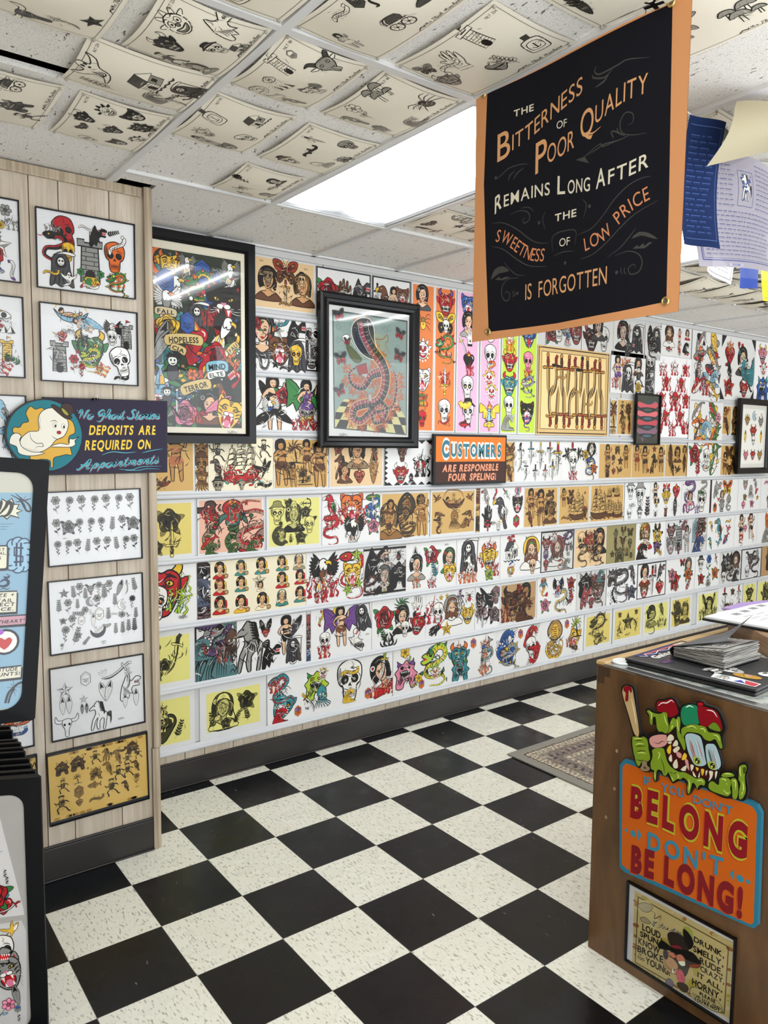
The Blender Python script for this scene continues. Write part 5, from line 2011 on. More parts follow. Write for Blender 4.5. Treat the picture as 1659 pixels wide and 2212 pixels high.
    for s in ('-7,2400 164,2493 311,2456', '396,2482 508,2517 569,2427', '793,2443 932,2433 992,2318', '-1246,2512 -1148,2469 -1153,2236', '-741,2559 -688,2404 -604,2259', '-313,2558 -290,2383 -235,2176', '-489,2435 -454,2333 -479,2213'):
        a.line(Z(s), .0026, 'cfe07a', 1)
    # mouth
    f('-593,2007 -444,2111 -312,1871 -93,1690 118,1594 186,1395 475,1412 730,1420 950,1471 903,1292 631,1112 288,1070 -66,1083 -369,1117 -529,1261 -611,1375 -609,1661', '3a0a0c', .001)
    f('-1194,1673 -1087,1809 -839,1936 -638,1979 -619,1886 -583,1783 -700,1617 -977,1477 -1139,1517', 'c98d86')
    a.line(Z('-1032,1639 -889,1641 -768,1752 -659,1759'), .002, 'k', 3)
    f('-299,1593 -134,1592 -142,1449 -263,1464', 'c98d86')
    f('-24,1462 80,1469 137,1183 45,1262', 'c98d86')
    ivory, gold = 'd3cbb0', 'd9b02e'
    for s, c in (('-605,1918 -503,2050 -394,2013 -404,1897 -584,1811', ivory), ('-583,1783 -463,1850 -460,1781 -550,1743', ivory), ('-427,1721 -330,1935 -252,1890 -262,1774', ivory), ('-604,1549 -474,1762 -463,1510 -537,1443', gold),
                 ('-407,1614 -247,1779 -184,1716 -327,1542', ivory), ('-532,1317 -446,1473 -407,1274 -482,1234', ivory), ('-126,1413 -47,1644 44,1596 6,1458', gold), ('-388,1196 -275,1390 -214,1171 -277,1093 -353,1094', ivory),
                 ('-142,1112 42,1317 21,1128', ivory), ('158,1371 275,1370 196,1176', ivory), ('238,1219 361,1069 259,1074', ivory), ('319,1352 420,1352 373,1239', gold), ('404,1084 453,1267 460,1105', ivory),
                 ('478,1345 591,1371 538,1160', gold), ('620,1340 689,1379 641,1198', ivory), ('718,1375 842,1406 823,1222 718,1075 752,1238', ivory), ('897,1412 978,1454 921,1204', ivory)):
        f(s, c, .0007, 2)
    # eyes
    f('-39,2126 87,2263 319,2294 466,2204 603,1703 639,1552 502,1436 302,1407 180,1531 51,1766', '9fb7bb')
    f('587,2052 750,2173 890,2151 1043,1826 1053,1615 922,1475 756,1456 665,1588', '9fb7bb')
    rr2 = random.Random(4)
    for k in range(16):
        x = rr2.uniform(.1, .9)
        for (ax_, ay, bx, by, l) in ((795, 640, 950, 655, 210), (1010, 745, 1110, 750, 190)):
            px, py = ax_ + (bx - ax_) * x, ay + (by - ay) * x + rr2.uniform(0, 60)
            q = [PXM(px + t * .28 * l, py + t * l) for t in (0, .5, 1)]
            a.line(q, .0012, rr2.choice(['k', '5c7377', 'c33a3a', 'd5e6e6', 'd5e6e6']), 1, 2)
    for c_ in ('353,1549', '806,1569'):
        x, y = Z(c_)[0]
        a.fill(ell(x, y, .0125, .0115), '97a93e')
        a.blob(ell(x + .002, y, .0068, .0075), 'k', .0006, 1)
        a.fill(ell(x + .0005, y - .003, .0025, .003), 'e9dc6c')
        a.fill(ell(x + .004, y + .004, .0012, .0014), 'w')
    # jaw slime, hands
    f('-1069,1395 -883,1514 -697,1561 -628,1398 -558,1222 -429,1096 -184,1041 -7,1090 201,1067 348,1036 517,1112 634,1058 612,913 527,909 444,837 406,726 343,841 254,863 219,683 182,530 124,494 96,665 109,838 -28,914 -114,827 -218,803 -349,670 -413,732 -513,896 -570,789 -662,756 -745,870 -885,821 -904,524 -950,493 -978,614 -979,788 -1075,797 -1115,972 -1059,1166', g)
    f('-1781,1545 -1666,1611 -1502,1634 -1389,1699 -1274,1662 -1219,1520 -1196,1353 -1140,1168 -1151,1048 -1276,946 -1406,931 -1497,737 -1598,776 -1674,987 -1751,1229', g)
    for s in ('-1677,1460 -1531,1536 -1383,1554', '-1637,1310 -1491,1373 -1297,1436', '-1598,1161 -1452,1239 -1274,1283', '-1604,922 -1472,923 -1359,991', '-1102,1413 -1062,1223 -1118,1030', '-777,1233 -674,1039 -632,796', '-484,934 -361,921 -242,992'):
        a.line(Z(s), .0022, 'k', 3)
    for s in ('-1729,1517 -1566,1584 -1435,1620', '-1656,1363 -1526,1435 -1364,1473', '-1579,1123 -1417,1192 -1287,1206', '-879,1400 -813,1336 -869,1173', '-241,964 -178,902 -220,830', '134,931 170,777 140,598', '-962,765 -946,625 -943,539', '380,965 520,1044 580,983', '-417,816 -368,748 -351,712'):
        a.line(Z(s), .0026, 'cfe07a', 1)
    f('-1406,931 -1245,986 -1223,862 -1125,823 -1168,706 -1361,638 -1461,676 -1401,815', '8b7758')
    a.blob(ell(*Z('-1294,764')[0], .004, .003), '3a2d20', .0006, 1)
    f('747,1045 855,1139 1023,1093 1041,1288 1174,1363 1322,1377 1381,1278 1362,1111 1394,1003 1306,876 1172,852 1008,843 841,848 740,906', g)
    f('1363,1378 1492,1451 1564,1345 1589,1091 1546,889 1441,875 1420,1027 1398,1205', g)
    f('1093,1360 1142,1472 1301,1547 1421,1558 1451,1489 1254,1392', g)
    f('1578,1588 1569,1769 1617,1860 1732,1918 1786,1871 1778,1764 1748,1596 1771,1395 1794,1194 1726,984 1624,919 1601,1122 1630,1343 1572,1454', g)
    f('1680,1808 1761,1857 1757,1678 1705,1660', '3d4a18', .0007, 1)
    for s in ('1097,1281 1204,1307 1265,1182', '1418,1345 1496,1373 1508,1139', '1607,1809 1609,1652 1645,1559', '1690,1444 1725,1273 1684,1047', '1170,1455 1276,1506 1383,1518', '1164,1010 1276,945 1328,992'):
        a.line(Z(s), .0026, 'cfe07a', 1)
    for x, y in ((250, 830), (300, 850), (460, 905), (540, 880), (430, 470), (510, 430), (560, 560), (860, 550), (950, 590), (1100, 640), (660, 1030), (880, 1110), (1100, 1180), (1220, 1120), (1310, 1180), (1390, 1210), (720, 590), (650, 510)):
        a.fill(ell(*PXM(x, y), .003, .0028, 0, 8), '5c8a2e')
    mon = board('monster_cutout', 'green slimy monster cutout with a bat and a red green cap, above the orange sign', (COUNTER - .030, -1.885, 0.62), (0, -1, 0), (0, 0, 1), cr(sil, True, 2).tolist(), .012, mat('cutout_edge', '211b1a', .6), a)
    # low framed poster
    a = Art(.352, .262)
    a.fill(Z('-1854,1269 1753,1379 1796,-1220 -1817,-1614'), 'e3e3e6')
    a.fill(Z('-1516,1101 1649,1149 1665,-1121 -1507,-1326'), 'd9c98e')
    rr3 = random.Random(11)
    for k in range(40):
        u, v = rr3.choice([(rr3.random(), rr3.choice([.03, .97])), (rr3.choice([.025, .975]), rr3.random())])
        x = 195 + 1350 * u - 35 * v
        y = 150 + 712 * u + (1020 + 43 * u) * v
        a.fill([PXL(x + dx, y + dy) for dx, dy in ell(0, 0, rr3.uniform(15, 60), rr3.uniform(12, 30), .5, 9)], rr3.choice(['b98a4c', 'a96a3a', 'c2b24e', 'd3bd74', 'e6d9a8']))
    for s in ('-1379,956 1543,945', '1543,945 1512,-1056', '1512,-1056 -1394,-1189', '-1394,-1189 -1379,956'):
        a.line(Z(s), .0032, '2b2822', 0, 1)
        a.line(Z(s), .0012, '8f7f4a', 0, 1)
    for s, c in (('-1351,899 -728,911 -747,207 -1205,221', 'e0d49c'), ('192,845 471,816 399,376 139,458', 'b9bd5a'), ('-543,86 -205,179 -220,-35 -533,-139', 'bfae55'), ('424,-684 672,-582 549,-879 410,-873', 'c3b84a'), ('541,-213 743,-162 643,-443 528,-422', 'c9bd6a')):
        a.fill(Z(s), c, 2)
    ink = '241b14'
    for tx, b, t in (('LOUD,', '-1195,-14 -504,38', '-1204,198'), ('SPUN', '-1263,-254 -630,-198', '-1271,-74'), ('KNOW', '-1317,-521 -556,-458', '-1325,-317'), ('BROKE', '-1332,-791 -436,-663', '-1340,-581'),
                     ('YOUNG?', '-1037,-1013 -180,-933', '-1046,-800'), ('OR', '-1289,-878 -1172,-860', '-1291,-825'), ('TOO', '-1330,-1021 -1077,-983', '-1334,-928'), ('DRUNK,', '506,542 1435,552', '498,709'), ('SMELLY,', '497,241 1426,288', '489,426'),
                     ('RUDE,', '713,2 1417,24', '704,192'), ('CRAZY,', '746,-216 1471,-203', '738,-54'), ('IT ALL,', '666,-447 1430,-466', '659,-289'), ('HORNY,', '509,-769 1399,-724', '500,-572')):
        T(a, tx, b, t, ink, bold=.03, gap=.08, sp=.3)
    a.blob(Z('460,-955 614,-795 884,-765 1217,-782 1440,-905 1427,-1066 1192,-1171 792,-1200 516,-1169'), 'd8cc94', .0016)
    T(a, 'PLEASE', '758,-953 1246,-917', '753,-845', ink, bold=.05)
    T(a, 'COME BACK WHEN', '536,-1089 1424,-1003', '532,-1013', ink, bold=.02)
    T(a, "YOU'RE NOT", '586,-1193 1384,-1082', '582,-1106', ink, bold=.05)
    a.blob(Z('-1381,696 -1156,880 -879,927 -897,778 -1018,646 -1221,589'), 'c9c0a0', .0012)
    a.blob(Z('-1274,326 -1112,434 -906,379 -1003,281 -1206,244'), 'b9ae8a', .0012)
    a.line(Z('-897,755 -770,728 -787,557 -573,761 -615,601'), .002, ink, 1)
    a.script('If You Are', Z('-891,340 112,533'), .0062, 'e9e2cf', .0032)
    a.script('If You Are', Z('-903,328 101,522'), .0062, ink, .0016)
    # the dog in a bowler
    a.blob(Z('-332,293 -170,471 136,523 258,410 382,233 205,44 -51,-54 -223,32'), '3a2f28', .001)
    a.blob(Z('-199,23 11,161 178,119 -51,-54'), '93303c', .001)
    a.blob(Z('173,745 385,681 509,481 405,246 235,398'), '1d1a17', .001)
    a.blob(Z('-192,-133 90,-21 500,187 759,-20 632,-205 429,-278 306,-642 -19,-765 -175,-512'), '57504a', .001)
    a.blob(Z('-627,-261 -562,-40 -442,26 -149,-18 155,95 454,184 686,93 770,-3 421,-103 95,-131 -192,-133 -431,-221'), '1a1816', .0012)
    a.blob(Z('403,-225 759,-20 654,-181 475,-274'), 'a9573f', .0008)
    a.blob(Z('-394,-500 -231,-338 -37,-365 64,-489 -2,-618 -191,-682 -339,-630'), 'd6b083', .001)
    a.blob(Z('-436,-663 -165,-736 67,-555 207,-519 74,-711 -161,-825 -357,-779'), 'd6b083', .001)
    a.blob(Z('-429,-266 -335,-190 -280,-320 -322,-482 -421,-446'), '3b3a3a', .001)
    a.blob(Z('-283,-253 -143,-151 -20,-219 -111,-316'), 'b06a52', .0008)
    a.blob(Z('-21,-197 139,-61 284,-159 246,-339 57,-334'), 'b06a52', .0008)
    a.blob(Z('57,-334 240,-207 291,-312 178,-400'), 'cfd2b8', .0008)
    a.blob(Z('23,-649 184,-533 284,-677 269,-845 132,-949 44,-842'), 'b85a62', .001)
    a.line(Z('118,-639 193,-731 210,-857'), .001, 'k', 1)
    a.blob(Z('-122,-619 -68,-748 -114,-798'), 'f0ead6', .0006)
    a.blob(Z('40,-1027 224,-894 412,-917 374,-1098 189,-1165'), '3e3327', .001)
    a.blob(Z('-337,-1229 -248,-1038 -103,-1043 -72,-1186 -188,-1301'), '8d8391', .001)
    for q in ('-198,-526', '-136,-559', '-176,-479'):
        a.fill(ell(*Z(q)[0], .0008, .0008), 'k')
    root = framed('framed_poster', 'black framed cream poster of a hat wearing dog, low on the counter end', 'framed poster', (COUNTER - .0005, -1.8689, 0.1722), (0, -1, 0), (0, 0, 1), .352, .262, .006, .012, a, 'e3e3e6', tilt=.0)


def PXM(x, y):
    return HOMO((0.0003178494, 1.365515e-05, -0.2625043, 0.0001262199, -0.0003002902, 0.3248053, 0.0001200874, -6.732201e-06), x, y)


def PXL(x, y):
    return HOMO((0.0002476551, 1.062994e-05, -0.2040746, 0.0001384475, -0.0002361325, 0.1203849, 9.235571e-05, -5.17754e-06), x, y)


def HOMO(h, x, y):
    w = h[6] * x + h[7] * y + 1
    return ((h[0] * x + h[1] * y + h[2]) / w, (h[3] * x + h[4] * y + h[5]) / w)


belong()


# ------------------------------------------------------------------ ghost sign
def ghost_sign():
    rect = Z('-1640,1379 2983,1426 2936,-1394 -1612,-1433')
    circ = Z('-1624,1312 -1213,1253 -743,1003 -436,588 -310,45 -426,-503 -719,-932 -1134,-1220 -1609,-1302 -2104,-1190 -2514,-904 -2810,-475 -2932,-31 -2849,450 -2598,864 -2139,1197')
    root = empty('painted_sign')
    basis(root, (-0.36, STUB - .024, 1.68), (1, 0, 0), (0, 0, 1))
    tag(root, 'purple painted sign with a teal disc and yellow lettering clipped on the panelled wall', 'sign')
    MB().prism(rect, -.014, 0).build('board', BLACK, root, bevel=.001)
    disc = MB().prism(cr(circ, True, 2).tolist(), .0004, .008).build('round_panel', BLACK, root, bevel=.001)
    a = Art(.66, .34)
    a.fill(Z('-1613,1342 2940,1391 2893,-1355 -1575,-1395'), '1f1630')
    tc, rs, ye = '4f9aa8', (.0022, -.002, '7a2330'), 'e3be3c'
    a.script('No Ghost Stories', Z('-435,634 2628,710'), .0165, tc, .0085, .25, rs)
    T(a, 'DEPOSITS ARE', '-59,57 2469,103', '-50,410', ye, bold=.03, lean=.22, gap=.2, sp=.5)
    T(a, 'REQUIRED ON', '-225,-510 2268,-452', '-216,-149', ye, bold=.03, lean=.22, gap=.2, sp=.55)
    a.script('Appointments', Z('-444,-1228 2555,-1013'), .0165, tc, .0085, .3, rs)
    for s, w in (('1018,-1233 1504,-1271 1920,-1153 2724,-1139', .003), ('1259,-1289 1751,-1295 2085,-1237 2636,-1252', .0025), ('395,-699 792,-579 1273,-619 1724,-577', .0035), ('1930,-618 2267,-535 2779,-450', .003)):
        a.line(Z(s), w, tc, 3)
    for k in range(17):
        x, y = Z('-446,937 2629,731')[0], Z('-446,937 2629,731')[1]
        a.fill(ell(x[0] + (y[0] - x[0]) * k / 16, x[1] + (y[1] - x[1]) * min(k / 3, 1), .0011, .0011, 0, 7), 'f3f3f0')
        p, q = Z('-366,-1131 2559,-784')
        a.fill(ell(p[0] + (q[0] - p[0]) * k / 16, p[1] + (q[1] - p[1]) * k / 16, .0011, .0011, 0, 7), 'f3f3f0')
    a.build('lettering', INK_GLOSS, root, None).location.z = .0002
    a = Art(.66, .34)
    inner = [(x * .965 - .0035, y * .965) for x, y in circ]
    a.fill(inner, '17737f', 2)

    def f(s, c, w=.0022):
        a.blob(Z(s), c, w)
    f('-2220,802 -2074,1024 -1901,925 -1687,989 -1477,826 -790,617 -609,428 -579,119 -769,-1 -811,-195 -744,-466 -713,-699 -898,-679 -1121,-737 -1342,-814 -1369,-1121 -1442,-1139 -1471,-890 -1775,-850 -2095,-887 -2159,-660 -2397,-473 -2417,13 -2656,84 -2633,270 -2444,274 -2336,425 -2143,486 -2190,653', 'd3a63f')
    # a plain round-headed spook
    w = 'e4dfd0'
    f('-2787,-289 -2728,-28 -2553,78 -2401,-24 -2458,-174 -2358,-323 -1945,-565 -1626,-622 -1949,-717 -2266,-717 -2506,-623 -2568,-399', w)
    f('-2422,-136 -2136,130 -1817,174 -1824,551 -1728,818 -1473,978 -1148,970 -898,729 -796,385 -954,-3 -1251,-161 -1439,-392 -1768,-584 -2121,-566 -2395,-398', w)
    f('-1439,-392 -1108,-275 -814,-311 -772,-117 -623,-115 -432,-15 -587,-173 -571,-309 -742,-407 -1112,-409', w)
    a.line(Z('-2119,93 -2073,-132 -1901,-281 -1723,-280 -1691,-394 -1869,-395 -1978,-490'), .0022, 'k', 3)
    for x_, s in ((500, '-1273,375'), (590, '-981,343')):
        x, y = Z(s)[0]
        a.blob(ell(x, y, .006, .009), 'f4f2ea', .0012, 1)
        a.fill(ell(x + .002, y - .002, .003, .005), 'k')
    a.blob(ell(*Z('-1134,117')[0], .0075, .006), 'a8202c', .0012, 1)
    a.line(Z('-1392,-9 -1214,-122 -992,-62'), .002, 'k', 3)
    a.line(Z('-1414,505 -1268,547 -1161,473'), .002, 'k', 3)
    a.line(Z('-1750,666 -1776,363 -1728,175'), .0025, 'b9b6ac', 1)
    a.line(Z('-2395,-398 -2119,-509 -1837,-527'), .0025, 'b9b6ac', 1)
    f('-1363,1038 -1289,1117 -1074,992 -860,750 -694,716 -678,639 -864,615 -1080,762', '3c2a22')
    f('-1038,974 -997,1128 -812,1185 -648,1084 -615,892 -712,754 -860,769', '3c2a22')
    f('-1030,993 -928,959 -785,790 -842,739 -968,842', '9a9a3c', .001)
    a.build('disc_painting', INK_GLOSS, root, None).location.z = .0083
    clip = empty('binder_clip')
    x, y = Z('183,1330')[0]
    basis(clip, (-0.36 + x, STUB - .0315, 1.68 + y), (1, 0, 0), (0, 0, 1))
    tag(clip, 'black binder clip with wire arms on the top edge of the purple sign', 'clip')
    MB().prism([(-.0005, -.010), (.0085, .004), (.0085, .007), (.0, .0)], -.0115, .0115, ax=0).build('clip_body', MATTE, clip)
    for z, s in ((.009, 1), (.0085, -1)):
        MB().tube([(-.004, -.004 if s > 0 else .006, z), (-.0055, .010, z + .003 * s), (-.0025, .017, z + .005 * s), (.0025, .017, z + .005 * s), (.0055, .010, z + .003 * s), (.004, -.004 if s > 0 else .006, z)], .0009, 6).build('wire_arm', CHROME, clip, smooth=True)


ghost_sign()


# ------------------------------------------------------------------ customers sign
def customers():
    a = Art(.6, .32)
    W, H = .592, .292
    a.rect(-W / 2, -H / 2, W / 2, H / 2, '141012')
    a.rect(-W / 2 + .012, .012 - .025, W / 2 - .008, H / 2 - .010, 'e2701c')
    a.rect(-W / 2 + .012, -H / 2 + .010, W / 2 - .008, -.017, '3a1c15')
    for b, c in ((.16, 'f1eee4'), (.05, '2b6f80')):
        T(a, 'C', '-2382,169 -1808,177', '-2400,1130', c, bold=b)
        T(a, 'USTOMERS', '-1685,214 2513,169', '-1700,953', c, bold=b, gap=.2)
    T(a, 'ARE RESPONSBLE', '-2329,-714 2277,-679', '-2337,-300', 'e5916f', bold=.04, lean=.2, gap=.16, sp=.5)
    T(a, 'FOUR SPELING!', '-1866,-1249 2088,-1252', '-1874,-832', 'e5916f', bold=.04, lean=.2, gap=.16, sp=.5)
    root = empty('shop_sign')
    basis(root, (2.006, WALL - .0515, 1.5755), (1, 0, 0), (0, 0, 1))
    tag(root, 'orange and brown shop sign with teal and white lettering on the print wall', 'sign')
    MB().box(-W / 2 - .004, W / 2 + .004, -H / 2 - .004, H / 2 + .004, -.02, 0).build('board', BLACK, root, bevel=.002)
    a.build('painted_face', INK_GLOSS, root, None).location.z = .0003


customers()


# ------------------------------------------------------------------ framed pictures on the long wall
def collage():
    w, h = .616, .952
    a = Art(w, h)
    x0, x1, y0, y1 = -w / 2 + .083, w / 2 - .068, -h / 2 + .075, h / 2 - .083
    W, H = x1 - x0, y1 - y0
    a.rect(x0, y0, x1, y1, '26301f')
    r = random.Random(21)
    for k in range(70):          # leaves between the big motifs
        x, y = x0 + W * r.uniform(.06, .94), y0 + H * r.uniform(.04, .96)
        a.put(r.choice(['sprig', 'flower', 'star', 'feather', 'wave', 'flames', 'scroll']), x, y, r.uniform(.035, .06), r.uniform(-2, 2), r.choice(['grg', 'glg', 'oyo', 'bwr', 'ewk', 'ryo', 'tgy']))
    for s in """moon .06 .93 .09 0 oyo;demon .24 .92 .08 0 yuo;bird .4 .9 .09 0 nwy;eagle .42 .93 .07 0 ewy;badge .58 .9 .08 0 bbw;star .74 .88 .05 0 bww;eagle .88 .92 .09 0 ewy;scroll .84 .84 .07 40 rww;
      eagle .3 .78 .13 0 ewy;badge .2 .82 .08 0 bbw;dragon .55 .8 .11 0 goy;cat .84 .73 .14 0 kkt;eagle .2 .7 .12 0 weo;anchor .5 .68 .09 20 oyo;star .62 .72 .05 0 bbb;reaper .52 .63 .1 0 gge;flames .64 .66 .07 0 ror;
      rose .22 .57 .095 0 ygy;eagle .85 .58 .14 -25 kwy;feather .05 .5 .11 -20 eek;feather .1 .46 .11 -30 eek;heart .5 .52 .105 0 rro;badge .42 .6 .07 0 bbw;rose .72 .43 .1 0 rgr;scroll .9 .5 .08 50 cwy;
      star .3 .43 .05 0 kkk;moon .28 .32 .1 0 gyu;figure .26 .3 .12 0 sss;bird .58 .34 .1 -30 ryo;fish .08 .26 .1 90 hwy;cat .08 .18 .08 0 hhk;flames .92 .38 .09 0 oyo;heart .92 .3 .07 0 rro;
      daisy .68 .24 .06 0 hby;flower .48 .2 .06 0 hgh;wolf .84 .22 .14 40 kkw;bird .78 .2 .07 0 noy;lady .64 .12 .1 0 nke;feather .74 .14 .1 -60 mrw;rose .38 .06 .1 0 mgm;dagger .3 .14 .08 0 hhw;cat .9 .09 .105 -15 yyg;flames .5 .08 .06 0 rro;figure .2 .14 .09 0 sws""".split(';'):
        f = s.split()
        x, y, z = x0 + W * float(f[1]), y0 + H * float(f[2]), H * float(f[3])
        a.put(f[0], min(max(x, x0 + z * .8), x1 - z * .8), min(max(y, y0 + z * .8), y1 - z * .8), z, radians(float(f[4])), f[5])
    for tx, u, v, l, an, c in (('HOPELESS', .38, .5, .36, .06, 'd8c080'), ('TERROR', .5, .235, .3, .28, 'd8c080'), ('MIND', .73, .36, .22, .12, '8fc0cf'), ('CIA', .32, .445, .15, -.3, 'd8c080'), ('ELTE', .72, .315, .18, .22, 'e6e6df'), ('FALL', .2, .65, .2, -.05, 'd8c8a0'), ('FALI', .91, .48, .13, .75, 'd8c080')):
        x, y, L_ = x0 + W * u, y0 + H * v, W * l / 2
        d = (cos(an), sin(an))
        t = .024 if l > .2 else .017
        pp = lambda s, q: (x + d[0] * s - d[1] * q, y + d[1] * s + d[0] * q)
        a.blob([pp(-L_, -t), pp(0, -t * .6), pp(L_, -t), pp(L_ * 1.04, t * .9), pp(0, t * 1.3), pp(-L_ * 1.04, t * .9)], c, .003)
        a.text(tx, [pp(-L_ * .85, -t * .5), pp(L_ * .85, -t * .45)], t * 1.1, '1d1a18', .03, upright=False)
    # trim what crosses the picture's edge
    for q in ((-w / 2, -h / 2, x0, h / 2), (x1, -h / 2, w / 2, h / 2), (-w / 2, -h / 2, w / 2, y0), (-w / 2, y1, w / 2, h / 2)):
        a.rect(*q, 'e3dcc8')
    a.put('sig', x1 - .05, y0 - .02, .03, 0, 'kkk')
    framed('framed_collage_poster', 'huge black framed poster crowded with tattoo roses, eagles and panthers beside the corner post', 'framed poster', (-.06 + w / 2, WALL - .0315, 1.6575 + h / 2), (1, 0, 0), (0, 0, 1), w, h, .048, .03, a, 'e3dcc8', bow=.0012, pane=PLEXI)


collage()


def art_body(a, pts, w, c, belly, bars, bc='k', out='w'):
    S = cr(pts, False, 8)
    D = np.gradient(S, axis=0)
    D /= np.maximum(np.linalg.norm(D, axis=1, keepdims=True), 1e-9)
    Nn = np.stack([-D[:, 1], D[:, 0]], 1)
    for ww, cc in ((w + .007, out), (w + .003, 'k'), (w, c)):
        a.add(*stroke_geo(S, ww, 2), cc)
    W = (w * (1 - .85 * np.linspace(0, 1, len(S))))[:, None]
    a.add(*stroke_geo(S - Nn * W * .25, w * .42, 2), belly)
    for i in np.linspace(1, len(S) - 3, bars).astype(int):
        a.line([S[i] - Nn[i] * W[i] * .03, S[i] + D[i] * .004 - Nn[i] * W[i] * .25, S[i] - Nn[i] * W[i] * .46], .0022, 'w', 1, 2)
        a.line([S[i] + Nn[i] * W[i] * .45, S[i] + D[i] * .006 + Nn[i] * W[i] * .2, S[i]], .003, 'a9a79c', 1, 2)


def cobra_poster():
    w, h = 0.6565, 0.802
    a = Art(w, h)
    a.fill(Z('-2454,3145 2549,3087 2569,-3284 -2332,-2991'), '3c4a48')
    a.fill(Z('-2379,3065 2463,3002 2506,-3217 -2267,-2926'), '8fa39b')
    r = random.Random(5)
    for k in range(26):
        x, y = Z('-2076,2723 2103,-662')[0], Z('-2076,2723 2103,-662')[1]
        cx_, cy_ = r.uniform(x[0], y[0]), r.uniform(y[1], x[1])
        for q in (.014, .009):
            a.line(ell(cx_, cy_, q, q * 1.2, 0, 9), .0016, '6f857f', 0, 2, True)
    # checkered floor
    q = Z('-2281,-1428 2484,-1495 2506,-3217 -2267,-2926')
    TL, TR, BR, BL = (np.array(p) for p in q)
    for i in range(9):
        for j in range(5):
            def at(u, v):
                v = v ** 1.5
                u = .5 + (u - .5) * (.75 + .5 * v)
                u = min(max(u, 0), 1)
                return tuple((TL * (1 - u) + TR * u) * (1 - v) + (BL * (1 - u) + BR * u) * v)
            a.fill([at(i / 9, j / 5), at((i + 1) / 9, j / 5), at((i + 1) / 9, (j + 1) / 5), at(i / 9, (j + 1) / 5)], '1b1a18' if (i + j) % 2 else 'd6cf92')
    path = Z('-541,2738 -363,2026 121,1297 748,636 1043,-59 897,-929 410,-1523 -295,-1622 -986,-1859 -1111,-2355 -637,-2553 -29,-2110 589,-1588 1087,-1857 866,-2442 329,-2600 237,-2173 1043,-1931 1588,-1622 1809,-739 1755,-89 1613,264')
    loop = Z('663,132 44,-119 -475,-748 -1163,-609 -1335,-63 -827,352')
    for S in (cr(path, False, 3), cr(loop, False, 3)):
        for i in range(0, len(S) - 2, 2):           # flames licking round the body
            d = S[min(i + 1, len(S) - 1)] - S[i]
            n_ = np.array([-d[1], d[0]]) / max(np.hypot(*d), 1e-6)
            for s in (-1, 1):
                p = S[i] + n_ * s * .038
                a.put('flames', p[0], p[1], .036, math.atan2(n_[1] * s, n_[0] * s) - pi / 2 + .5, 'ooo')
    a.add(*stroke_geo(cr(path, False, 6), .088, 2), 'd08a3c')
    art_body(a, loop, .05, '2a2b28', '9d4a4c', 18)
    a.blob(Z('-1244,2083 -1136,2575 -670,2898 -66,2891 218,2430 294,1734 566,1049 302,746 -486,969 -1004,1484'), '33342f', .004, 3, 'w')
    art_body(a, path, .062, '2a2b28', '9d4a4c', 66)
    for k in range(11):
        x, y = Z('-1050,2308 -51,862')[0], Z('-1050,2308 -51,862')[1]
        px, py = x[0] + (y[0] - x[0]) * k / 10, x[1] + (y[1] - x[1]) * k / 10
        a.line([(px - .004, py + .006), (px + .022, py + .002)], .0035, 'c9c7bb', 1, 1)
    a.line(Z('-838,2329 -920,1837 -576,1520 -227,1129 302,746'), .006, '17171a', 1)
    a.line(Z('-1218,2086 -1301,1734 -917,1214 -398,766'), .004, 'd9d7cc', 1)
    a.line(Z('293,1874 826,1921 1093,2158 1186,1882 1008,1653 1376,1111'), .005, '9d3a3a', 2)
    a.blob(Z('-1803,1861 -1512,1956 -1343,1765 -1552,1541 -1803,1656'), 'w', .003)
    a.blob(Z('-1552,1507 -571,753 -913,520 -1339,835'), '55602e', .002)
    for s, c in (('-962,331 -283,562 -163,-33 -734,-114', '9d2f2c'), ('-621,-61 -164,13 -277,-272', 'b9b7b0'), ('494,-2158 1152,-2616 913,-2669', '9d2f2c'), ('-156,-1150 75,-1046 137,-1465 -95,-1474', 'b9b7b0')):
        a.blob(Z(s), c, .0025, 1)
    for s, sz, an in (('-2022,2907', .038, .3), ('2006,2292', .036, -.3), ('-1906,674', .04, .2), ('1959,1100', .04, -.3), ('-1955,-1004', .036, .5), ('-1525,1608', .024, 0)):
        a.put('moth', *Z(s)[0], sz, an, 'drk')
    a.put('sig', *Z('-1727,-3310')[0], .03, 0, 'kkk')
    framed('framed_cobra_poster', 'black framed picture of a flaming red bellied cobra over a chequered floor', 'framed poster', (1.2517, WALL - .0345, 2.042), (1, 0, 0), (0, 0, 1), w, h, .062, .036, a, 'dcdcd8', bow=.0012, pane=PLEXI,
           prof=[(0, 0), (0, .03), (.012, .036), (.03, .028), (.036, .034), (.05, .03), (.062, .016), (.062, 0)])


cobra_poster()


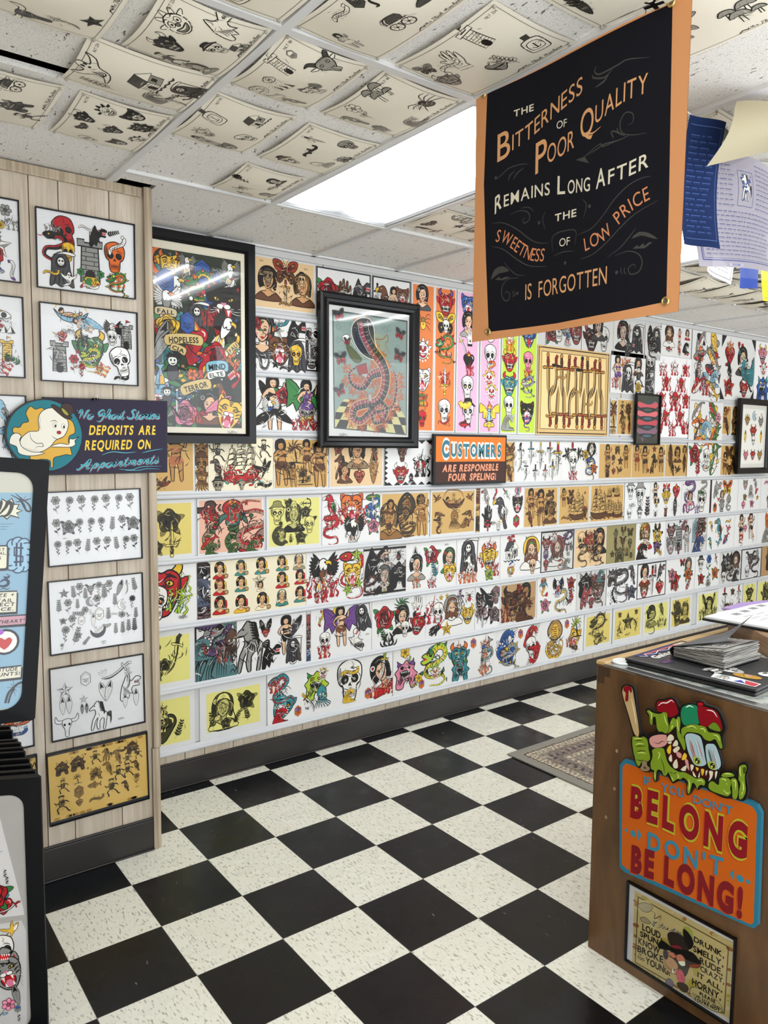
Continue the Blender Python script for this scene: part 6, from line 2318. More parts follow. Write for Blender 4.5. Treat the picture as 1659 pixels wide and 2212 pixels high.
# small framed pieces further along
def small_frames():
    w, h = 0.3052, 0.3775
    a = Art(w, h)
    a.rect(-w / 2, -h / 2, w / 2, h / 2, '4a4a42')
    r = random.Random(2)
    for k in range(14):
        a.fill(ell(r.uniform(-.4, .4) * w, r.uniform(-.4, .4) * h, r.uniform(.01, .05), r.uniform(.01, .04), r.random(), 10), r.choice(['5d6a55', '6b5b60', '3f4f52', '80707c', '44503c']))
    for k in range(4):
        y = h * (.26 - .17 * k)
        c = ['d2606a', 'e0777c', 'c9525e', '8f6a7a'][k]
        a.fill([(-.4 * w, y), (-.15 * w, y - .06 * h), (0, y - .02 * h), (.15 * w, y - .06 * h), (.4 * w, y), (.36 * w, y + .08 * h), (0, y + .03 * h), (-.36 * w, y + .08 * h)], c, 3)
        a.fill([(-.36 * w, y - .05 * h), (0, y - .12 * h), (.36 * w, y - .05 * h), (0, y - .02 * h)], '2b2e33', 3)
        a.fill([(-.2 * w, y - .07 * h), (0, y - .1 * h), (.2 * w, y - .07 * h), (0, y - .04 * h)], ['50605c', '4f6f7d', '42606f', '57707a'][k], 3)
    for k in range(13):
        x = (-.42 + .07 * k) * w
        a.line([(x, -.47 * h), (x, -.36 * h)], .005, '16171a', 2, 1)
    for k in range(22):
        for s in (-1, 1):
            a.fill([(s * .48 * w, (-.46 + .043 * k) * h), (s * .41 * w, (-.44 + .043 * k) * h), (s * .48 * w, (-.42 + .043 * k) * h)], '1b1d20')
    framed('framed_abstract_print', 'small dark framed picture of red chevron waves hung over tan prints', 'framed picture', (3.7948, WALL - .031, 1.8634), (1, 0, 0), (0, 0, 1), w, h, .012, .02, a, '4a4a42')
    w, h = 0.5235, 0.6359
    a = Art(w, h)
    i = .085
    a.rect(-w / 2 + i, -h / 2 + i, w / 2 - i, h / 2 - i, 'e9e7df')
    for s in "demon .2 .8 .1 0 uny;moon .52 .88 .1 0 hbo;eye .52 .88 .07 0 oyo;demon .84 .78 .1 0 eed;demon .5 .6 .13 0 rno;bat .14 .5 .07 90 kyk;feather .14 .5 .12 0 yyk;feather .88 .5 .12 0 yyk;skull .52 .42 .09 0 wnk;demon .2 .16 .1 0 myu;demon .53 .17 .1 0 rme;demon .86 .16 .1 0 uyk;tower .2 .87 .05 0 uuu;clown .86 .9 .04 0 uuu".split(';'):
        f = s.split()
        ww, hh = w - 2 * i, h - 2 * i
        a.put(f[0], (float(f[1]) - .5) * ww, (float(f[2]) - .5) * hh, float(f[3]) * hh, radians(float(f[4])), f[5])
    framed('framed_masks_print', 'black framed picture of nine small mask heads, far along the print wall', 'framed picture', (5.3199, WALL - .033, 1.7589), (1, 0, 0), (0, 0, 1), w, h, .05, .03, a, 'd9d7cf')
    # the daggers print with its own drawn border
    w, h = 0.744, 0.5799
    c, sat, tint = stock('T')
    a = Art(w, h, None, .75, tint)
    for i_, cc in ((.008, '3a2a1a'), (.016, 'd0b27a'), (.036, '3a2a1a')):
        a.rect(-w / 2 + i_, -h / 2 + i_, w / 2 - i_, h / 2 - i_, cc)
        if i_ == .016:
            for k in range(60):
                for s in (-1, 1):
                    a.fill(ell((-.48 + k * .0163) * w, s * (h / 2 - .026), .0035, .005, 0, 6), 'w')
                    a.fill(ell(s * (w / 2 - .026), (-.48 + k * .0163) * h, .005, .0035, 0, 6), 'w')
    a.rect(-w / 2 + .04, -h / 2 + .04, w / 2 - .04, h / 2 - .04, 'e3c48a')
    for k in range(9):
        x = (-.36 + .09 * k) * w
        a.put(['dagger', 'sword', 'dagger'][k % 3], x, .18 * h, .245 * h, .05 * (-1) ** k, ['rry', 'rek', 'nry', 'rko'][k % 4])
        a.put(['sword', 'dagger', 'dagger'][k % 3], x + .04 * w, -.18 * h, .245 * h, pi + .05 * (-1) ** k, ['rky', 'nry', 'rro'][k % 3])
    for x, y in ((-.18, .17), (.2, -.12), (.02, .02)):
        a.put('scroll', x * w, y * h, .05, .1, 'ccc')
    o = a.build('flash_print', INK, None, lin('d2ad72'))
    basis(o, (2.9855, WALL - .0135, 2.0261), (1, 0, 0), (0, 0, 1))
    tag(o, 'large tan print of many daggers inside a beaded border', 'art print', 'flash prints in the wall rails')


small_frames()


# ------------------------------------------------------------------ poster rack
def rounded(x0, y0, x1, y1, r, n=6):
    pts = []
    for cx_, cy_, a0 in ((x1 - r, y1 - r, 0), (x0 + r, y1 - r, pi / 2), (x0 + r, y0 + r, pi), (x1 - r, y0 + r, 1.5 * pi)):
        pts += [(cx_ + r * cos(a0 + pi / 2 * k / n), cy_ + r * sin(a0 + pi / 2 * k / n)) for k in range(n + 1)]
    return pts


def rack_panel(label, org, ux, uy, w, h, b, art=None, paper='c9c7c0', d=.0125, r=.035):
    """a swing panel: its origin is the top right corner seen from the front"""
    root = empty('swing_poster_holder')
    basis(root, org, ux, uy)
    tag(root, label, 'display panel', 'black swing panels of the poster rack')
    outer = rounded(-w, -h, 0, 0, .006, 6)
    inner = rounded(-w + b, -h + b, -b, -b, r, 6)
    mb = MB()
    A = [mb.bm.verts.new((x, y, 0)) for x, y in outer]
    Bq = [mb.bm.verts.new((x * .999 - .002 * 0, y, .004)) for x, y in inner]
    C = [mb.bm.verts.new((x, y, -.004)) for x, y in inner]
    Dq = [mb.bm.verts.new((x, y, -d)) for x, y in outer]
    n = len(outer)
    for P_, Q in ((A, Bq), (Bq, C), (Dq, A)):
        for k in range(n):
            mb.bm.faces.new((P_[k], P_[(k + 1) % n], Q[(k + 1) % n], Q[k]))
    mb.bm.faces.new(Dq)
    mb.build('panel_frame', RACK, root)
    if art:
        p = art.build('poster', INK, root, paper)
        p.location = (-w / 2, -h / 2, -.003)
        MB().quad((-w + b, -h + b, -.001), (-b, -h + b, -.001), (-b, -b, -.001), (-w + b, -b, -.001)).build('clear_cover', SLEEVE, root, recalc=False)
    return root


def rack():
    o, u, v = (-0.7840, -1.3000, 1.6150), (0.99719, -0.00296, -0.07490), (0.07479, -0.02730, 0.99683)
    W, H = .55, .575
    a = Art(W - .03, H - .03)

    def Y(s):
        return [(x + W / 2, y + H / 2) for x, y in Z(s)]
    a.fill(Y('-3832,-870 -296,-715 -239,-5405 -3683,-5573'), '7fa0b2')
    r = random.Random(9)
    for k in range(30):
        a.fill(ell(r.uniform(-.2, .2), r.uniform(-.24, .12), r.uniform(.01, .03), r.uniform(.005, .02), r.random(), 9), r.choice(['7899ac', '86a7b8', '7394a8']))
    a.blob(Y('-1197,-1258 -1077,-885 -935,-969 -893,-877 -797,-938 -707,-857 -653,-984 -558,-981 -601,-1073 -492,-1109 -597,-1164 -544,-1266 -712,-1219 -779,-1298 -876,-1223 -1011,-1317'), 'd2cdb6', .003, 1)
    a.line(Y('-924,-1199 -815,-1041 -773,-937 -699,-1012 -761,-1194 -875,-1249'), .008, 'k', 1)
    a.line(Y('-1014,-1253 -953,-1072 -891,-916'), .01, 'k', 1)
    a.line(Y('-734,-781 -589,-852 -513,-927 -408,-1106 -324,-1103 -367,-974 -492,-874 -641,-751'), .004, '23262b', 1)
    for s in ('-632,-932 -491,-900 -325,-841', '-567,-812 -463,-977 -423,-1054', '-524,-953 -436,-794', '-902,-1409 -656,-1399', '-900,-1463 -743,-1458', '-897,-1520 -780,-1515'):
        a.line(Y(s), .0028, '23262b', 1)
    c1 = Y('-694,-2076 -689,-1945 -635,-1841 -541,-1801 -420,-1827 -355,-1919 -373,-2051 -329,-2183 -395,-2314 -514,-2339 -636,-2285 -677,-2180')
    for x, y in c1:
        a.blob(ell(x, y, .012, .012, 0, 12), '8fb0c2', .0028, 1, '23304a')
    a.fill(c1, '8fb0c2', 2)
    a.line(Y('-427,-1919 -608,-1906 -599,-2076 -430,-2103 -425,-2208 -604,-2220'), .004, '23304a', 0, 1)
    a.line(Y('-565,-1802 -552,-2312'), .004, '23304a', 0, 1)
    a.line(Y('-481,-1801 -468,-2313'), .004, '23304a', 0, 1)
    # hand-lettered boxes
    for s, c in (('-1791,-1896 -763,-1868 -738,-1906 -729,-2323 -763,-2362 -1769,-2410', 'cfcab5'), ('-1967,-2856 -508,-2853 -502,-3316 -1947,-3333', 'cfcab5'), ('-1944,-3408 -288,-3380 -294,-3593 -1935,-3623', 'b98a95'), ('-1897,-4536 -338,-4502 -340,-4771 -1885,-4805', 'cfcab5')):
        q = Y(s)
        a.fill([(x + .003, y - .004) for x, y in q], '1c1d22')
        a.blob(q, c, .003, 1, '1c1d22')
    ink = '1c1d26'
    for tx, b, t in (('AT LEAST', '-1366,-1997 -793,-1977', '-1369,-1933'), ('BALLPARK GLOBAL,', '-1630,-2077 -761,-2055', '-1632,-2017'), ('PRICES', '-1222,-2176 -859,-2161', '-1225,-2112'), ('SIZE +', '-1002,-2974 -560,-2964', '-1005,-2896'), ('DETAIL', '-1101,-3079 -585,-3080', '-1104,-3007'), ('AFFECT', '-1131,-3171 -540,-3171', '-1134,-3093'), ('PRICE.', '-1080,-3267 -559,-3271', '-1084,-3194'),
                     ('FROM THE "HEART"', '-1498,-3561 -321,-3538', '-1501,-3486'), ('ATTITUDE', '-1042,-4600 -414,-4602', '-1045,-4516'), ('COUNTS!', '-1037,-4705 -360,-4702', '-1040,-4626')):
        T(a, tx, ' '.join(f'{(p[0]) * 1e4:.0f},{(p[1]) * 1e4:.0f}' for p in Y(b)), ' '.join(f'{(p[0]) * 1e4:.0f},{(p[1]) * 1e4:.0f}' for p in Y(t)), ink, bold=.02, lean=.12, gap=.2)
    for s, w in (('-854,-2646 -763,-2596 -690,-2637 -710,-2715 -803,-2739 -899,-2697', .006), ('-950,-2592 -877,-2672 -920,-2749', .006), ('-790,-2531 -718,-2558 -661,-2507', .005), ('-846,-2816 -777,-2784 -706,-2807 -648,-2777', .002), ('-733,-2480 -685,-2494', .006)):
        a.line(Y(s), w, '23304a', 1)
    a.blob(ell(*Y('-685,-3953')[0], .026, .026), 'd9d6cf', .005, 1, '1c1d26')
    hx, hy = Y('-697,-3966')[0]
    a.fill([(hx, hy - .016), (hx - .013, hy - .002), (hx - .014, hy + .007), (hx - .007, hy + .011), (hx, hy + .006), (hx + .007, hy + .011), (hx + .014, hy + .007), (hx + .013, hy - .002)], 'b3302f', 2)
    a.fill(ell(*Y('-802,-3734')[0], .008, .006), '9a4fae')
    a.line(Y('-620,-5304 -570,-5095 -479,-4985 -387,-4901 -254,-4861'), .005, '23262b', 0)
    a.line(Y('-560,-5311 -520,-5128 -454,-5001'), .004, '23262b', 0)
    for s in ('-601,-4958 -322,-4975', '-488,-4810 -434,-5165', '-532,-4885 -403,-5061', '-537,-5032 -387,-4901'):
        a.line(Y(s), .003, '23262b', 1)
    rack_panel('tilted black rack panel holding the blue hand lettered price poster, above the rest', o, u, v, W, H, .03, a, 'b5b2a3')
    # lower tier
    u, v = (.906, -.423, 0), (0, 0, 1)
    tops = [(-0.7545, -0.5915), (-0.755, -0.6256), (-0.756, -0.7037), (-0.757, -0.7502), (-0.757, -0.7838), (-0.758, -0.8103), (-0.762, -0.8831), (-0.765, -0.9208), (-0.766, -0.9533), (-0.766, -0.9731), (-0.765, -0.9996), (-0.7645, -1.0211)]
    n = len(tops)
    words_ = ['rearmost', 'second from the rear', 'third from the rear', 'fourth from the rear', 'fifth from the rear', 'sixth from the rear', 'sixth from the front', 'fifth from the front', 'fourth from the front', 'third from the front', 'second from the front']
    for k, (x, y) in enumerate(tops[:-1]):
        rack_panel('black empty rack panel, %s of the lower row' % words_[k], (x, y, .8 - .003 * (k % 3)), u, v, .5, .66, .04, None)
    x, y = tops[-1]
    W, H = .5, .72
    a = Art(W - .03, H - .03)
    a.fill(Y2('-3527,-87 -986,-1050 -510,-3518 -498,-3673 -3683,-3728', W, H), 'dcdad8')
    a.fill(Y2('-3696,-4024 -570,-3817 -461,-4138 -530,-7011 -3802,-6493', W, H), 'd3d1cf')
    for s, nm, z, rot, c in (('-967,-3045', 'badge', .018, .3, 'tgr'), ('-993,-3346', 'heart', .03, 0, 'rrk'), ('-828,-3423', 'sword', .03, -1.0, 'rrr'), ('-797,-4038', 'swallow', .026, .6, 'yyw'), ('-1034,-4602', 'skull', .045, .2, 'wey'), ('-985,-5187', 'cat', .05, .3, 'eey'),
                             ('-751,-5841', 'feather', .03, .2, 'eew'), ('-728,-6215', 'badge', .012, 0, 'ebw'), ('-1052,-6225', 'flower', .035, -.6, 'mhm'), ('-1251,-3050', 'rose', .05, 0, 'rgr'), ('-1414,-4935', 'wolf', .06, 0, 'eew')):
        a.put(nm, *Y2(s, W, H)[0], z, rot, c)
    p, q = Y2('-760,-5025 -572,-5012', W, H)
    for k in range(6):
        a.line([(p[0], p[1] - .003 * k), (q[0], q[1] - .012 * k)], .0015, 'k', 1)
    a.line(Y2('-1014,-1927 -963,-1894', W, H), .005, 'b', 1)
    for dx, dy in ((30, 1130), (45, 1180), (130, 2160)):
        for s in (0, 1):
            p = Y2('-931,-2444 -887,-2638 -718,-6432', W, H)[(0 if dx == 30 else 1 if dx == 45 else 2)]
            a.line([(p[0] - .004, p[1] + .004 - .01 * s), (p[0] + .004, p[1] + .002 - .01 * s), (p[0] - .002, p[1] - .002 - .01 * s), (p[0] + .005, p[1] - .005 - .01 * s)], .0022, 'k', 1)
    rack_panel('front black rack panel of the lower row showing white flash sheets', (x, y, .8), u, v, W, H, .0405, a, 'b6b3ae')
    # the stand that carries them
    st = empty('rack_stand', (-1.43, -.75, 0))
    tag(st, 'black floor stand carrying the swing panels', 'stand')
    MB().box(-.03, .03, -.03, .03, .02, 1.75).build('post', RACK, st)
    MB().box(-.35, .6, -.4, .5, 0, .02).build('base_plate', RACK, st, bevel=.005)
    MB().box(-.02, .2, -.5, .5, .815, .835).box(-.02, .08, -.56, .0, 1.58, 1.61).build('hinge_arm', RACK, st, bevel=.003)


def Y2(s, W, H):
    return [(x + W / 2, y + H / 2) for x, y in Z(s)]


rack()

WALL_PRINTS = [
    (-0.0838, 0.2406, 0.201, 0.46799999999999997, 'K', 0.09, 'heart .5 .42 .36 0 dew;flames .5 .82 .14 0 dww;eye .5 .45 .13 0 dww;sprig .2 .3 .2 20 dww;sprig .8 .3 .2 -20 dww', 'yellow print of a sacred heart around a bearded face, lowest row beside the corner post', {}),
    (0.2669, 0.629, 0.201, 0.46799999999999997, 'K', 0.13, 'nun .3 .5 .4 0 wew;rose .74 .66 .26 0 dew;sprig .74 .3 .2 15 dww;rose .35 .16 .15 0 dew;sprig .1 .3 .22 10 dww;sprig .55 .25 .18 -30 dww', 'yellow print of a nun and a rose with a wide white margin, lowest row', {}),
    (0.6367, 1.0505, 0.201, 0.46799999999999997, 'W', 0, 'cat .22 .32 .24 -30 tkw;snake .2 .62 .32 20 tkr;flames .1 .8 .16 0 rro;wave .2 .15 .16 0 rto;badge .44 .16 .1 0 opy;beast .72 .62 .28 0 lgy;octopus .8 .35 .22 0 tgy;sword .6 .3 .22 40 yyn;clown .82 .82 .12 0 yln', 'white print of a teal striped tiger and a green monkey warrior, lowest row', {}),
    (1.0498, 1.4505, 0.201, 0.46799999999999997, 'W', 0, 'flames .25 .8 .2 0 mmr;skull .25 .55 .4 0 wye;scroll .25 .76 .2 0 ywy;wave .25 .25 .14 0 yyw;badge .56 .2 .11 0 opy;lady .8 .55 .36 20 rkw;sword .82 .72 .3 -10 lyy;flames .9 .3 .2 0 rro;flames .66 .25 .16 0 rro', 'white print of a gold crowned skull and a severed head with a sword, lowest row', {'bend': 0.004}),
    (1.4563, 1.8722, 0.201, 0.46799999999999997, 'W', 0, 'flower .25 .8 .22 30 yly;beast .22 .45 .3 0 mpk;flower .4 .2 .18 -40 yly;badge .5 .14 .1 0 opy;moon .7 .75 .2 0 tgl;dragon .75 .5 .42 0 lgy;clown .75 .35 .15 0 lyo', 'white print of a purple wrapped head and a green dragon under a globe, lowest row', {'bend': 0.008}),
    (1.8746, 2.2811, 0.201, 0.46799999999999997, 'W', 0, 'flames .2 .75 .22 0 oyo;demon .22 .6 .28 0 tpo;beast .25 .28 .25 0 tgr;badge .5 .84 .11 0 opy;flames .75 .78 .2 0 oyo;fish .78 .62 .26 60 ebo;snake .8 .36 .3 0 eot;flames .7 .2 .18 30 oyo', 'white curling print of a green demon and a carp in orange flames, lowest row', {'bend': 0.016}),
    (2.2835, 2.721, 0.201, 0.46799999999999997, 'W', 0, 'wave .25 .75 .26 0 bhw;wave .18 .45 .26 90 bhw;dragon .28 .3 .3 0 eye;badge .5 .84 .11 0 opm;wave .76 .75 .26 0 rrw;skull .74 .42 .26 10 wry;wave .8 .22 .22 180 rrw', 'white curling print of a blue wave dragon and a skull in red waves, lowest row', {'bend': 0.016}),
    (2.7234, 3.1638, 0.201, 0.46799999999999997, 'W', 0, 'cobra .28 .5 .46 0 uey;snake .3 .3 .25 90 uey;badge .56 .85 .11 0 opm;cat .76 .45 .24 -20 yro;palm .8 .72 .26 0 lgl;flames .62 .4 .16 0 rro;sprig .75 .18 .2 70 nnn', 'white print of a golden cobra beside a tiger in green bamboo, lowest row', {'bend': 0.012}),
    (3.1713, 3.4922, 0.201, 0.46799999999999997, 'U', 0.1, 'dragon .48 .55 .44 0 dew;dragon .5 .25 .22 180 dew', 'yellow print of one dragon curled like a letter S, lowest row', {}),
    (3.5, 3.8686, 0.201, 0.46799999999999997, 'U', 0.1, 'star .5 .55 .32 0 dww;eye .5 .55 .2 0 dww;cat .5 .52 .14 0 dww;scorpion .16 .4 .2 0 dew;scorpion .84 .4 .2 180 dew;rose .18 .86 .1;rose .82 .86 .1;snake .15 .2 .14;scroll .5 .12 .12', 'yellow print of a beetle in a sunburst between two scorpions, lowest row', {}),
    (3.871, 4.2248, 0.201, 0.46799999999999997, 'K', 0.1, 'lady .28 .6 .34 0 ekw;snake .25 .4 .42 0 dew;bird .74 .72 .24 0 dew;moon .7 .88 .12;skull .74 .32 .2 0 wew;sprig .6 .22 .16 20;sprig .9 .22 .16 -20', 'yellow print of a woman in a serpent, a raven and a skull, lowest row', {}),
    (4.2336, 4.5397, 0.201, 0.46799999999999997, 'U', 0.1, 'hand .28 .5 .42 10 dew;rose .3 .84 .12 0 dew;lady .72 .45 .34 0 dew;scroll .72 .86 .14;sprig .2 .15 .14 30', 'yellow print of praying hands beside a nurse portrait, lowest row', {}),
    (4.617, 4.9397, 0.201, 0.46799999999999997, 'K', 0.09, 'feather .25 .78 .22 20 dew;feather .75 .78 .22 -20 dew;lady .5 .5 .34 0 ekw;flames .2 .3 .26 0 dew;flames .8 .3 .26 0 dew', 'yellow curling print of a woman under a wolf pelt, lowest row', {'bend': 0.012}),
    (4.9276, 5.3321, 0.201, 0.46799999999999997, 'W', 0, 'sword .25 .6 .36 0 rrk;snake .35 .25 .2 0 kkr;rose .55 .82 .12 0 ngr;skull .52 .4 .14 0 wry;sword .8 .6 .36 0 rrk;demon .8 .25 .15 0 krk', 'white print of two red daggers flanking a small flower, lowest row near the counter papers', {'bend': 0.01}),
    (5.3423, 5.5715, 0.201, 0.46799999999999997, 'K', 0.06, 'demon .5 .68 .26 0 dew;sprig .3 .25 .2;rose .7 .25 .15 0 dew', 'yellow print of a horned devil mask, lowest row near the counter papers', {}),
    (5.5902, 6.0554, 0.201, 0.46799999999999997, 'K', 0.07, 'hand .3 .5 .42 0 dew;hand .7 .5 .42 0 dew;demon .5 .3 .2 0 dew', 'yellow print of two raised hands, lowest row at the far end', {}),
    (-0.0838, 0.2449, 0.501, 0.774, 'K', 0.09, 'lady .22 .6 .36 0 ekw;sword .72 .6 .4 -15 dew;rose .55 .4 .15 0 dew;sprig .4 .85 .2 30;swallow .25 .2 .18 0 dew;rose .42 .18 .12 0 dew', 'yellow print of a woman in profile and a curved dagger beside the corner post', {}),
    (0.2473, 0.4723, 0.501, 0.774, 'D', 0, 'wave .25 .3 .36 0 tkw;wave .6 .25 .32 0 tew;wave .85 .35 .32 0 tkw;wave .4 .7 .3 180 pew;fish .3 .75 .24 20 pew;dragon .7 .72 .3 0 ekt;flames .65 .5 .2 0 rno;skull .2 .55 .14;octopus .85 .6 .26 0 nko;wave .15 .6 .2 0 tkw', 'dark print of a sea battle among teal waves, black border', {'border': 'k', 'dy': -0.0}),
    (0.4671, 0.8678, 0.501, 0.774, 'W', 0, 'horse .19 .5 .43 0 eke;feather .36 .82 .14 20 kkw;feather .44 .82 .14 -20 kkw;demon .4 .72 .08 0 rrk;lady .72 .85 .12 0 nky;pinup .7 .62 .33 0 ksr;feather .85 .75 .2 -30 dkw;wolf .45 .26 .22 0 ker;skull .8 .24 .2 0 wky;reaper .8 .3 .22 0 kkw', 'white print of a striped unicorn, a howling wolf and a warrior woman', {'dy': -0.003}),
    (0.8731, 0.8965, 0.501, 0.774, 'D', 0, 'skull .5 .7 .2 0 rno;wave .5 .3 .3 0 bnk;demon .5 .5 .2 0 nrk', 'narrow dark strip of a print between the unicorn print and the bat woman print', {}),
    (0.8989, 1.299, 0.501, 0.774, 'W', 0, 'scroll .15 .82 .14 70 rry;moon .42 .88 .14 0 yyy;batlady .48 .62 .36 0 npw;skull .22 .35 .16 0 wtk;flames .2 .2 .18 0 rro;reaper .84 .72 .26 10 nkw;wolf .74 .25 .2 60 wek;sprig .8 .14 .14 80 kgk;sig .93 .35 .05', 'white print of a purple winged bat woman beneath a yellow moon', {}),
    (1.3014, 1.6973, 0.501, 0.774, 'W', 0, 'rose .22 .62 .28 0 rgr;sprig .2 .28 .18 20 ggg;palm .55 .78 .24 0 ggg;lady .55 .55 .26 0 kkr;skull .6 .32 .15 0 wek;hand .84 .8 .2 0 wrr;demon .85 .4 .22 -15 rkk;tribal .3 .14 .2 0 kkk', 'white print of one large red rose, a palm head and a red mask', {}),
    (1.6961, 2.0979, 0.501, 0.774, 'W', 0, 'flames .15 .65 .3 0 rrm;skull .24 .55 .2 0 wek;star .3 .88 .07 0 yyy;star .42 .9 .06 0 yyy;jesus .52 .55 .28 0 ewe;sword .68 .7 .3 0 ppp;eye .68 .86 .12 0 ppp;spider .88 .8 .14;demon .85 .42 .2 0 yky;star .42 .16 .16 0 yyy;hand .18 .18 .16 120 krk', 'white print of a bearded wizard with a purple staff and yellow sun', {}),
    (2.1003, 2.3143, 0.501, 0.774, 'S', 0, 'cat .4 .55 .3 0 krb;swallow .6 .7 .3 0 kbr;rose .8 .3 .2 0 rkr;dagger .3 .25 .24 0 krr;sprig .15 .5 .3;skull .85 .75 .18', 'grey print of a ninja cat and flag, half the width of its neighbours', {}),
    (2.3167, 2.6684, 0.501, 0.774, 'B', 0.05, 'demon .3 .55 .36 0 nrk;lady .7 .68 .28 0 mkm;wave .7 .28 .3 0 nku;flames .15 .3 .28 0 rnr;skull .35 .15 .14 0 wnk;dragon .5 .4 .3 0 nku;hand .5 .85 .12 0 rkk', 'brown print of an armoured demon beside a pink haired woman', {}),
    (2.6708, 3.0741, 0.501, 0.774, 'W', 0, 'snake .6 .3 .34 0 ery;eagle .5 .7 .26 0 krb;rose .85 .78 .16 0 rgr;mermaid .15 .75 .2 0 ryo;rose .2 .3 .18 0 mgr;swallow .82 .3 .14 0 kyr;sprig .85 .5 .24 10', 'white print of an eagle fighting a snake between red roses, second row', {}),
    (3.0765, 3.4056, 0.501, 0.774, 'D', 0, 'beast .3 .68 .3 0 ken;wolf .3 .35 .28 0 rnk;cat .72 .55 .3 0 nkr;snake .75 .3 .28 0 nke;wave .8 .85 .16 0 thw;skull .5 .14 .14;flames .6 .85 .14 0 rrn', 'dark crowded print of a black boar and an orange tiger', {}),
    (3.4134, 3.7798, 0.501, 0.774, 'S', 0, 'snake .48 .5 .42 0 dke;scorpion .18 .28 .24 0 kkk;beast .18 .76 .22 0 ndk;bird .84 .74 .24 0 dre;rose .82 .26 .2 0 bdk;sprig .65 .3 .2', 'grey print of a black scorpion, a serpent and a blue rose', {}),
    (3.7822, 4.1537, 0.501, 0.774, 'W', 0.03, 'lady .24 .7 .28 0 rkn;dagger .52 .45 .42 0 rrk;wolf .82 .76 .2 0 dke;heart .8 .26 .22 0 rrk;cat .24 .24 .22 0 nrk;sprig .62 .8 .16', 'white print with a heavy black border round a dagger and a locket', {'border': 'k'}),
    (4.1561, 4.5642, 0.501, 0.774, 'W', 0, 'rose .3 .38 .26 0 rgr;rose .2 .55 .2 0 mgr;lady .76 .72 .24 0 dek;rose .76 .5 .2 0 ogr;moth .55 .86 .12 0 rkr;sprig .3 .14 .2 70;sprig .76 .18 .2 -30', 'white print of a bunch of red roses under a moth', {}),
    (4.5666, 4.9362, 0.501, 0.774, 'W', 0, 'hatskull .22 .72 .2 0 wke;rose .25 .28 .18 0 rgr;flower .55 .7 .24 0 bgb;flower .55 .25 .24 180 egk;rose .82 .4 .2 0 ogr;dagger .85 .8 .18 20 rrr', 'white print of a top hat skull, a blue flower and a rose', {}),
    (4.9386, 5.2811, 0.501, 0.774, 'D', 0, 'beast .35 .6 .36 0 dke;jesus .75 .6 .3 0 dek;snake .5 .25 .3 0 edk;skull .2 .2 .16 0 wek;wave .8 .2 .2 0 dew', 'grey print packed with dark creatures next to the black framed print', {}),
    (5.2912, 5.632, 0.501, 0.774, 'G', 0.02, 'goat .45 .62 .3 0 dek;snake .7 .4 .34 0 dek;skull .3 .22 .2 0 wek;octopus .78 .75 .2 0 edk', 'grey print of horned beasts in a thin black border', {'border': 'k'}),
    (5.6426, 6.0672, 0.501, 0.774, 'B', 0, 'beast .4 .6 .36 0 dek;snake .6 .3 .3 0 uek;dragon .8 .7 .26 0 nek', 'brown print of coiled beasts at the far end of the second row', {}),
    (-0.0838, 0.2586, 0.807, 1.086, 'W', 0, 'flames .78 .72 .2 0 llg;flames .3 .3 .24 30 llg;demon .5 .62 .42 0 rky;skull .42 .38 .26 0 wro;flames .75 .45 .26 -20 llg;sig .8 .1 .08', 'white print of one big red haired demon skull with green flames', {}),
    (0.2633, 0.3323, 0.807, 1.086, 'S', 0, 'rose .35 .78 .3 0 zgr;rose .35 .22 .32 0 rgr;snake .8 .5 .45 90 dkb;wave .2 .5 .25 0 bhw', 'narrow grey print of dark red roses tucked behind the telephone ladies print', {'dy': 0.002}),
    (0.3299, 0.8681, 0.807, 1.086, 'C', 0, 'ladyphone .09 .84 .13 0 rky;ladyphone .3 .85 .12 0 tty;ladyphone .51 .85 .13 0 tky;ladyphone .73 .86 .12 0 tky;nun .92 .86 .13 0 ewk;ladyphone .09 .55 .13 0 rry;ladyphone .3 .56 .12 0 tky;star .49 .58 .13 0 wkr;lady .5 .48 .08 0 wkn;ladyphone .73 .55 .13 0 rky;ladyphone .93 .57 .12 0 rkr;ladyphone .09 .22 .14 0 rkr;ladyphone .3 .2 .14 0 ykr;ladyphone .52 .2 .14 0 wky;nun .73 .22 .13 0 twt;ladyphone .93 .24 .13 0 tkr', 'large cream print of fifteen ladies on old telephones', {'dy': -0.002}),
    (0.8705, 1.2392, 0.807, 1.086, 'W', 0, 'flames .14 .4 .26 0 ror;eagle .27 .58 .4 0 kny;flames .4 .35 .24 0 ror;flames .25 .14 .2 0 ror;snake .78 .5 .42 0 rbw;cat .8 .52 .22 0 yok;star .88 .88 .14 0 lgl;star .72 .2 .12 20 lgl;star .92 .3 .1 0 lgl', 'white print of a diving eagle in flames and a lion wrapped by a snake', {}),
    (1.2416, 1.5419, 0.807, 1.086, 'D', 0.0, 'wolf .22 .68 .3 0 kee;pinup .52 .76 .22 0 dkp;spider .82 .8 .16 0 zkr;lady .48 .35 .24 0 kew;beast .82 .4 .26 0 ked;dragon .14 .22 .2 0 zkn;bottle .48 .12 .1', 'print of black werewolves with black bars across top and bottom', {'bars': 1}),
    (1.5408, 1.9353, 0.807, 1.086, 'W', 0, 'feather .18 .7 .2 0 wrk;lady .2 .5 .24 0 ekw;flames .2 .2 .14 0 ort;rose .5 .72 .22 0 rgr;skull .46 .78 .08 0 wmk;sprig .55 .4 .2 20 tgg;lady .85 .58 .24 0 ggr;cat .86 .3 .18 0 yko;flames .5 .14 .15 0 rrr;eye .5 .13 .08 0 wkk;sig .8 .92 .06', 'white print of a feathered woman, a big rose and a yin yang in flames', {}),
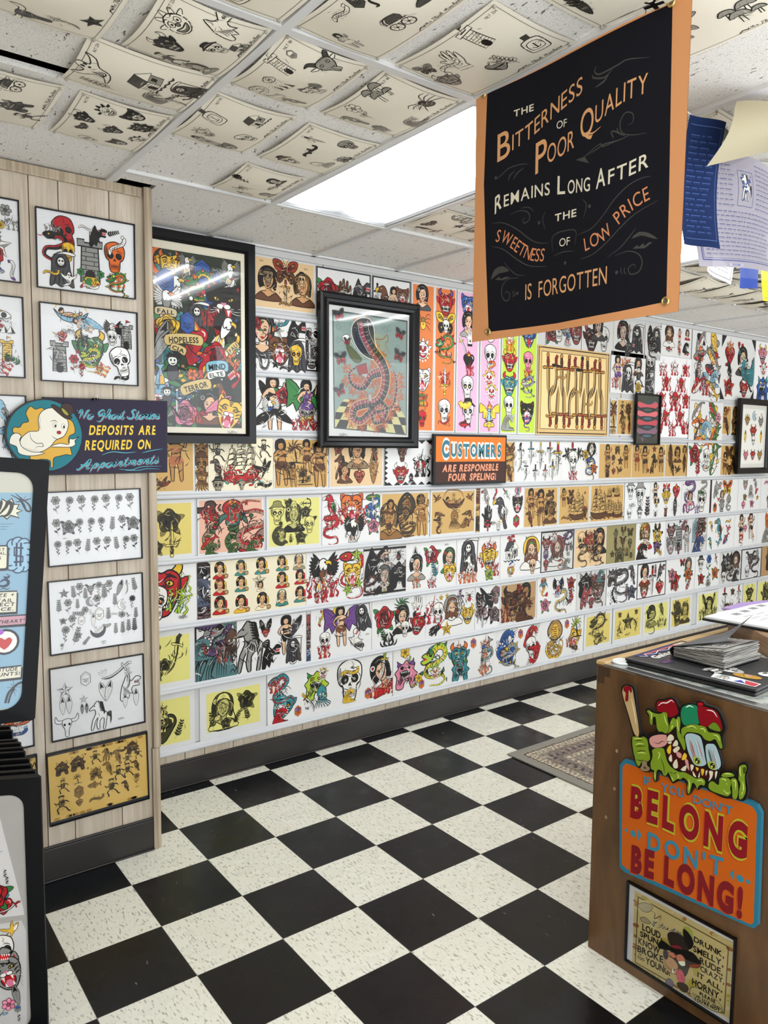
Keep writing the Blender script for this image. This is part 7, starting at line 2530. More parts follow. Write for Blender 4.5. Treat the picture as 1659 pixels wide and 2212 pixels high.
    (1.9377, 2.3094, 0.807, 1.086, 'W', 0, 'reaper .26 .62 .34 0 kew;horse .3 .38 .22 0 wew;flames .15 .18 .2 0 oyo;flames .35 .16 .18 0 oyo;flames .75 .78 .24 0 rro;flames .6 .55 .2 20 rro;demon .74 .55 .26 0 yko;flames .85 .3 .2 0 rro;rose .75 .14 .14 0 lgo', 'white print of the reaper on a white horse and a burning face', {}),
    (2.3118, 2.6934, 0.807, 1.086, 'W', 0, 'shroom .26 .85 .16 0 ror;house .27 .6 .26 0 etb;eye .27 .6 .14 0 tty;flower .27 .28 .18 180 rbt;eagle .25 .13 .14 0 yey;sprig .76 .84 .2 80 ggg;jesus .76 .52 .32 0 gky;skull .8 .2 .16 0 srb', 'white print of a space helmet and a long haired crowned man', {}),
    (2.6958, 3.0304, 0.807, 1.086, 'P', 0, 'jesus .5 .5 .3 0 rzr;demon .16 .72 .16 0 rek;clown .4 .84 .12 0 rbw;dragon .82 .76 .2 0 pek;eagle .84 .5 .16 0 ewk;skull .16 .18 .12;wave .8 .16 .14 0 ebw;star .3 .3 .1 0 eww;badge .15 .45 .12 0 pek;snake .6 .14 .14', 'pale print of a red haloed man in a black frame border', {'border': 'k', 'stk': 'D'}),
    (3.0378, 3.3949, 0.807, 1.086, 'A', 0.02, 'skull .22 .68 .22 0 wek;demon .48 .66 .26 0 rbz;lady .78 .66 .3 0 kke;snake .25 .32 .28 0 dke;dragon .72 .28 .26 0 kke;dagger .5 .3 .2 0 eww;flames .48 .88 .12 0 rrr', 'beige print of a red demon mask between a skull and a dark woman', {'stk': 'A'}),
    (3.3973, 3.744, 0.807, 1.086, 'V', 0, 'hand .3 .78 .13 0 eew;eagle .55 .84 .14;moth .8 .78 .12;feather .3 .5 .16;goat .55 .55 .14;skull .8 .48 .12 0 eew;spider .85 .18 .14;beast .45 .22 .2 0 eew;star .2 .25 .1;candle .7 .3 .12', 'dull olive print of small grey scratchy drawings', {}),
    (3.7464, 4.1266, 0.807, 1.086, 'W', 0, 'lady .3 .65 .32 0 ryk;palm .25 .8 .22 0 yyy;wave .25 .22 .24 0 kew;rose .72 .62 .22 0 yky;eagle .7 .8 .18 0 kky;rose .72 .3 .18 0 pky;star .35 .86 .1 0 rrr;sprig .8 .15 .18 60 yyy', 'white print splashed with yellow ink over a dark haired figure', {}),
    (4.129, 4.5004, 0.807, 1.086, 'G', 0, 'tower .5 .55 .4 0 edk;demon .2 .7 .2 0 rek;cat .2 .3 .22 0 eok;pinup .8 .45 .34 0 eek;wave .7 .85 .14;skull .5 .12 .1', 'grey print of a stone tower with grinning beasts', {}),
    (4.5028, 4.7187, 0.807, 1.086, 'D', 0, 'wave .4 .7 .36 0 hkw;fish .5 .4 .36 60 zrb;wave .5 .2 .3 0 bkw;beast .6 .85 .24 0 nkr', 'narrow dark print of a red fish in blue waves', {}),
    (4.7142, 5.1463, 0.807, 1.086, 'W', 0, 'bird .45 .6 .3 0 tno;bird .16 .72 .14 0 ybo;swallow .78 .6 .14 0 rge;scroll .76 .84 .14 0 uyy;fish .7 .3 .2 50 rtb;bird .15 .22 .16 0 tyb;swallow .45 .2 .14 20 tbw', 'white print of a teal tailed rooster and small bright birds', {}),
    (5.1487, 5.5285, 0.807, 1.086, 'W', 0, 'pinup .3 .6 .36 0 kke;pinup .72 .62 .36 0 kew;heart .48 .55 .12 0 mrr;snake .3 .2 .16 0 rkr;star .6 .85 .08;dagger .85 .2 .14', 'white print of two cow spotted dancers with a pink heart', {}),
    (5.5309, 5.9901, 0.807, 1.086, 'W', 0, 'cat .5 .6 .34 0 oyk;wave .4 .25 .26 0 ebw;snake .75 .5 .36 0 ebk;demon .7 .85 .14 0 tgl', 'white print of an orange tiger at the far end of the third row', {}),
    (-0.0838, 0.2535, 1.119, 1.3940000000000001, 'U', 0.06, 'dagger .2 .5 .46 0 dew;rose .64 .66 .26 0 dew;sprig .3 .7 .16 30;moth .2 .42 .14 0 dew;dagger .68 .3 .3 180 dew;rose .42 .16 .16 0 dew', 'yellow print of black roses and a dagger beside the corner post, fourth row up', {}),
    (0.2676, 0.6213, 1.119, 1.3940000000000001, 'P', 0.035, 'mermaid .52 .46 .44 0 rgg;flames .52 .84 .22 0 ryo;seahorse .18 .5 .42 0 rge;flames .12 .78 .18 20 rrr;fish .15 .2 .18 40 rrg;dragon .86 .5 .42 180 egr;flames .9 .2 .16 0 rrr;moon .3 .84 .08 0 wkw;wave .2 .08 .12 0 ggt;wave .55 .06 .12 0 ggt;wave .85 .08 .12 0 ggt;star .74 .92 .05 0 rrr', 'large pink print of a crowned mermaid goddess with sea serpents', {}),
    (0.6368, 0.9657, 1.119, 1.3940000000000001, 'K', 0.055, 'hatskull .16 .68 .2 0 wew;rose .4 .88 .13 0 dew;anchor .72 .88 .12 90 dww;lady .48 .6 .26 0 kew;hatskull .48 .8 .1 0 www;daisy .22 .42 .1 0 dww;rose .72 .7 .13 0 dew;feather .82 .5 .16 -60 dew;skull .8 .42 .16 0 wew;moon .2 .22 .2 0 dww;lady .24 .22 .14 0 dew;rose .62 .16 .14 0 dew;sprig .42 .14 .1 0 dww;star .6 .4 .1 0 dww', 'bright yellow print of cowboy hat skulls and black roses', {}),
    (0.9681, 1.3518, 1.119, 1.3940000000000001, 'W', 0, 'flames .5 .8 .24 0 rro;cat .5 .72 .28 0 oyw;flames .32 .62 .2 30 rro;flames .7 .6 .2 -30 rro;eagle .52 .28 .3 0 kkn;bird .16 .74 .22 0 rgw;flames .14 .52 .18 0 rro;snake .15 .3 .26 0 rgr;snake .88 .66 .28 0 grb;bird .87 .56 .2 0 bwr;rose .88 .32 .16 0 mgr;dagger .87 .86 .14 0 rgy', 'white print of a roaring tiger over a swooping eagle, between bright parrots', {}),
    (1.3542, 1.7157, 1.119, 1.3940000000000001, 'T', 0.045, 'cobra .5 .5 .44 0 dnu;snake .48 .35 .3 20 dnu;nun .15 .4 .36 0 uwn;lady .17 .72 .14 0 nkn;pinup .84 .5 .42 0 uun;star .84 .84 .14 0 uuu;flower .14 .16 .16 0 nnn', 'tan print of one huge coiled snake between two robed ladies', {'bend': 0.004}),
    (1.7216, 2.0904, 1.119, 1.3940000000000001, 'T', 0.045, 'canoe .5 .68 .32 0 uyn;swallow .12 .84 .12 0 nuu;swallow .88 .84 -.12 0 nuu;bird .18 .46 .13 60 nuu;octopus .52 .32 .22 0 unn;bird .82 .46 -.13 -60 nuu;seahorse .16 .2 .18 0 unn;fish .82 .22 .2 30 unu;star .88 .4 .05;eye .5 .88 .1 0 uuu', 'tan print of a lady resting in a hammock over an octopus', {}),
    (2.0928, 2.122, 1.119, 1.3940000000000001, 'T', 0, 'snake .5 .5 .3 0 nnu;sprig .5 .8 .2;rose .5 .2 .2 0 nnu', 'thin tan strip showing beside the hammock lady print', {}),
    (2.1244, 2.5128, 1.119, 1.3940000000000001, 'W', 0, 'bird .14 .78 .18 0 ewr;scroll .32 .84 .14 70 wwr;dagger .6 .84 .16 40 rrg;cobra .86 .84 .18 0 mgt;cat .86 .6 .18 0 kkr;bird .5 .42 .32 0 dwy;hand .17 .36 .22 0 kkr;tower .42 .1 .12 0 wky;badge .84 .2 .14 0 rgy;bull .18 .12 .1 0 rrr;sig .3 .2 .1', 'white print of a perched eagle, playing cards and a black panther', {'dy': -0.002}),
    (2.5152, 2.8579, 1.119, 1.3940000000000001, 'T', 0.04, 'pinup .2 .62 .34 0 ndr;star .36 .84 .07 0 rrr;pinup .5 .5 .42 0 nkn;lady .78 .36 .26 0 nku;snake .76 .62 .22 0 dnu;snake .86 .5 .2 180 dnu;moth .8 .84 .1 0 nnn;bird .18 .2 .18 0 nrn', 'tan print of a snake haired gorgon and standing ladies', {}),
    (2.8603, 3.1915, 1.119, 1.3940000000000001, 'T', 0.04, 'ship .62 .48 .4 0 nnu;pinup .14 .72 .22 0 nku;moth .38 .82 .1 0 nnr;moth .34 .62 .12 0 nnr;eye .34 .42 .1 0 nun;scroll .2 .18 .14 0 uuu;hatskull .88 .28 .12 0 nrn;star .86 .82 .05', 'tan print of one tall sailing ship beside a small mermaid', {}),
    (3.1939, 3.5849, 1.119, 1.3940000000000001, 'T', 0.04, 'ship .26 .5 .44 0 nnu;ship .56 .8 .14 0 nnu;ship .8 .82 .16 0 nnu;ship .6 .36 .26 0 nnu;ship .84 .32 .26 0 nnu;badge .68 .86 .07 0 ddd;star .55 .56 .05 0 rrr;tower .15 .84 .1 0 nnn', 'tan print of six sailing ships', {}),
    (3.5928, 3.906, 1.119, 1.3940000000000001, 'S', 0, 'hatskull .22 .78 .2 0 wee;hatskull .6 .66 .26 0 web;scroll .6 .32 .2 70 eww;skull .2 .16 .14 0 wee;hatskull .6 .14 .14 0 wde;sig .3 .4 .14;sprig .9 .3 .3 0 zzz', 'pale grey print of skulls wearing hats', {}),
    (3.9084, 4.3265, 1.119, 1.3940000000000001, 'W', 0, 'pinup .16 .7 .26 0 kyk;candle .5 .84 .14 0 wyr;demon .5 .6 .2 0 yrk;heart .82 .72 .2 0 rgr;spider .18 .12 .12 0 krr;tower .5 .14 .16 0 nrk;feather .8 .26 .26 0 dee;eagle .2 .42 .14 0 kyk', 'white print of a winged yellow mask and a thorned heart', {}),
    (4.3289, 4.7357, 1.119, 1.3940000000000001, 'W', 0, 'snake .28 .6 .4 0 pbe;lady .3 .5 .18 0 mnr;skull .72 .4 .3 0 wek;snake .78 .75 .24 0 ebe;sprig .7 .62 .2 80 ggg;flames .55 .2 .16 0 prp;snake .2 .2 .2 90 pbr', 'white print of a purple snake around a woman and a grey skull', {}),
    (4.745, 5.179, 1.119, 1.3940000000000001, 'W', 0, 'wolf .22 .72 .24 0 ewk;moth .6 .74 .24 0 oyk;lady .42 .5 .16 0 eer;badge .18 .16 .14 0 oky;cobra .66 .28 .22 0 eme;hand .42 .2 .2 0 etk;swallow .3 .4 .08', 'white print of a tiger faced moth and a helmeted warrior', {'edge': 'z'}),
    (5.1814, 5.5629, 1.119, 1.3940000000000001, 'W', 0, 'cat .3 .82 .14 0 eew;bird .75 .82 .16 0 eer;octopus .55 .58 .2 0 eek;rose .3 .42 .12 0 uee;heart .25 .18 .13 0 mer;rose .62 .2 .13 0 mee;star .86 .38 .1 0 yyk;wolf .8 .6 .1', 'white print of scattered small grey animals and flowers', {}),
    (5.5653, 5.9571, 1.119, 1.3940000000000001, 'W', 0, 'scroll .3 .88 .2 0 mrm;lady .45 .6 .24 0 pke;hand .4 .25 .22 0 eme;demon .8 .6 .2 0 pek', 'white print with a pink banner at the far end of the fourth row', {}),
    (-0.0838, 0.2577, 1.427, 1.688, 'T', 0.03, 'pinup .3 .62 .4 0 rkr;pinup .74 .66 .4 0 mrr;swallow .54 .14 .16 0 nkr;swallow .1 .3 .1 0 nkn;flower .15 .14 .14 0 nnn', 'orange tan print of two bathing suit dancers and a swallow', {}),
    (0.2601, 0.3256, 1.427, 1.688, 'T', 0.03, 'beast .5 .72 .2 0 unn;hatskull .5 .5 .18 0 unu;octopus .5 .2 .22 0 unn;scroll .5 .36 .2 0 unu', 'narrow tan print of a turtle and small marks beside the sailing ship print', {}),
    (0.3256, 0.6756, 1.427, 1.688, 'C', 0, 'ship .5 .56 .42 0 rte;flames .3 .32 .2 60 rrr;flames .7 .32 .2 -60 rrr;figure .14 .72 .15 0 ddn;bird .14 .42 .16 0 dzn;hatskull .14 .1 .13 0 ekd;figure .85 .8 .15 0 ekt;swallow .86 .42 .18 30 krk;scroll .84 .12 .16 0 wwk;bull .5 .1 .13 0 een;sig .66 .8 .08 20;anchor .08 .88 .1 0 bkb;candle .62 .9 .06', 'cream print of a large sailing ship with red sunrays', {'dy': -0.002}),
    (0.678, 1.0089, 1.427, 1.688, 'T', 0.03, 'pinup .12 .55 .42 0 nkn;palm .38 .74 .22 0 nng;pinup .6 .68 .3 0 nkn;pinup .84 .5 .42 0 nkn;pinup .34 .28 .22 0 ukn;palm .26 .34 .16 0 ngg;house .56 .2 .18 0 ueu;palm .52 .28 .14 0 ngn', 'tan print of hula dancers and palm trees', {}),
    (1.0142, 1.3716, 1.427, 1.688, 'A', 0.03, 'horse .2 .42 .24 0 nwn;lady .26 .3 .2 0 nnr;rose .14 .8 .12 0 rgr;lady .5 .74 .3 0 ekr;bird .84 .78 .18 0 rgb;feather .82 .38 .3 0 unr;heart .54 .22 .16 0 rgr;flower .3 .12 .1;scroll .5 .46 .14 0 neu', 'beige print of a lady with a horse, a red heart and a peacock', {'bend': 0.003}),
    (1.3837, 2.3329, 1.427, 1.688, 'W', 0.0, 'hatskull .13 .7 .16 0 nwr;demon .12 .28 .2 0 rrw;flames .28 .5 .3 0 kkk;eagle .27 .4 .16 0 rwr;demon .42 .32 .18 0 rom;snake .38 .78 .18 0 rrg;octopus .2 .14 .12 0 kkr;lady .7 .5 .3;rose .6 .2 .16;skull .88 .4 .2', 'white print with a black zigzag border, half hidden by the orange and brown sign', {'zig': 1}),
    (2.3353, 2.4254, 1.427, 1.688, 'T', 0.02, 'swallow .6 .82 .2 0 nun;snake .5 .5 .24 0 unn;bird .5 .2 .2 0 nun', 'narrow tan print showing between the orange and brown sign and the daggers print', {}),
    (2.4278, 2.8832, 1.427, 1.688, 'W', 0, 'sword .1 .62 .32 0 kwe;dagger .32 .72 .26 0 ert;dagger .52 .64 .3 0 wry;dagger .72 .74 .26 0 rtk;dagger .9 .58 .38 0 rry;sword .22 .28 .22 0 wek;dagger .42 .2 .2 0 kwk;dagger .63 .2 .2 0 kbr;dagger .79 .28 .24 0 bby', 'white print of ten separate daggers', {'bend': 0.003}),
    (2.8856, 3.2743, 1.427, 1.688, 'W', 0, 'dagger .26 .68 .34 0 rrk;skull .28 .5 .24 0 wke;swallow .12 .7 .16 60 krk;swallow .44 .7 -.16 -60 krk;flames .28 .16 .2 0 rkr;cobra .76 .66 .34 0 kkw;snake .74 .3 .28 0 bky;rose .6 .68 .14 0 yky;rose .86 .3 .14 0 oky', 'white print of a dagger through a skull beside a black cobra', {'bend': 0.006}),
    (3.2767, 3.6625, 1.427, 1.688, 'T', 0.035, 'pinup .24 .66 .3 0 nur;beast .52 .84 .12 0 ndr;pinup .8 .64 .3 0 nur;star .62 .5 .14 0 zzz;swallow .6 .22 .14 0 nun;flower .4 .5 .16 0 nnn;heart .42 .2 .1 0 rnr;tower .24 .24 .2 0 nun', 'tan curling print of two garter dancers around a dark star', {'bend': 0.008}),
    (3.6537, 4.0792, 1.427, 1.688, 'T', 0.03, 'pinup .16 .6 .34 0 rkn;pinup .4 .55 .36 0 dkn;horse .68 .5 .2 0 dku;star .68 .86 .12 0 rrr;pinup .9 .55 .34 0 nkn;star .5 .2 .08;beast .62 .22 .1 0 nnu', 'tan print of a bull among tall dancers under the small dark frame', {}),
    (4.0816, 4.4018, 1.427, 1.688, 'T', 0.03, 'feather .2 .66 .32 0 nrn;lady .52 .7 .22 0 nku;lady .84 .8 .16 0 wku;bird .3 .28 .22 0 nkn;swallow .55 .2 .16 0 ddn;feather .84 .4 .26 0 nrn', 'tan print of ladies in tall oval hoods', {}),
    (4.8542, 5.1594, 1.427, 1.688, 'T', 0.03, 'moth .5 .76 .22 0 nnu;pinup .3 .4 .34 0 nku;bird .75 .4 .24 0 dnu;demon .55 .2 .18 0 nkr', 'tan print of moths partly behind the black framed masks picture', {}),
    (5.625, 5.9249, 1.427, 1.688, 'T', 0.03, 'pinup .3 .5 .4 0 nku;demon .75 .6 .2 0 nkr', 'tan print at the far end beyond the black framed masks picture', {}),
    (0.578, 0.925, 2.3252, 2.58, 'A', 0.03, 'moth .5 .76 .26 0 rny;lady .2 .5 .3 0 nke;hatskull .2 .62 .16 0 ekn;lady .8 .46 .3 0 nyu;hatskull .78 .66 .12 0 wkn;dagger .5 .36 .26 0 rry;scroll .5 .14 .14 0 uyu;sig .1 .93 .05;sig .86 .9 .05', 'beige print of a big moth above two cowgirls', {}),
    (0.933, 1.2782, 2.32, 2.575, 'W', 0.03, 'rose .2 .55 .3 0 rgr;sprig .12 .2 .2 0 ggg;hand .5 .5 .3 0 nrk;scroll .52 .58 .14 0 eww;wolf .8 .6 .28 0 dkr;demon .82 .4 .2 0 krk', 'dark bordered print of a red rose and a black panther, over the framed cobra picture', {'border': '2a2d33'}),
    (1.29, 1.5554, 2.32, 2.575, 'W', 0.03, 'dagger .1 .6 .24 0 nrk;bird .32 .5 .3 0 nny;pinup .56 .5 .32 0 skn;cat .8 .66 .2 0 nke;demon .84 .3 .22 0 rgl;badge .12 .24 .12 0 web', 'dark bordered print of an eagle and a blonde lady, touching the orange strips', {'border': '2a2d33'}),
    (0.5557, 0.8666, 2.0117, 2.3005, 'W', 0, 'lady .2 .66 .34 0 dkr;rose .1 .82 .12 0 rgr;snake .2 .2 .22 90 dke;cat .52 .42 .24 0 nkw;wolf .8 .74 .22 0 kkr;scroll .52 .86 .18 30 ort;dagger .5 .7 .14 30 rrk;reaper .84 .34 .26 0 kew;skull .82 .34 .16 0 yeo;star .44 .16 .08 0 kkk;scroll .64 .12 .12 0 dwd', 'white print of a dark haired woman, a tiger face and a hooded skull', {}),
    (0.869, 0.9392, 2.0358, 2.3002, 'S', 0.03, 'skull .6 .7 .3 0 wek;demon .5 .3 .24 0 nrk;dagger .3 .5 .3', 'dark edged print peeping out beside the framed cobra picture', {'border': 'k'}),
    (0.5762, 0.9507, 1.7013, 2.0033, 'W', 0, 'feather .16 .7 .2 30 kky;pinup .28 .56 .4 0 kkb;rose .42 .66 .16 0 rgr;eagle .22 .44 .2 0 wby;feather .14 .3 .22 120 kkw;feather .42 .32 .2 60 kkw;batlady .8 .56 .36 0 pgp;wolf .8 .66 .1 0 ppp;moth .8 .32 .14 0 eyk;flames .68 .2 .2 0 rrr;flames .88 .2 .2 0 rrr;sig .25 .08 .06', 'white print of a winged lady with roses and a purple haired bat woman', {}),
    (3.3795, 3.7891, 2.044, 2.3384, 'W', 0, 'pinup .2 .52 .36 0 pkr;flames .42 .78 .22 0 orr;reaper .48 .4 .32 0 kkw;skull .5 .5 .14 0 wek;lady .78 .7 .2 0 nkn;figure .8 .44 .22 0 nkn;rose .8 .18 .14 0 yky;flames .12 .3 .16 0 rrm', 'white print of a black ghoul between pale ladies and fire', {}),
    (3.7914, 3.8994, 2.0529, 2.3318, 'D', 0, 'wave .5 .5 .5 0 dek;skull .5 .8 .24 0 wek;snake .5 .3 .4 0 dke', 'narrow dark print behind the top of the small dark framed picture', {}),
    (3.9114, 4.4047, 1.7363, 2.3504, 'R', 0, 'flames .2 .86 .1 0 rrr;skull .2 .86 .05 0 wek;flames .5 .88 .1 0 rrr;skull .52 .87 .05 0 wek;flames .82 .88 .1 0 rrr;skull .8 .86 .05;flames .3 .7 .12 0 rrr;skull .3 .68 .06;flames .7 .7 .12 0 rrr;skull .7 .68 .06;flames .18 .5 .12 0 rrr;skull .18 .48 .06;flames .55 .5 .16 0 rrr;skull .55 .48 .08;flames .86 .5 .12 0 rrr;skull .85 .48 .06;flames .3 .28 .13 0 rrr;skull .3 .26 .06;flames .7 .28 .13 0 rrr;skull .7 .26 .06;flames .5 .12 .1 0 rrr;skull .2 .1 .05;skull .8 .1 .05;flames .9 .15 .1 0 rrr', 'tall print of many skulls in red flames', {}),
    (2.6936, 3.0463, 2.31, 2.56, 'D', 0, 'rose .15 .4 .3 0 rgr;skull .35 .5 .3 0 wek;eagle .6 .4 .34 0 ebr;demon .85 .5 .3 0 rkk', 'dark print under the hanging banner, above the border of the daggers print', {}),
    (3.0535, 3.3956, 2.31, 2.56, 'D', 0, 'demon .3 .4 .34 0 zkr;skull .7 .4 .3 0 wrk;lady .5 .7 .3 0 dkr', 'dark red print in the top row, second along from the banner corner', {}),
    (3.398, 3.7625, 2.31, 2.56, 'D', 0, 'lady .3 .6 .36 0 kkr;reaper .75 .55 .36 0 kek;wolf .5 .25 .26 0 dek;dagger .5 .7 .2', 'black and grey print of a hooded lady in the top row', {}),
    (3.7706, 3.9722, 2.31, 2.56, 'D', 0, 'feather .3 .6 .36 0 kkk;reaper .7 .6 .34 0 kek;snake .5 .25 .3 0 kke', 'narrow black and grey print in the top row beside the white ladies print', {}),
    (3.9725, 4.3729, 2.3539, 2.58, 'W', 0, 'jesus .26 .66 .3 0 eek;pinup .6 .74 .2 0 rkr;lady .86 .8 .16 0 rnn;pinup .6 .32 .2 0 rkr;fish .26 .22 .16 0 rke;wave .84 .36 .18 0 kew;scroll .85 .14 .12 0 rnr;flower .62 .12 .1', 'white print of small red dressed ladies and a grey praying figure, top row', {}),
    (4.387, 4.8168, 2.04, 2.58, 'W', 0, 'fish .3 .86 .2 60 ekw;fish .74 .84 .2 -70 yey;fish .3 .66 .18 20 eor;fish .74 .62 .2 -40 ery;fish .25 .46 .18 80 dwe;fish .72 .42 .2 -20 dwr;wave .8 .34 .12 0 hbw;wave .45 .3 .12 0 hbw;fish .25 .22 .18 40 rrw;fish .7 .16 .2 -30 yew;flames .5 .22 .14 0 rrr', 'tall white print of leaping trout, upper of the two fish prints', {'dy': -0.001}),
    (4.3786, 4.8732, 1.4262, 2.028, 'W', 0, 'fish .24 .88 .16 50 eyw;fish .7 .88 .16 -50 gyr;fish .3 .72 .16 10 oyw;fish .74 .74 .16 -40 gww;wave .5 .62 .14 0 hgw;fish .26 .58 .14 70 dyw;fish .76 .58 .16 60 oyg;fish .4 .46 .16 -10 oyw;fish .8 .42 .14 80 gyw;rose .2 .3 .14 0 rgr;skull .55 .26 .1 0 wek;fish .8 .22 .2 70 gyw;sprig .3 .14 .14;canoe .55 .1 .1 0 ekw;flower .85 .72 .12 0 mgm', 'tall white print of fish and roses, lower of the two fish prints', {'dy': -0.006}),
    (4.8184, 5.3563, 2.0602, 2.58, 'W', 0, 'heart .24 .72 .16 0 rry;flames .24 .86 .12 0 oyo;star .24 .72 .1 0 rrr;skull .5 .88 .05;skull .6 .86 .05;lady .62 .64 .2 0 dkt;figure .7 .42 .24 0 ktt;wave .76 .5 .2 90 ttw;bird .25 .44 .14 0 kkr;rose .24 .2 .14 0 roy;demon .7 .2 .12 0 rkr', 'white print with black corners round a flaming red heart', {'corners': 1}),
    (5.3582, 5.8431, 2.0694, 2.58, 'R', 0, 'demon .25 .8 .14 0 mny;demon .75 .76 .16 0 ory;clown .3 .55 .12 0 rrw;demon .75 .5 .2 0 pgy;beast .3 .22 .2 0 bty;demon .8 .25 .16 0 oyr', 'pale print of colourful mask faces at the far end of the top row', {}),
    (3.3912, 3.4634, 1.74, 2.0034, 'T', 0.04, 'palm .5 .5 .3;swallow .5 .8 .2 0 nun;sig .5 .1 .2', 'sliver of a tan print beside the border of the daggers print', {}),
    (3.4656, 3.6607, 1.7419, 2.0091, 'T', 0.04, 'figure .3 .8 .14 0 nun;beast .7 .78 .14 0 nun;horse .3 .5 .18 0 nnu;bird .75 .5 .16 0 dnu;hand .4 .2 .16 0 unr;feather .8 .2 .16 0 rnr', 'small tan print of little figures beside the small dark frame', {}),
    (4.8547, 5.0183, 1.7657, 2.0145, 'T', 0.04, 'pinup .4 .6 .34 0 nku;bird .6 .25 .26 0 dnu;swallow .6 .85 .16', 'tan print above the moths print, beside the tall fish print', {}),
    (5.0203, 5.129, 1.7677, 2.0198, 'T', 0.04, 'cobra .5 .6 .34 0 nku;lady .5 .2 .22 0 dnu', 'sliver of a tan print against the black framed masks picture', {}),
    (1.563, 1.7363, 1.735, 2.578, 'O', 0.012, 'lady .45 .92 .075 0 dke;spider .5 .75 .07 0 yye;clown .5 .56 .075 0 wyr;cat .5 .36 .075 0 wrk;flames .5 .23 .06 0 rrl;snake .5 .2 .05 0 ggr;skull .5 .08 .05 0 rgg', 'orange vertical strip of heads, next to the framed cobra picture', {}),
    (1.7358, 1.9028, 1.735, 2.578, 'O', 0.012, 'demon .5 .91 .08 0 rrp;moth .5 .76 .08 0 yky;skull .52 .74 .04 0 wok;dragon .5 .58 .09 0 gro;flames .5 .4 .06 0 rrr;dagger .5 .36 .09 180 yyy;skull .5 .14 .075 0 wok;scorpion .5 .05 .05 90 rrr', 'orange vertical strip of a red devil, a dragon and a skull', {}),
    (1.9095, 2.0924, 1.735, 2.578, 'M', 0.012, 'cat .5 .91 .075 0 bkr;lady .5 .78 .08 0 ekk;hand .6 .68 .05 0 wkk;sword .25 .62 .07 30 wyy;heart .55 .52 .06 0 krr;flames .6 .46 .05 0 rrr;skull .5 .32 .075 0 wey;hatskull .55 .14 .075 0 wke;bat .4 .18 .06 0 yky;fish .4 .05 .05 0 zzr', 'pink vertical strip of a pale vampire and a top hat skull', {}),
    (2.1032, 2.2753, 1.735, 2.578, 'M', 0.012, 'flames .5 .9 .08 0 ror;demon .5 .76 .08 0 wek;skull .5 .56 .08 0 wek;snake .6 .48 .05;clown .45 .4 .06 0 yyr;clown .6 .3 .06 0 yyr;candle .5 .14 .09 0 hyy;goat .5 .05 .04 0 yyk', 'pink vertical strip of yellow theatre masks and a candle', {}),
    (2.2864, 2.4329, 1.735, 2.578, 'L', 0.012, 'eagle .5 .9 .07 0 wyr;skull .5 .75 .075 0 wyr;flames .5 .68 .06 0 oyo;demon .5 .55 .075 0 rky;demon .5 .37 .08 0 tgr;skull .5 .2 .07 0 wmk;wave .5 .08 .06 0 eby', 'green vertical strip of a red horned devil', {}),
    (2.4444, 2.6145, 1.735, 2.578, 'L', 0.012, 'eagle .5 .9 .07 0 wyr;demon .5 .75 .075 0 bby;goat .5 .7 .04;skull .5 .55 .07 0 mek;flames .5 .47 .06 0 rrr;dragon .5 .36 .075 0 ebp;cat .5 .16 .08 0 kkr;snake .5 .07 .05 0 bkr', 'green vertical strip of a blue demon and a pink skull', {}),
]
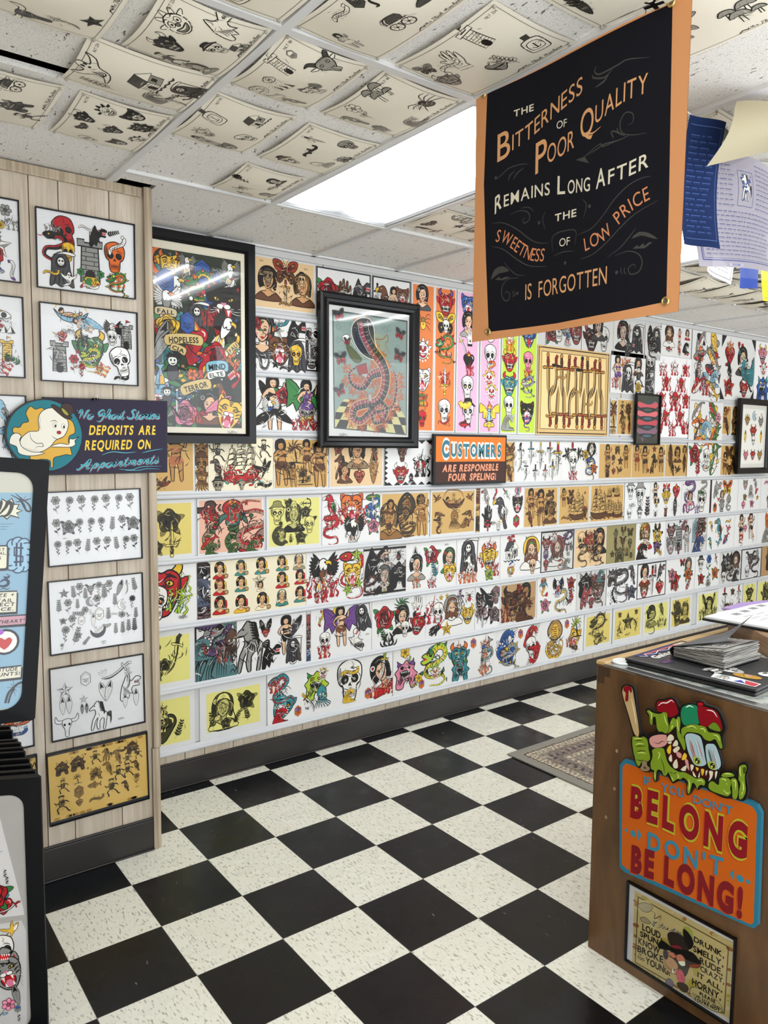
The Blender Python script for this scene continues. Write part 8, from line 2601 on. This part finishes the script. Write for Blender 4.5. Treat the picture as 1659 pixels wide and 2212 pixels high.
STUB_FRAMES = [
    (-0.3504, 2.3439, 0.3523, 0.2797, -0.005, 'R', 'skull .27 .76 .2 20 rmk;flames .14 .78 .14 0 eww;scroll .5 .88 .1 -10 wyw;star .66 .86 .05 0 kkk;sprig .78 .86 .1 -70 kkk;snake .16 .5 .24 0 kkr;skull .3 .5 .12 0 yuk;reaper .22 .25 .22 0 www;scroll .12 .2 .1 0 yyy;tower .53 .46 .34 0 ewr;wolf .6 .78 .14 0 kkr;badge .54 .12 .12 90 ygo;flower .45 .2 .1 30 ggg;flower .62 .2 .1 -30 ggg;skull .8 .52 .2 0 oyk;scroll .82 .7 .16 40 www;flames .82 .24 .14 0 ooy;dragon .82 .14 .16 0 glo;scroll .52 .08 .12 0 rww;ghost .3 .12 .1 0 www', 'framed white print of a red skull, a grey tower totem and an orange skull', 0),
    (-0.3466, 2.0152, 0.3525, 0.28, -0.005, 'R', 'canoe .3 .86 .22 0 yyh;feather .5 .82 .18 70 hww;pinup .42 .78 .14 60 hkh;eagle .74 .72 .18 0 kwr;skull .74 .64 .1 0 wrk;tower .9 .7 .2 0 err;tower .17 .35 .24 0 eed;heart .2 .6 .08 0 rrr;dagger .16 .6 .08 60 yyw;sig .28 .68 .1;demon .5 .46 .24 0 gly;flames .4 .6 .12 0 kkk;dragon .5 .3 .16 0 lgy;flames .6 .18 .12 60 ooy;flower .32 .22 .12 0 rrr;daisy .4 .14 .1 0 rry;skull .84 .3 .2 15 wwk;scroll .84 .08 .1 0 kkk;star .36 .4 .04 0 rrr', 'framed white print of a green dragon head and a white skull above the purple sign', 0),
    (-0.3441, 1.3391, 0.3495, 0.2776, 0.0145, 'R', 'flower 0.080 .84 .115 4 eew;daisy 0.218 .84 .115 -4 eew;flower 0.356 .84 .115 4 eew;daisy 0.494 .84 .115 -4 eew;flower 0.632 .84 .115 4 eew;daisy 0.770 .84 .115 -4 eew;flower 0.908 .84 .115 4 eew;flower 0.080 .52 .11 5 edd;rose 0.202 .52 .11 -5 edd;daisy 0.324 .52 .11 5 edd;daisy 0.446 .52 .11 -5 edd;daisy 0.568 .52 .11 5 edd;sprig 0.690 .52 .11 -5 edd;flower 0.812 .52 .11 5 edd;rose 0.934 .52 .11 -5 edd;daisy 0.080 .22 .105 6 edw;daisy 0.188 .22 .105 -6 edw;flower 0.296 .22 .105 6 edw;sprig 0.404 .22 .105 -6 edw;flower 0.512 .22 .105 6 edw;flower 0.620 .22 .105 -6 edw;sprig 0.728 .22 .105 6 edw;daisy 0.836 .22 .105 -6 edw;flower 0.944 .22 .105 6 edw;sig .16 .36 .03', 'white print of three rows of small black stemmed flowers', 0),
    (-0.3445, 1.0064, 0.3529, 0.2792, 0.0066, 'R', 'star .14 .84 .07 0 eww;sprig .24 .84 .1 5 eww;flower .31 .86 .1;sprig .37 .8 .09;goat .43 .86 .08 0 eww;daisy .52 .86 .1 0 eww;sprig .58 .8 .12 0 eww;flower .64 .86 .1;feather .76 .84 .11 -20 eww;sword .84 .84 .1 0 eww;sprig .93 .86 .11 10;sprig .08 .66 .1;flower .18 .64 .1;sprig .28 .66 .08;moon .42 .68 .07 0 eww;flower .5 .66 .1;sprig .7 .66 .1;moon .78 .58 .08 0 www;daisy .9 .6 .1 0 dww;sprig .3 .52 .1 80 eww;flower .4 .54 .09 60 eww;badge .52 .48 .09 0 www;rose .12 .44 .05;flower .22 .4 .1;badge .32 .42 .07 0 www;feather .45 .4 .09 0 www;sprig .62 .46 .1;scroll .7 .46 .07 0 www;flower .82 .42 .09 80;sprig .94 .42 .09;daisy .14 .24 .12;rose .28 .2 .05;sprig .26 .2 .13 -15 eww;bat .6 .28 .06 0 eww;moon .5 .22 .11 90 dww;sprig .7 .22 .09;sprig .78 .22 .1;sprig .85 .24 .1;sprig .92 .24 .11 0 dww;sprig .36 .1 .08 -40;flower .1 .06 .05;sig .56 .06 .04;sig .56 .03 .03', 'white print of many tiny herb sprigs, moons and leaves', 0),
    (-0.3475, 0.6782, 0.3542, 0.2818, 0.008, 'S', 'star .13 .68 .11 0 www;feather .1 .46 .12 0 www;feather .17 .46 .12 0 www;badge .36 .8 .1 0 www;moon .55 .85 .06 90 www;sword .72 .84 .22 -60 www;feather .55 .56 .14 15 www;feather .61 .56 .14 -15 www;wolf .84 .56 .18 0 www;sword .84 .7 .16 0 www;feather .8 .36 .1 0 www;feather .93 .38 .12 0 www;star .33 .5 .06 0 www;feather .31 .36 .07;feather .36 .36 .07;horse .5 .22 .2 0 www;bull .14 .16 .15 0 www;sig .75 .1 .05', 'pale print of pencil feathers, a dreamcatcher and a bison', 0),
    (-0.3515, 0.3567, 0.381, 0.2835, 0.0149, 'N', 'beast .12 .78 .1 0 nwn;beast .28 .8 .11 0 nwn;figure .46 .82 .09;horse .58 .82 .09 0 uuu;scroll .72 .84 .09 0 zzz;beast .86 .84 .1 0 nwn;beast .46 .58 .09 0 uwu;bird .6 .6 .1 0 uuu;bird .7 .74 .1 0 uuu;figure .8 .68 .08;figure .92 .72 .07;figure .12 .5 .09;palm .27 .56 .07;fish .44 .4 .09 0 uuu;figure .62 .3 .12;figure .7 .5 .1;figure .8 .5 .1;bird .9 .54 .08 0 nnn;badge .28 .36 .09 0 uuu;figure .1 .24 .12;scroll .46 .2 .1 0 uuu;heart .28 .2 .06 0 uuu;bird .78 .26 .08 0 zuz;flower .9 .32 .08 0 uuu;sig .13 .62 .03;sig .9 .2 .03;sig .25 .48 .02;star .36 .9 .02;star .52 .48 .02;star .38 .68 .02', 'aged yellow print of little cartoon animals and figures in a black frame', 0),
    (-0.755, 2.3528, 0.352, 0.2824, 0.0, 'R', 'skull .1 .6 .3 0 mrk;wave .3 .5 .2 0 bhw;skull .78 .88 .12 0 yyo;flower .9 .8 .14 0 eee;daisy .84 .62 .12 0 yey;star .82 .42 .16 0 www;badge .8 .3 .12 0 rzr;flames .96 .74 .1 0 eww;octopus .8 .16 .1 0 bhw;scroll .94 .12 .12 90 pyw;spider .7 .5 .12', 'white framed print with a spiderweb and red gem, uppermost of three cut by the edge', 0),
    (-0.7507, 2.0228, 0.352, 0.2824, 0.0, 'R', 'skull .2 .5 .3;moon .72 .75 .2 0 rry;eye .84 .72 .16 0 kbk;tower .86 .34 .16 0 yyy;flames .8 .1 .12 60 rro;sprig .92 .2 .12 60 ggg;sig .9 .55 .04', 'white framed print of a yellow urn and red helmet, cut by the picture edge', 0),
    (-0.751, 1.6784, 0.352, 0.2851, 0.0, 'R', 'bird .8 .8 .16 0 hew;bird .85 .4 .2 0 hew;flower .6 .5 .2', 'white framed print of blue ink peacocks behind the round end of the ghost sign', 0),
    (-0.7599, 0.6774, 0.352, 0.28, 0.0, 'R', 'flower .8 .7 .26 180 eeh;scroll .85 .36 .2 10 oro;lady .5 .6 .3 0 yyk;scroll .85 .2 .14 10 hhb', 'white framed print with red lettering showing between the two tiers of the rack', 0),
    (-0.7526, 0.3653, 0.352, 0.28, 0.0, 'N', 'beast .8 .5 .4 0 nwn', 'corner of a yellow framed print behind the black rack panels', 0),
]


# ------------------------------------------------------------------ prints in the rails of the long wall
def wall_print(x0, x1, z0, z1, code, margin, spec, label, o):
    b = o.get('bend', 0)
    w, h = x1 - x0, z1 - z0
    rnd = random.Random(int(x0 * 1000))
    lean = rnd.uniform(-.0012, .0012)
    bend = None
    if b:
        bend = lambda x, y: b * (1 - (2 * x / w) ** 2) * (.5 + .5 * np.cos(y / h * 2)) + b * .3 * np.sin(x / w * 5)

    def extra(a, w, h):
        if o.get('bars'):
            a.rect(-w / 2, h / 2 - .02, w / 2, h / 2 - .008, 'k')
            a.rect(-w / 2, -h / 2 + .008, w / 2, -h / 2 + .02, 'k')
        if o.get('zig'):
            n = 16
            for s in (-1, 1):
                for k in range(n):
                    x = -w / 2 + w * k / n
                    a.fill([(x, s * h / 2), (x + w / n, s * h / 2), (x + w / n / 2, s * (h / 2 - .022))], 'k')
                for k in range(9):
                    y = -h / 2 + h * k / 9
                    a.fill([(s * w / 2, y), (s * w / 2, y + h / 9), (s * (w / 2 - .022), y + h / 18)], 'k')
        if o.get('corners'):
            for s in (-1, 1):
                for t in (-1, 1):
                    a.fill([(s * w / 2, t * h / 2), (s * (w / 2 - .07), t * h / 2), (s * w / 2, t * (h / 2 - .1))], '1d1c22')
        if o.get('edge'):
            a.rect(-w / 2, -h / 2, -w / 2 + .02, h / 2, '2a0d10')
    return print_sheet(label, ((x0 + x1) / 2, WALL - .0085 + o.get('dy', 0), (z0 + z1) / 2), (1, 0, 0), (0, 0, 1), w, h, o.get('stk', code), spec, margin, bend, border=o.get('border'), extra=extra)


for row in WALL_PRINTS:
    wall_print(*row)

# ------------------------------------------------------------------ framed prints on the short wall
for (cx_, cz, w, h, tilt_, code, spec, label, yaw) in STUB_FRAMES:
    c, sat, tint = stock(code)
    a = Art(w, h, None, sat, tint)
    draw_spec(a, spec, w - .02, h - .02, 1.12, 'www' not in spec and 'eew' not in spec, 'eew')
    if code == 'N':
        r = random.Random(3)
        for k in range(24):
            e = r.choice([-1, 1])
            a.ops.insert(0, (np.array(ell(r.uniform(-.46, .46) * w, e * .43 * h, .012, .006, 0, 8)), fill_tris(np.array(ell(0, 0, .012, .006, 0, 8))), a.rgb('a9813a'), 0))
        for s in (-1, 1):
            a.rect(-w / 2, s * h / 2 - .014, w / 2, s * h / 2 + .014, '2a2b2e')
    ux, uy = Vector((cos(tilt_), 0, sin(tilt_))), Vector((-sin(tilt_), 0, cos(tilt_)))
    framed('framed_print', label, 'framed picture', (cx_, STUB - .0006, cz), ux, uy, w, h, .0042, .013, a, c, 'framed prints on the panelled wall')

# ------------------------------------------------------------------ prints pinned to the ceiling
PIN = mat('clear_pushpin', 'a09a90', .3)
pin_me = None


def ceiling_print(x0, x1, y0, y1, sag, spec, label, rot=0, zoff=.004, skew=0.0):
    """read looking up: the sheet's own x runs towards the entrance (-y), its top towards -x"""
    global pin_me
    w, h = abs(y1 - y0), x1 - x0
    c, sat, tint = stock('J')
    a = Art(w, h, None, sat, tint)
    i = .012
    for p, q in (((-1, -1), (1, -1)), ((1, -1), (1, 1)), ((1, 1), (-1, 1)), ((-1, 1), (-1, -1))):
        a.line([(p[0] * (w / 2 - i), p[1] * (h / 2 - i)), (q[0] * (w / 2 - i), q[1] * (h / 2 - i))], .0012, '4a463e', 0, 1)
    draw_spec(a, spec, w * .94, h * .9, 1.2, True, 'eww', True)
    a.script('Mr Flash Machine', [(w * .08, -h / 2 + .016), (w / 2 - .03, -h / 2 + .016)], .0055, '2b2824', .0015)
    a.line([(w * .0, -h / 2 + .012), (w * .04, -h / 2 + .022), (w * .07, -h / 2 + .018), (w * .08, -h / 2 + .026)], .004, '2b2824', 1)
    a.text(NLT[len(label) % len(NLT)], [(w / 2 - .055, h / 2 - .03), (w / 2 - .02, h / 2 - .03)], .008, '3b372f')
    sag *= .62
    bend = lambda x, y: sag * (np.cos(pi * x / w) * (.55 + .45 * np.cos(pi * y / h)) + .35 * np.cos(pi * y / h) + .12 * np.sin(5 * x / w + 4 * y / h))
    o = a.build('ceiling_flash_print', INK, None, c, bend)
    basis(o, ((x0 + x1) / 2, (y0 + y1) / 2, CEIL - zoff), (0, -1, 0), (-1, 0, 0))
    tag(o, label, 'art print', 'prints pinned to the ceiling')
    for s, t in ((-1, -1), (1, -1), (1, 1), (-1, 1)):
        if pin_me is None:
            p = MB().lathe([(.0002, .006), (.003, .0055), (.0042, .003), (.003, .0005), (.0035, -.002)], 10).build('pushpin', PIN, o, smooth=True)
            pin_me = p.data
        else:
            p = bpy.data.objects.new('pushpin', pin_me)
            COLL.objects.link(p)
            p.parent = o
        px, py = s * (w / 2 - .012), t * (h / 2 - .012)
        p.location = (px, py, float(bend(np.array(px), np.array(py))) + .001)
    return o


NLT = ['NLT 224', 'NLT 175', 'NLT 167', 'NLT 221', 'NLT 181']
CP = [
    (-.877, -.597, -1.087, -1.40, .03, "bull .2 .3 .16 30 dew; sword .62 .7 .2 -60 eww; hand .3 .75 .18 0 www; star .62 .16 .1 70 kkk; sword .42 .2 .14 -80 www; tribal .8 .8 .1", 'ceiling print of an anvil star and a chain, beside the dark gap in the ceiling'),
    (-.545, -.285, -1.096, -1.392, .032, "clown .46 .82 .17 -60 wew; demon .3 .6 .15 -60 kew; wolf .82 .72 .18 -60 www; figure .2 .3 .14 -60 dww; hatskull .66 .45 .12 -60 wkw; palm .32 .12 .1; lady .42 .12 .13 -70 eww; house .9 .3 .1", 'ceiling print of a grinning jester head and a running cartoon figure'),
    (-.62, -.285, -.83, -1.10, .03, "ghost .25 .78 .16 -40 www; house .6 .55 .17 -50 wdw; sprig .16 .5 .14 -60 www; reaper .84 .3 .14 -50 dww; wave .5 .26 .12 -50 eww; sword .62 .12 .12 -70 www; anchor .85 .12 .08 60 eww", 'ceiling print of a wailing ghost and a tumbling cottage'),
    (-.875, -.595, -.438, -.79, .025, "star .6 .92 .1; clown .72 .7 .14 -60 wdw; cart .78 .72 .13 -50 wkw; beast .6 .4 .15 -60 dew; figure .6 .16 .13 -60 eww; demon .25 .5 .2", 'ceiling print of wheeled figures near the panelled wall, cut by the edge'),
    (-.555, -.285, -.438, -.785, .025, "demon .3 .84 .12 -60 kkw; clown .6 .82 .12 -60 kkw; cat .85 .72 .12 -60 kkw; bat .28 .62 .11 -60 kkw; demon .52 .52 .12 -60 kkw; beast .78 .46 .12 -60 kkw; skull .18 .32 .1 -60 wkw; cat .45 .2 .11 -60 kkw; clown .72 .16 .11 -60 kkw; demon .92 .3 .08 0 kkw", 'ceiling print of nine black headed masks next to the panelled wall'),
    (-.255, .005, -.655, -1.01, .03, "bottle .36 .84 .16 -60 dww; clown .25 .55 .14 -50 www; house .76 .62 .15 -50 wew; pinup .16 .28 .18 -60 ekw; skull .62 .32 .14 -60 wew; cat .38 .12 .12 -60 eww", 'ceiling print of a drum goblet, a skull and a gate house'),
    (-.255, .0, -1.078, -1.40, .036, "tower .36 .84 .17 -50 www; goat .78 .7 .18 -60 eww; eye .3 .58 .17 -60 www; snake .16 .3 .18 -50 www; eagle .62 .36 .17 -50 eww; skull .58 .36 .08 -50 www; bird .4 .1 .12 -70 eww; badge .5 .9 .06 -50 eww", 'ceiling print of a brick doorway, a goat head and a winged skull'),
    (.055, .325, -.65, -.995, .02, "dagger .5 .84 .14 60 dww; hatskull .2 .4 .14 -60 wke; scroll .4 .6 .12 60 kkk; scroll .46 .66 .12 60 kkk; skull .82 .62 .13 -60 eww; octopus .52 .22 .15 60 www; beast .76 .28 .11 -60 eww", 'ceiling print of a pirate hat and falling dice, touching the light panel'),
    (.045, .322, -1.07, -1.392, .026, "shroom .42 .84 .19 -50 eew; spider .8 .6 .17 60 ddw; flower .24 .56 .17 -70 www; bird .12 .3 .14 -60 eww; wave .7 .24 .13 60 eww; hand .36 .1 .12 -70 eww", 'ceiling print of mushrooms and a beetle, edge to the light panel'),
    (-.255, -.005, -1.43, -1.79, .03, "figure .4 .84 .18 -60 wdw; lady .78 .8 .18 -60 dkw; scroll .2 .66 .14 30 www; cart .62 .46 .18 -40 wdw; pinup .26 .26 .16 -60 wdw; badge .3 .78 .1 -60 ddw", 'ceiling print of a rolling wagon and a bonneted lady'),
    (.045, .322, -1.43, -1.79, .024, "tower .4 .82 .18 60 wdw; bottle .82 .62 .16 -60 edw; hand .3 .56 .17 -60 www; scroll .26 .5 .14 40 www; heart .62 .4 .13 -50 edw; sprig .66 .48 .16 70 www; demon .2 .16 .14 -60 eww; moth .08 .4 .1 -50 edw", 'ceiling print of a pavilion lantern and a corked bottle'),
    (-.555, -.285, -1.43, -1.79, .02, "bottle .15 .2 .15 -60 dww; star .08 .1 .06; tower .5 .6 .2; skull .8 .4 .2", 'ceiling print of a pencil torch, mostly above the picture edge'),
    (.05, .322, -1.86, -2.2, .02, "sprig .2 .3 .18 -70 dww; feather .3 .2 .14 -60 ddw; rose .6 .6 .2; skull .1 .7 .15", 'ceiling print of a pine cone twig along the banner top'),
    (.058, .30, -.262, -.575, .022, "daisy .34 .8 .16 -70 kkk; spider .3 .5 .14 -60 www; lady .74 .6 .13 -60 dkw; fish .7 .4 .13 -60 eww; lady .56 .14 .12 -60 eww; feather .2 .16 .14 -70 www", 'smallest ceiling print, nearest the long wall beside the light panel'),
    (.935, 1.20, -.315, -.61, .014, "bat .3 .6 .17 -40 ddd; moon .72 .8 .15 0 eww; skull .72 .8 .09 -40 www; bird .2 .36 .14 -60 ddw; star .7 .4 .12 -50 ddd; dragon .82 .6 .14 -60 eww; fish .36 .16 .13 -60 edw", 'ceiling print of black bats on the wall side of the light panel'),
    (.935, 1.20, -.69, -1.04, .014, "pinup .2 .6 .3 -50 dkw; bird .2 .2 .16 -60 dww; rose .7 .7 .2; figure .6 .3 .2", 'ceiling print of a striped dancer half behind the banner'),
    (1.205, 1.47, -.315, -.66, .016, "moth .3 .7 .18 -60 eww; scroll .3 .3 .2 -60 ddw; fish .7 .6 .2 -60 ddw", 'ceiling print of a fan and a ribbon above the coloured strips, half behind the banner'),
    (.30, .60, -1.87, -2.23, .02, "anchor .12 .7 .2 -60 kkk; rose .3 .46 .2 -60 eew; star .55 .86 .16 -60 eww; shroom .7 .5 .2 -60 eew; beast .4 .3 .1", 'ceiling print of a rose cluster between the banner and the cream sheet'),
    (.935, 1.20, -1.43, -1.80, .02, "moth .8 .5 .2 -60 dww; feather .7 .7 .2 -60 dww; skull .3 .4 .2", 'ceiling print of a striped moth wing above the blue flag'),
]
for k, row in enumerate(CP):
    ceiling_print(*row, zoff=.004 + .0004 * (k % 4))
DRAPE = [(2.62, 2.90, -.24, -.59, "figure .4 .6 .2 -60 dew; bird .7 .4 .16 -60 dww; star .2 .3 .1"), (2.62, 2.90, -.63, -.98, "beast .5 .6 .2 -60 dew; fish .3 .3 .2 -60 eww; sprig .8 .6 .2"), (2.93, 3.21, -.24, -.59, "fish .5 .6 .22 -60 eww; tribal .3 .3 .2 -60 kkk; hand .8 .5 .2"),
         (2.93, 3.21, -.63, -.98, "octopus .5 .6 .2 -60 dww; feather .3 .3 .2; star .7 .8 .1"), (3.24, 3.52, -.24, -.59, "scroll .5 .6 .22 -60 kkw; beast .4 .2 .15 -60 eww; feather .8 .4 .2"), (3.24, 3.52, -.63, -.98, "spider .5 .6 .2 -60 dww; moth .3 .3 .2; bird .8 .6 .2"),
         (3.55, 3.83, -.24, -.59, "fish .4 .6 .22 -60 eww; sword .6 .3 .2 -60 dww; skull .8 .7 .12"), (3.86, 4.14, -.24, -.59, "snake .5 .5 .3 -60 kkw; feather .3 .8 .15"), (3.55, 3.83, -.63, -.98, "swallow .5 .5 .22 -60 dww; bottle .3 .8 .15; beast .8 .3 .2"), (4.17, 4.45, -.24, -.59, "bat .5 .5 .25 -60 kkw; snake .3 .8 .15")]
DL = ['nearest the long wall, against the banner hem', 'under the second light panel, nearest the banner', 'with a curled moustache, second along the wall', 'of an octopus, second from the light panel', 'with a scroll, third along the wall', 'of a spider, third from the second light panel', 'with a skull, behind the dangling blue flag', 'of a snake, beyond the dangling blue flag', 'of a swallow, behind the yellow flag', 'of a bat, farthest along the wall']
for k, (x0, x1, y0, y1, spec) in enumerate(DRAPE):
    ceiling_print(x0, x1, y0, y1, .03 + .012 * (k % 3), spec, 'sagging ceiling print ' + DL[k], zoff=.004)


# ------------------------------------------------------------------ prayer flags and the cream sheet
def cloth(name, label, cat, org, ux, uy, w, h, art, paper, bend, material=INK_CLOTH, group='prayer flags under the ceiling', extra=None):
    o = art.build(name, material, None, paper, bend)
    basis(o, org, ux, uy)
    tag(o, label, cat, group)
    if extra:
        extra(o)
    return o


def flag_text(a, w, h, c, rows, x0, x1, y0, y1, seed):
    r = random.Random(seed)
    for k in range(rows):
        y = y1 - (y1 - y0) * (k + .5) / rows
        x = x0
        while x < x1 - .01:
            l = r.uniform(.008, .03)
            if x + l < x1:
                a.line([(x, y + .003), (x + l, y + .003)], .0016, c, 0, 1)
                q = x
                while q < x + l:
                    a.line([(q, y + .003), (q + r.uniform(-.001, .002), y - r.uniform(.001, .005))], .0015, c, 1, 1)
                    q += .0032
            x += l + .006


YF = (1, 0, 0)
# blue flag, seen edge on from below
w, h = .125, .34
a = Art(w, h)
flag_text(a, w, h, '4b639c', 18, -w / 2 + .02, w / 2 - .02, -h / 2 + .03, h / 2 - .04, 2)
for s in ((-1, -1, 1, -1), (1, -1, 1, 1), (1, 1, -1, 1)):
    a.line([(s[0] * (w / 2 - .012), s[1] * (h / 2 - .02)), (s[2] * (w / 2 - .012), s[3] * (h / 2 - .02))], .0015, '54699c', 0, 1)
skewm = Vector((-.13, 0, 1)).normalized()
cloth('prayer_flag', 'dark blue printed prayer flag hanging just behind the banner edge', 'flag', (.795, -1.835, 2.375), Vector((1, 0, .08)).normalized(), Vector((.10, 0, 1)).normalized(), w, h, a, '1b2a50', lambda x, y: .012 * np.sin(x * 30) + .02 * (y / .17) ** 2)
# white flag in its clear sleeve
w, h = .46, .33
a = Art(w, h)
ink = '4c5790'
for i_, t_ in ((.02, .003), (.026, .0012)):
    for s in ((-1, 1, -1, -1), (-1, -1, 1, -1), (1, -1, 1, 1)):
        a.line([(s[0] * (w / 2 - i_), s[1] * (h / 2 - i_)), (s[2] * (w / 2 - i_), s[3] * (h / 2 - i_))], t_, ink, 0, 1)
flag_text(a, w, h, ink, 10, -w / 2 + .04, -.07, -h / 2 + .17, h / 2 - .02, 5)
flag_text(a, w, h, ink, 10, .05, w / 2 - .04, -h / 2 + .17, h / 2 - .02, 6)
flag_text(a, w, h, ink, 11, -w / 2 + .04, w / 2 - .04, -h / 2 + .03, -h / 2 + .165, 7)
for s in ((-1, 1, -1, -1), (-1, -1, 1, -1), (1, -1, 1, 1), (1, 1, -1, 1)):
    a.line([(-.015 + s[0] * .042, .065 + s[1] * .05), (-.015 + s[2] * .042, .065 + s[3] * .05)], .0016, ink, 0, 1)
a.put('horse', -.015, .07, .04, 0, 'www')
for k in range(14):
    q = random.Random(k)
    a.fill(ell(-.015 + q.uniform(-.033, .033), .065 + q.uniform(-.042, .042), q.uniform(.003, .008), q.uniform(.002, .006), 0, 8), '36508f')
a.rect(-.1, -h / 2 + .004, -.03, -h / 2 + .013, 'b9b6c6')
a.text('SUCCESS', [(-.085, -h / 2 + .0055), (-.045, -h / 2 + .0055)], .006, ink, .03)


def sleeve(o):
    g = MB().grid(lambda s, t: ((s - .5) * (w + .02), (t - .5) * (h + .05) - .012, .04 + .006 * sin(6 * s + 3 * t) + .012 * sin(pi * s)), 14, 10).build('plastic_sleeve', SLEEVE, o, smooth=True, recalc=False)


cloth('prayer_flag', 'white prayer flag with blue script and horse panel in a clear sleeve', 'flag', (1.105, -1.785, 2.365), Vector((1, 0, .07)).normalized(), Vector((-.12, 0, 1)).normalized(), w, h, a, 'aaa4ae', lambda x, y: .02 * np.cos(x * 9) + .006 * np.sin(y * 25), extra=sleeve)
# cream sheet hanging off the ceiling in front of it
def cream(u, v):
    p = Vector((.72, -1.9, 2.39)).lerp(Vector((1.14, -1.88, 2.535)), u).lerp(Vector((.775, -1.93, 2.565)).lerp(Vector((1.14, -1.95, CEIL - .004)), u), v)
    p.y -= .03 * sin(pi * v) + .015 * sin(pi * u)
    p.x += .025 * (1 - u) ** 6 * v ** 6
    return p


o = MB().grid(cream, 16, 14).build('hanging_paper_sheet', mat('cream_paper', 'a0967a', .7), smooth=True)
tag(o, 'blank cream paper sheet hanging from the ceiling over the white prayer flag', 'paper')
# little flags on the string beyond, under the second light panel
STR = [(1.15, -1.58, 2.575), (1.285, -1.56, 2.536), (1.60, -1.2, 2.60), (2.0, -1.2, 2.549), (2.25, -1.2, 2.577), (2.48, -1.2, 2.558), (2.6, -1.2, 2.575), (3.2, -1.2, 2.61)]
FL = [(1.285, 2.455, .12, .15, '7c3531', 'dark red prayer flag between the blue and the white prayer flags', .10), (2.02, 2.465, .17, .15, 'd9d2d6', 'small white prayer flag hanging just below the second light panel', -.25),
      (2.255, 2.475, .13, .19, '3b4f95', 'bright blue folded prayer flag hanging beyond the white one', .02), (2.47, 2.45, .17, .20, 'e6d52f', 'yellow prayer flag at the picture edge', .1)]
for k, (x, z, w, h, c, lab, tl) in enumerate(FL):
    a = Art(w, h)
    if k in (1, 3):
        for s in ((-1, 1, -1, -1), (-1, -1, 1, -1), (1, -1, 1, 1)):
            a.line([(s[0] * (w / 2 - .015), s[1] * (h / 2 - .015)), (s[2] * (w / 2 - .015), s[3] * (h / 2 - .015))], .002, '5c5a66', 0, 1)
        flag_text(a, w, h, '6a6874', 6, -w / 2 + .03, w / 2 - .03, -h / 2 + .03, h / 2 - .03, k)
    cloth('prayer_flag', lab, 'flag', (x, -1.2 if k else -1.56, z), Vector((cos(tl), 0, sin(tl))), Vector((-sin(tl), 0, cos(tl))), w, h, a, c, (lambda x, y: .02 * np.sin(x * 45)) if k == 2 else (lambda x, y: .012 * np.sin(x * 25 + y * 8)))
s_ = MB().tube(STR, .0018, 6).build('flag_string', mat('cotton_cord', 'd9d5c8', .9))
tag(s_, 'thin cord carrying the little prayer flags under the second light panel', 'string')
s_ = MB().tube([(.42, -1.84, 2.6), (.75, -1.836, 2.545), (.84, -1.83, 2.556), (.90, -1.79, 2.513), (1.08, -1.765, 2.536), (1.32, -1.785, 2.552), (1.6, -1.75, 2.6)], .0016, 6).build('flag_string', mat('cotton_twine', 'd9d5c8', .9))
tag(s_, 'thin cord behind the banner carrying the blue and the white prayer flags', 'string')
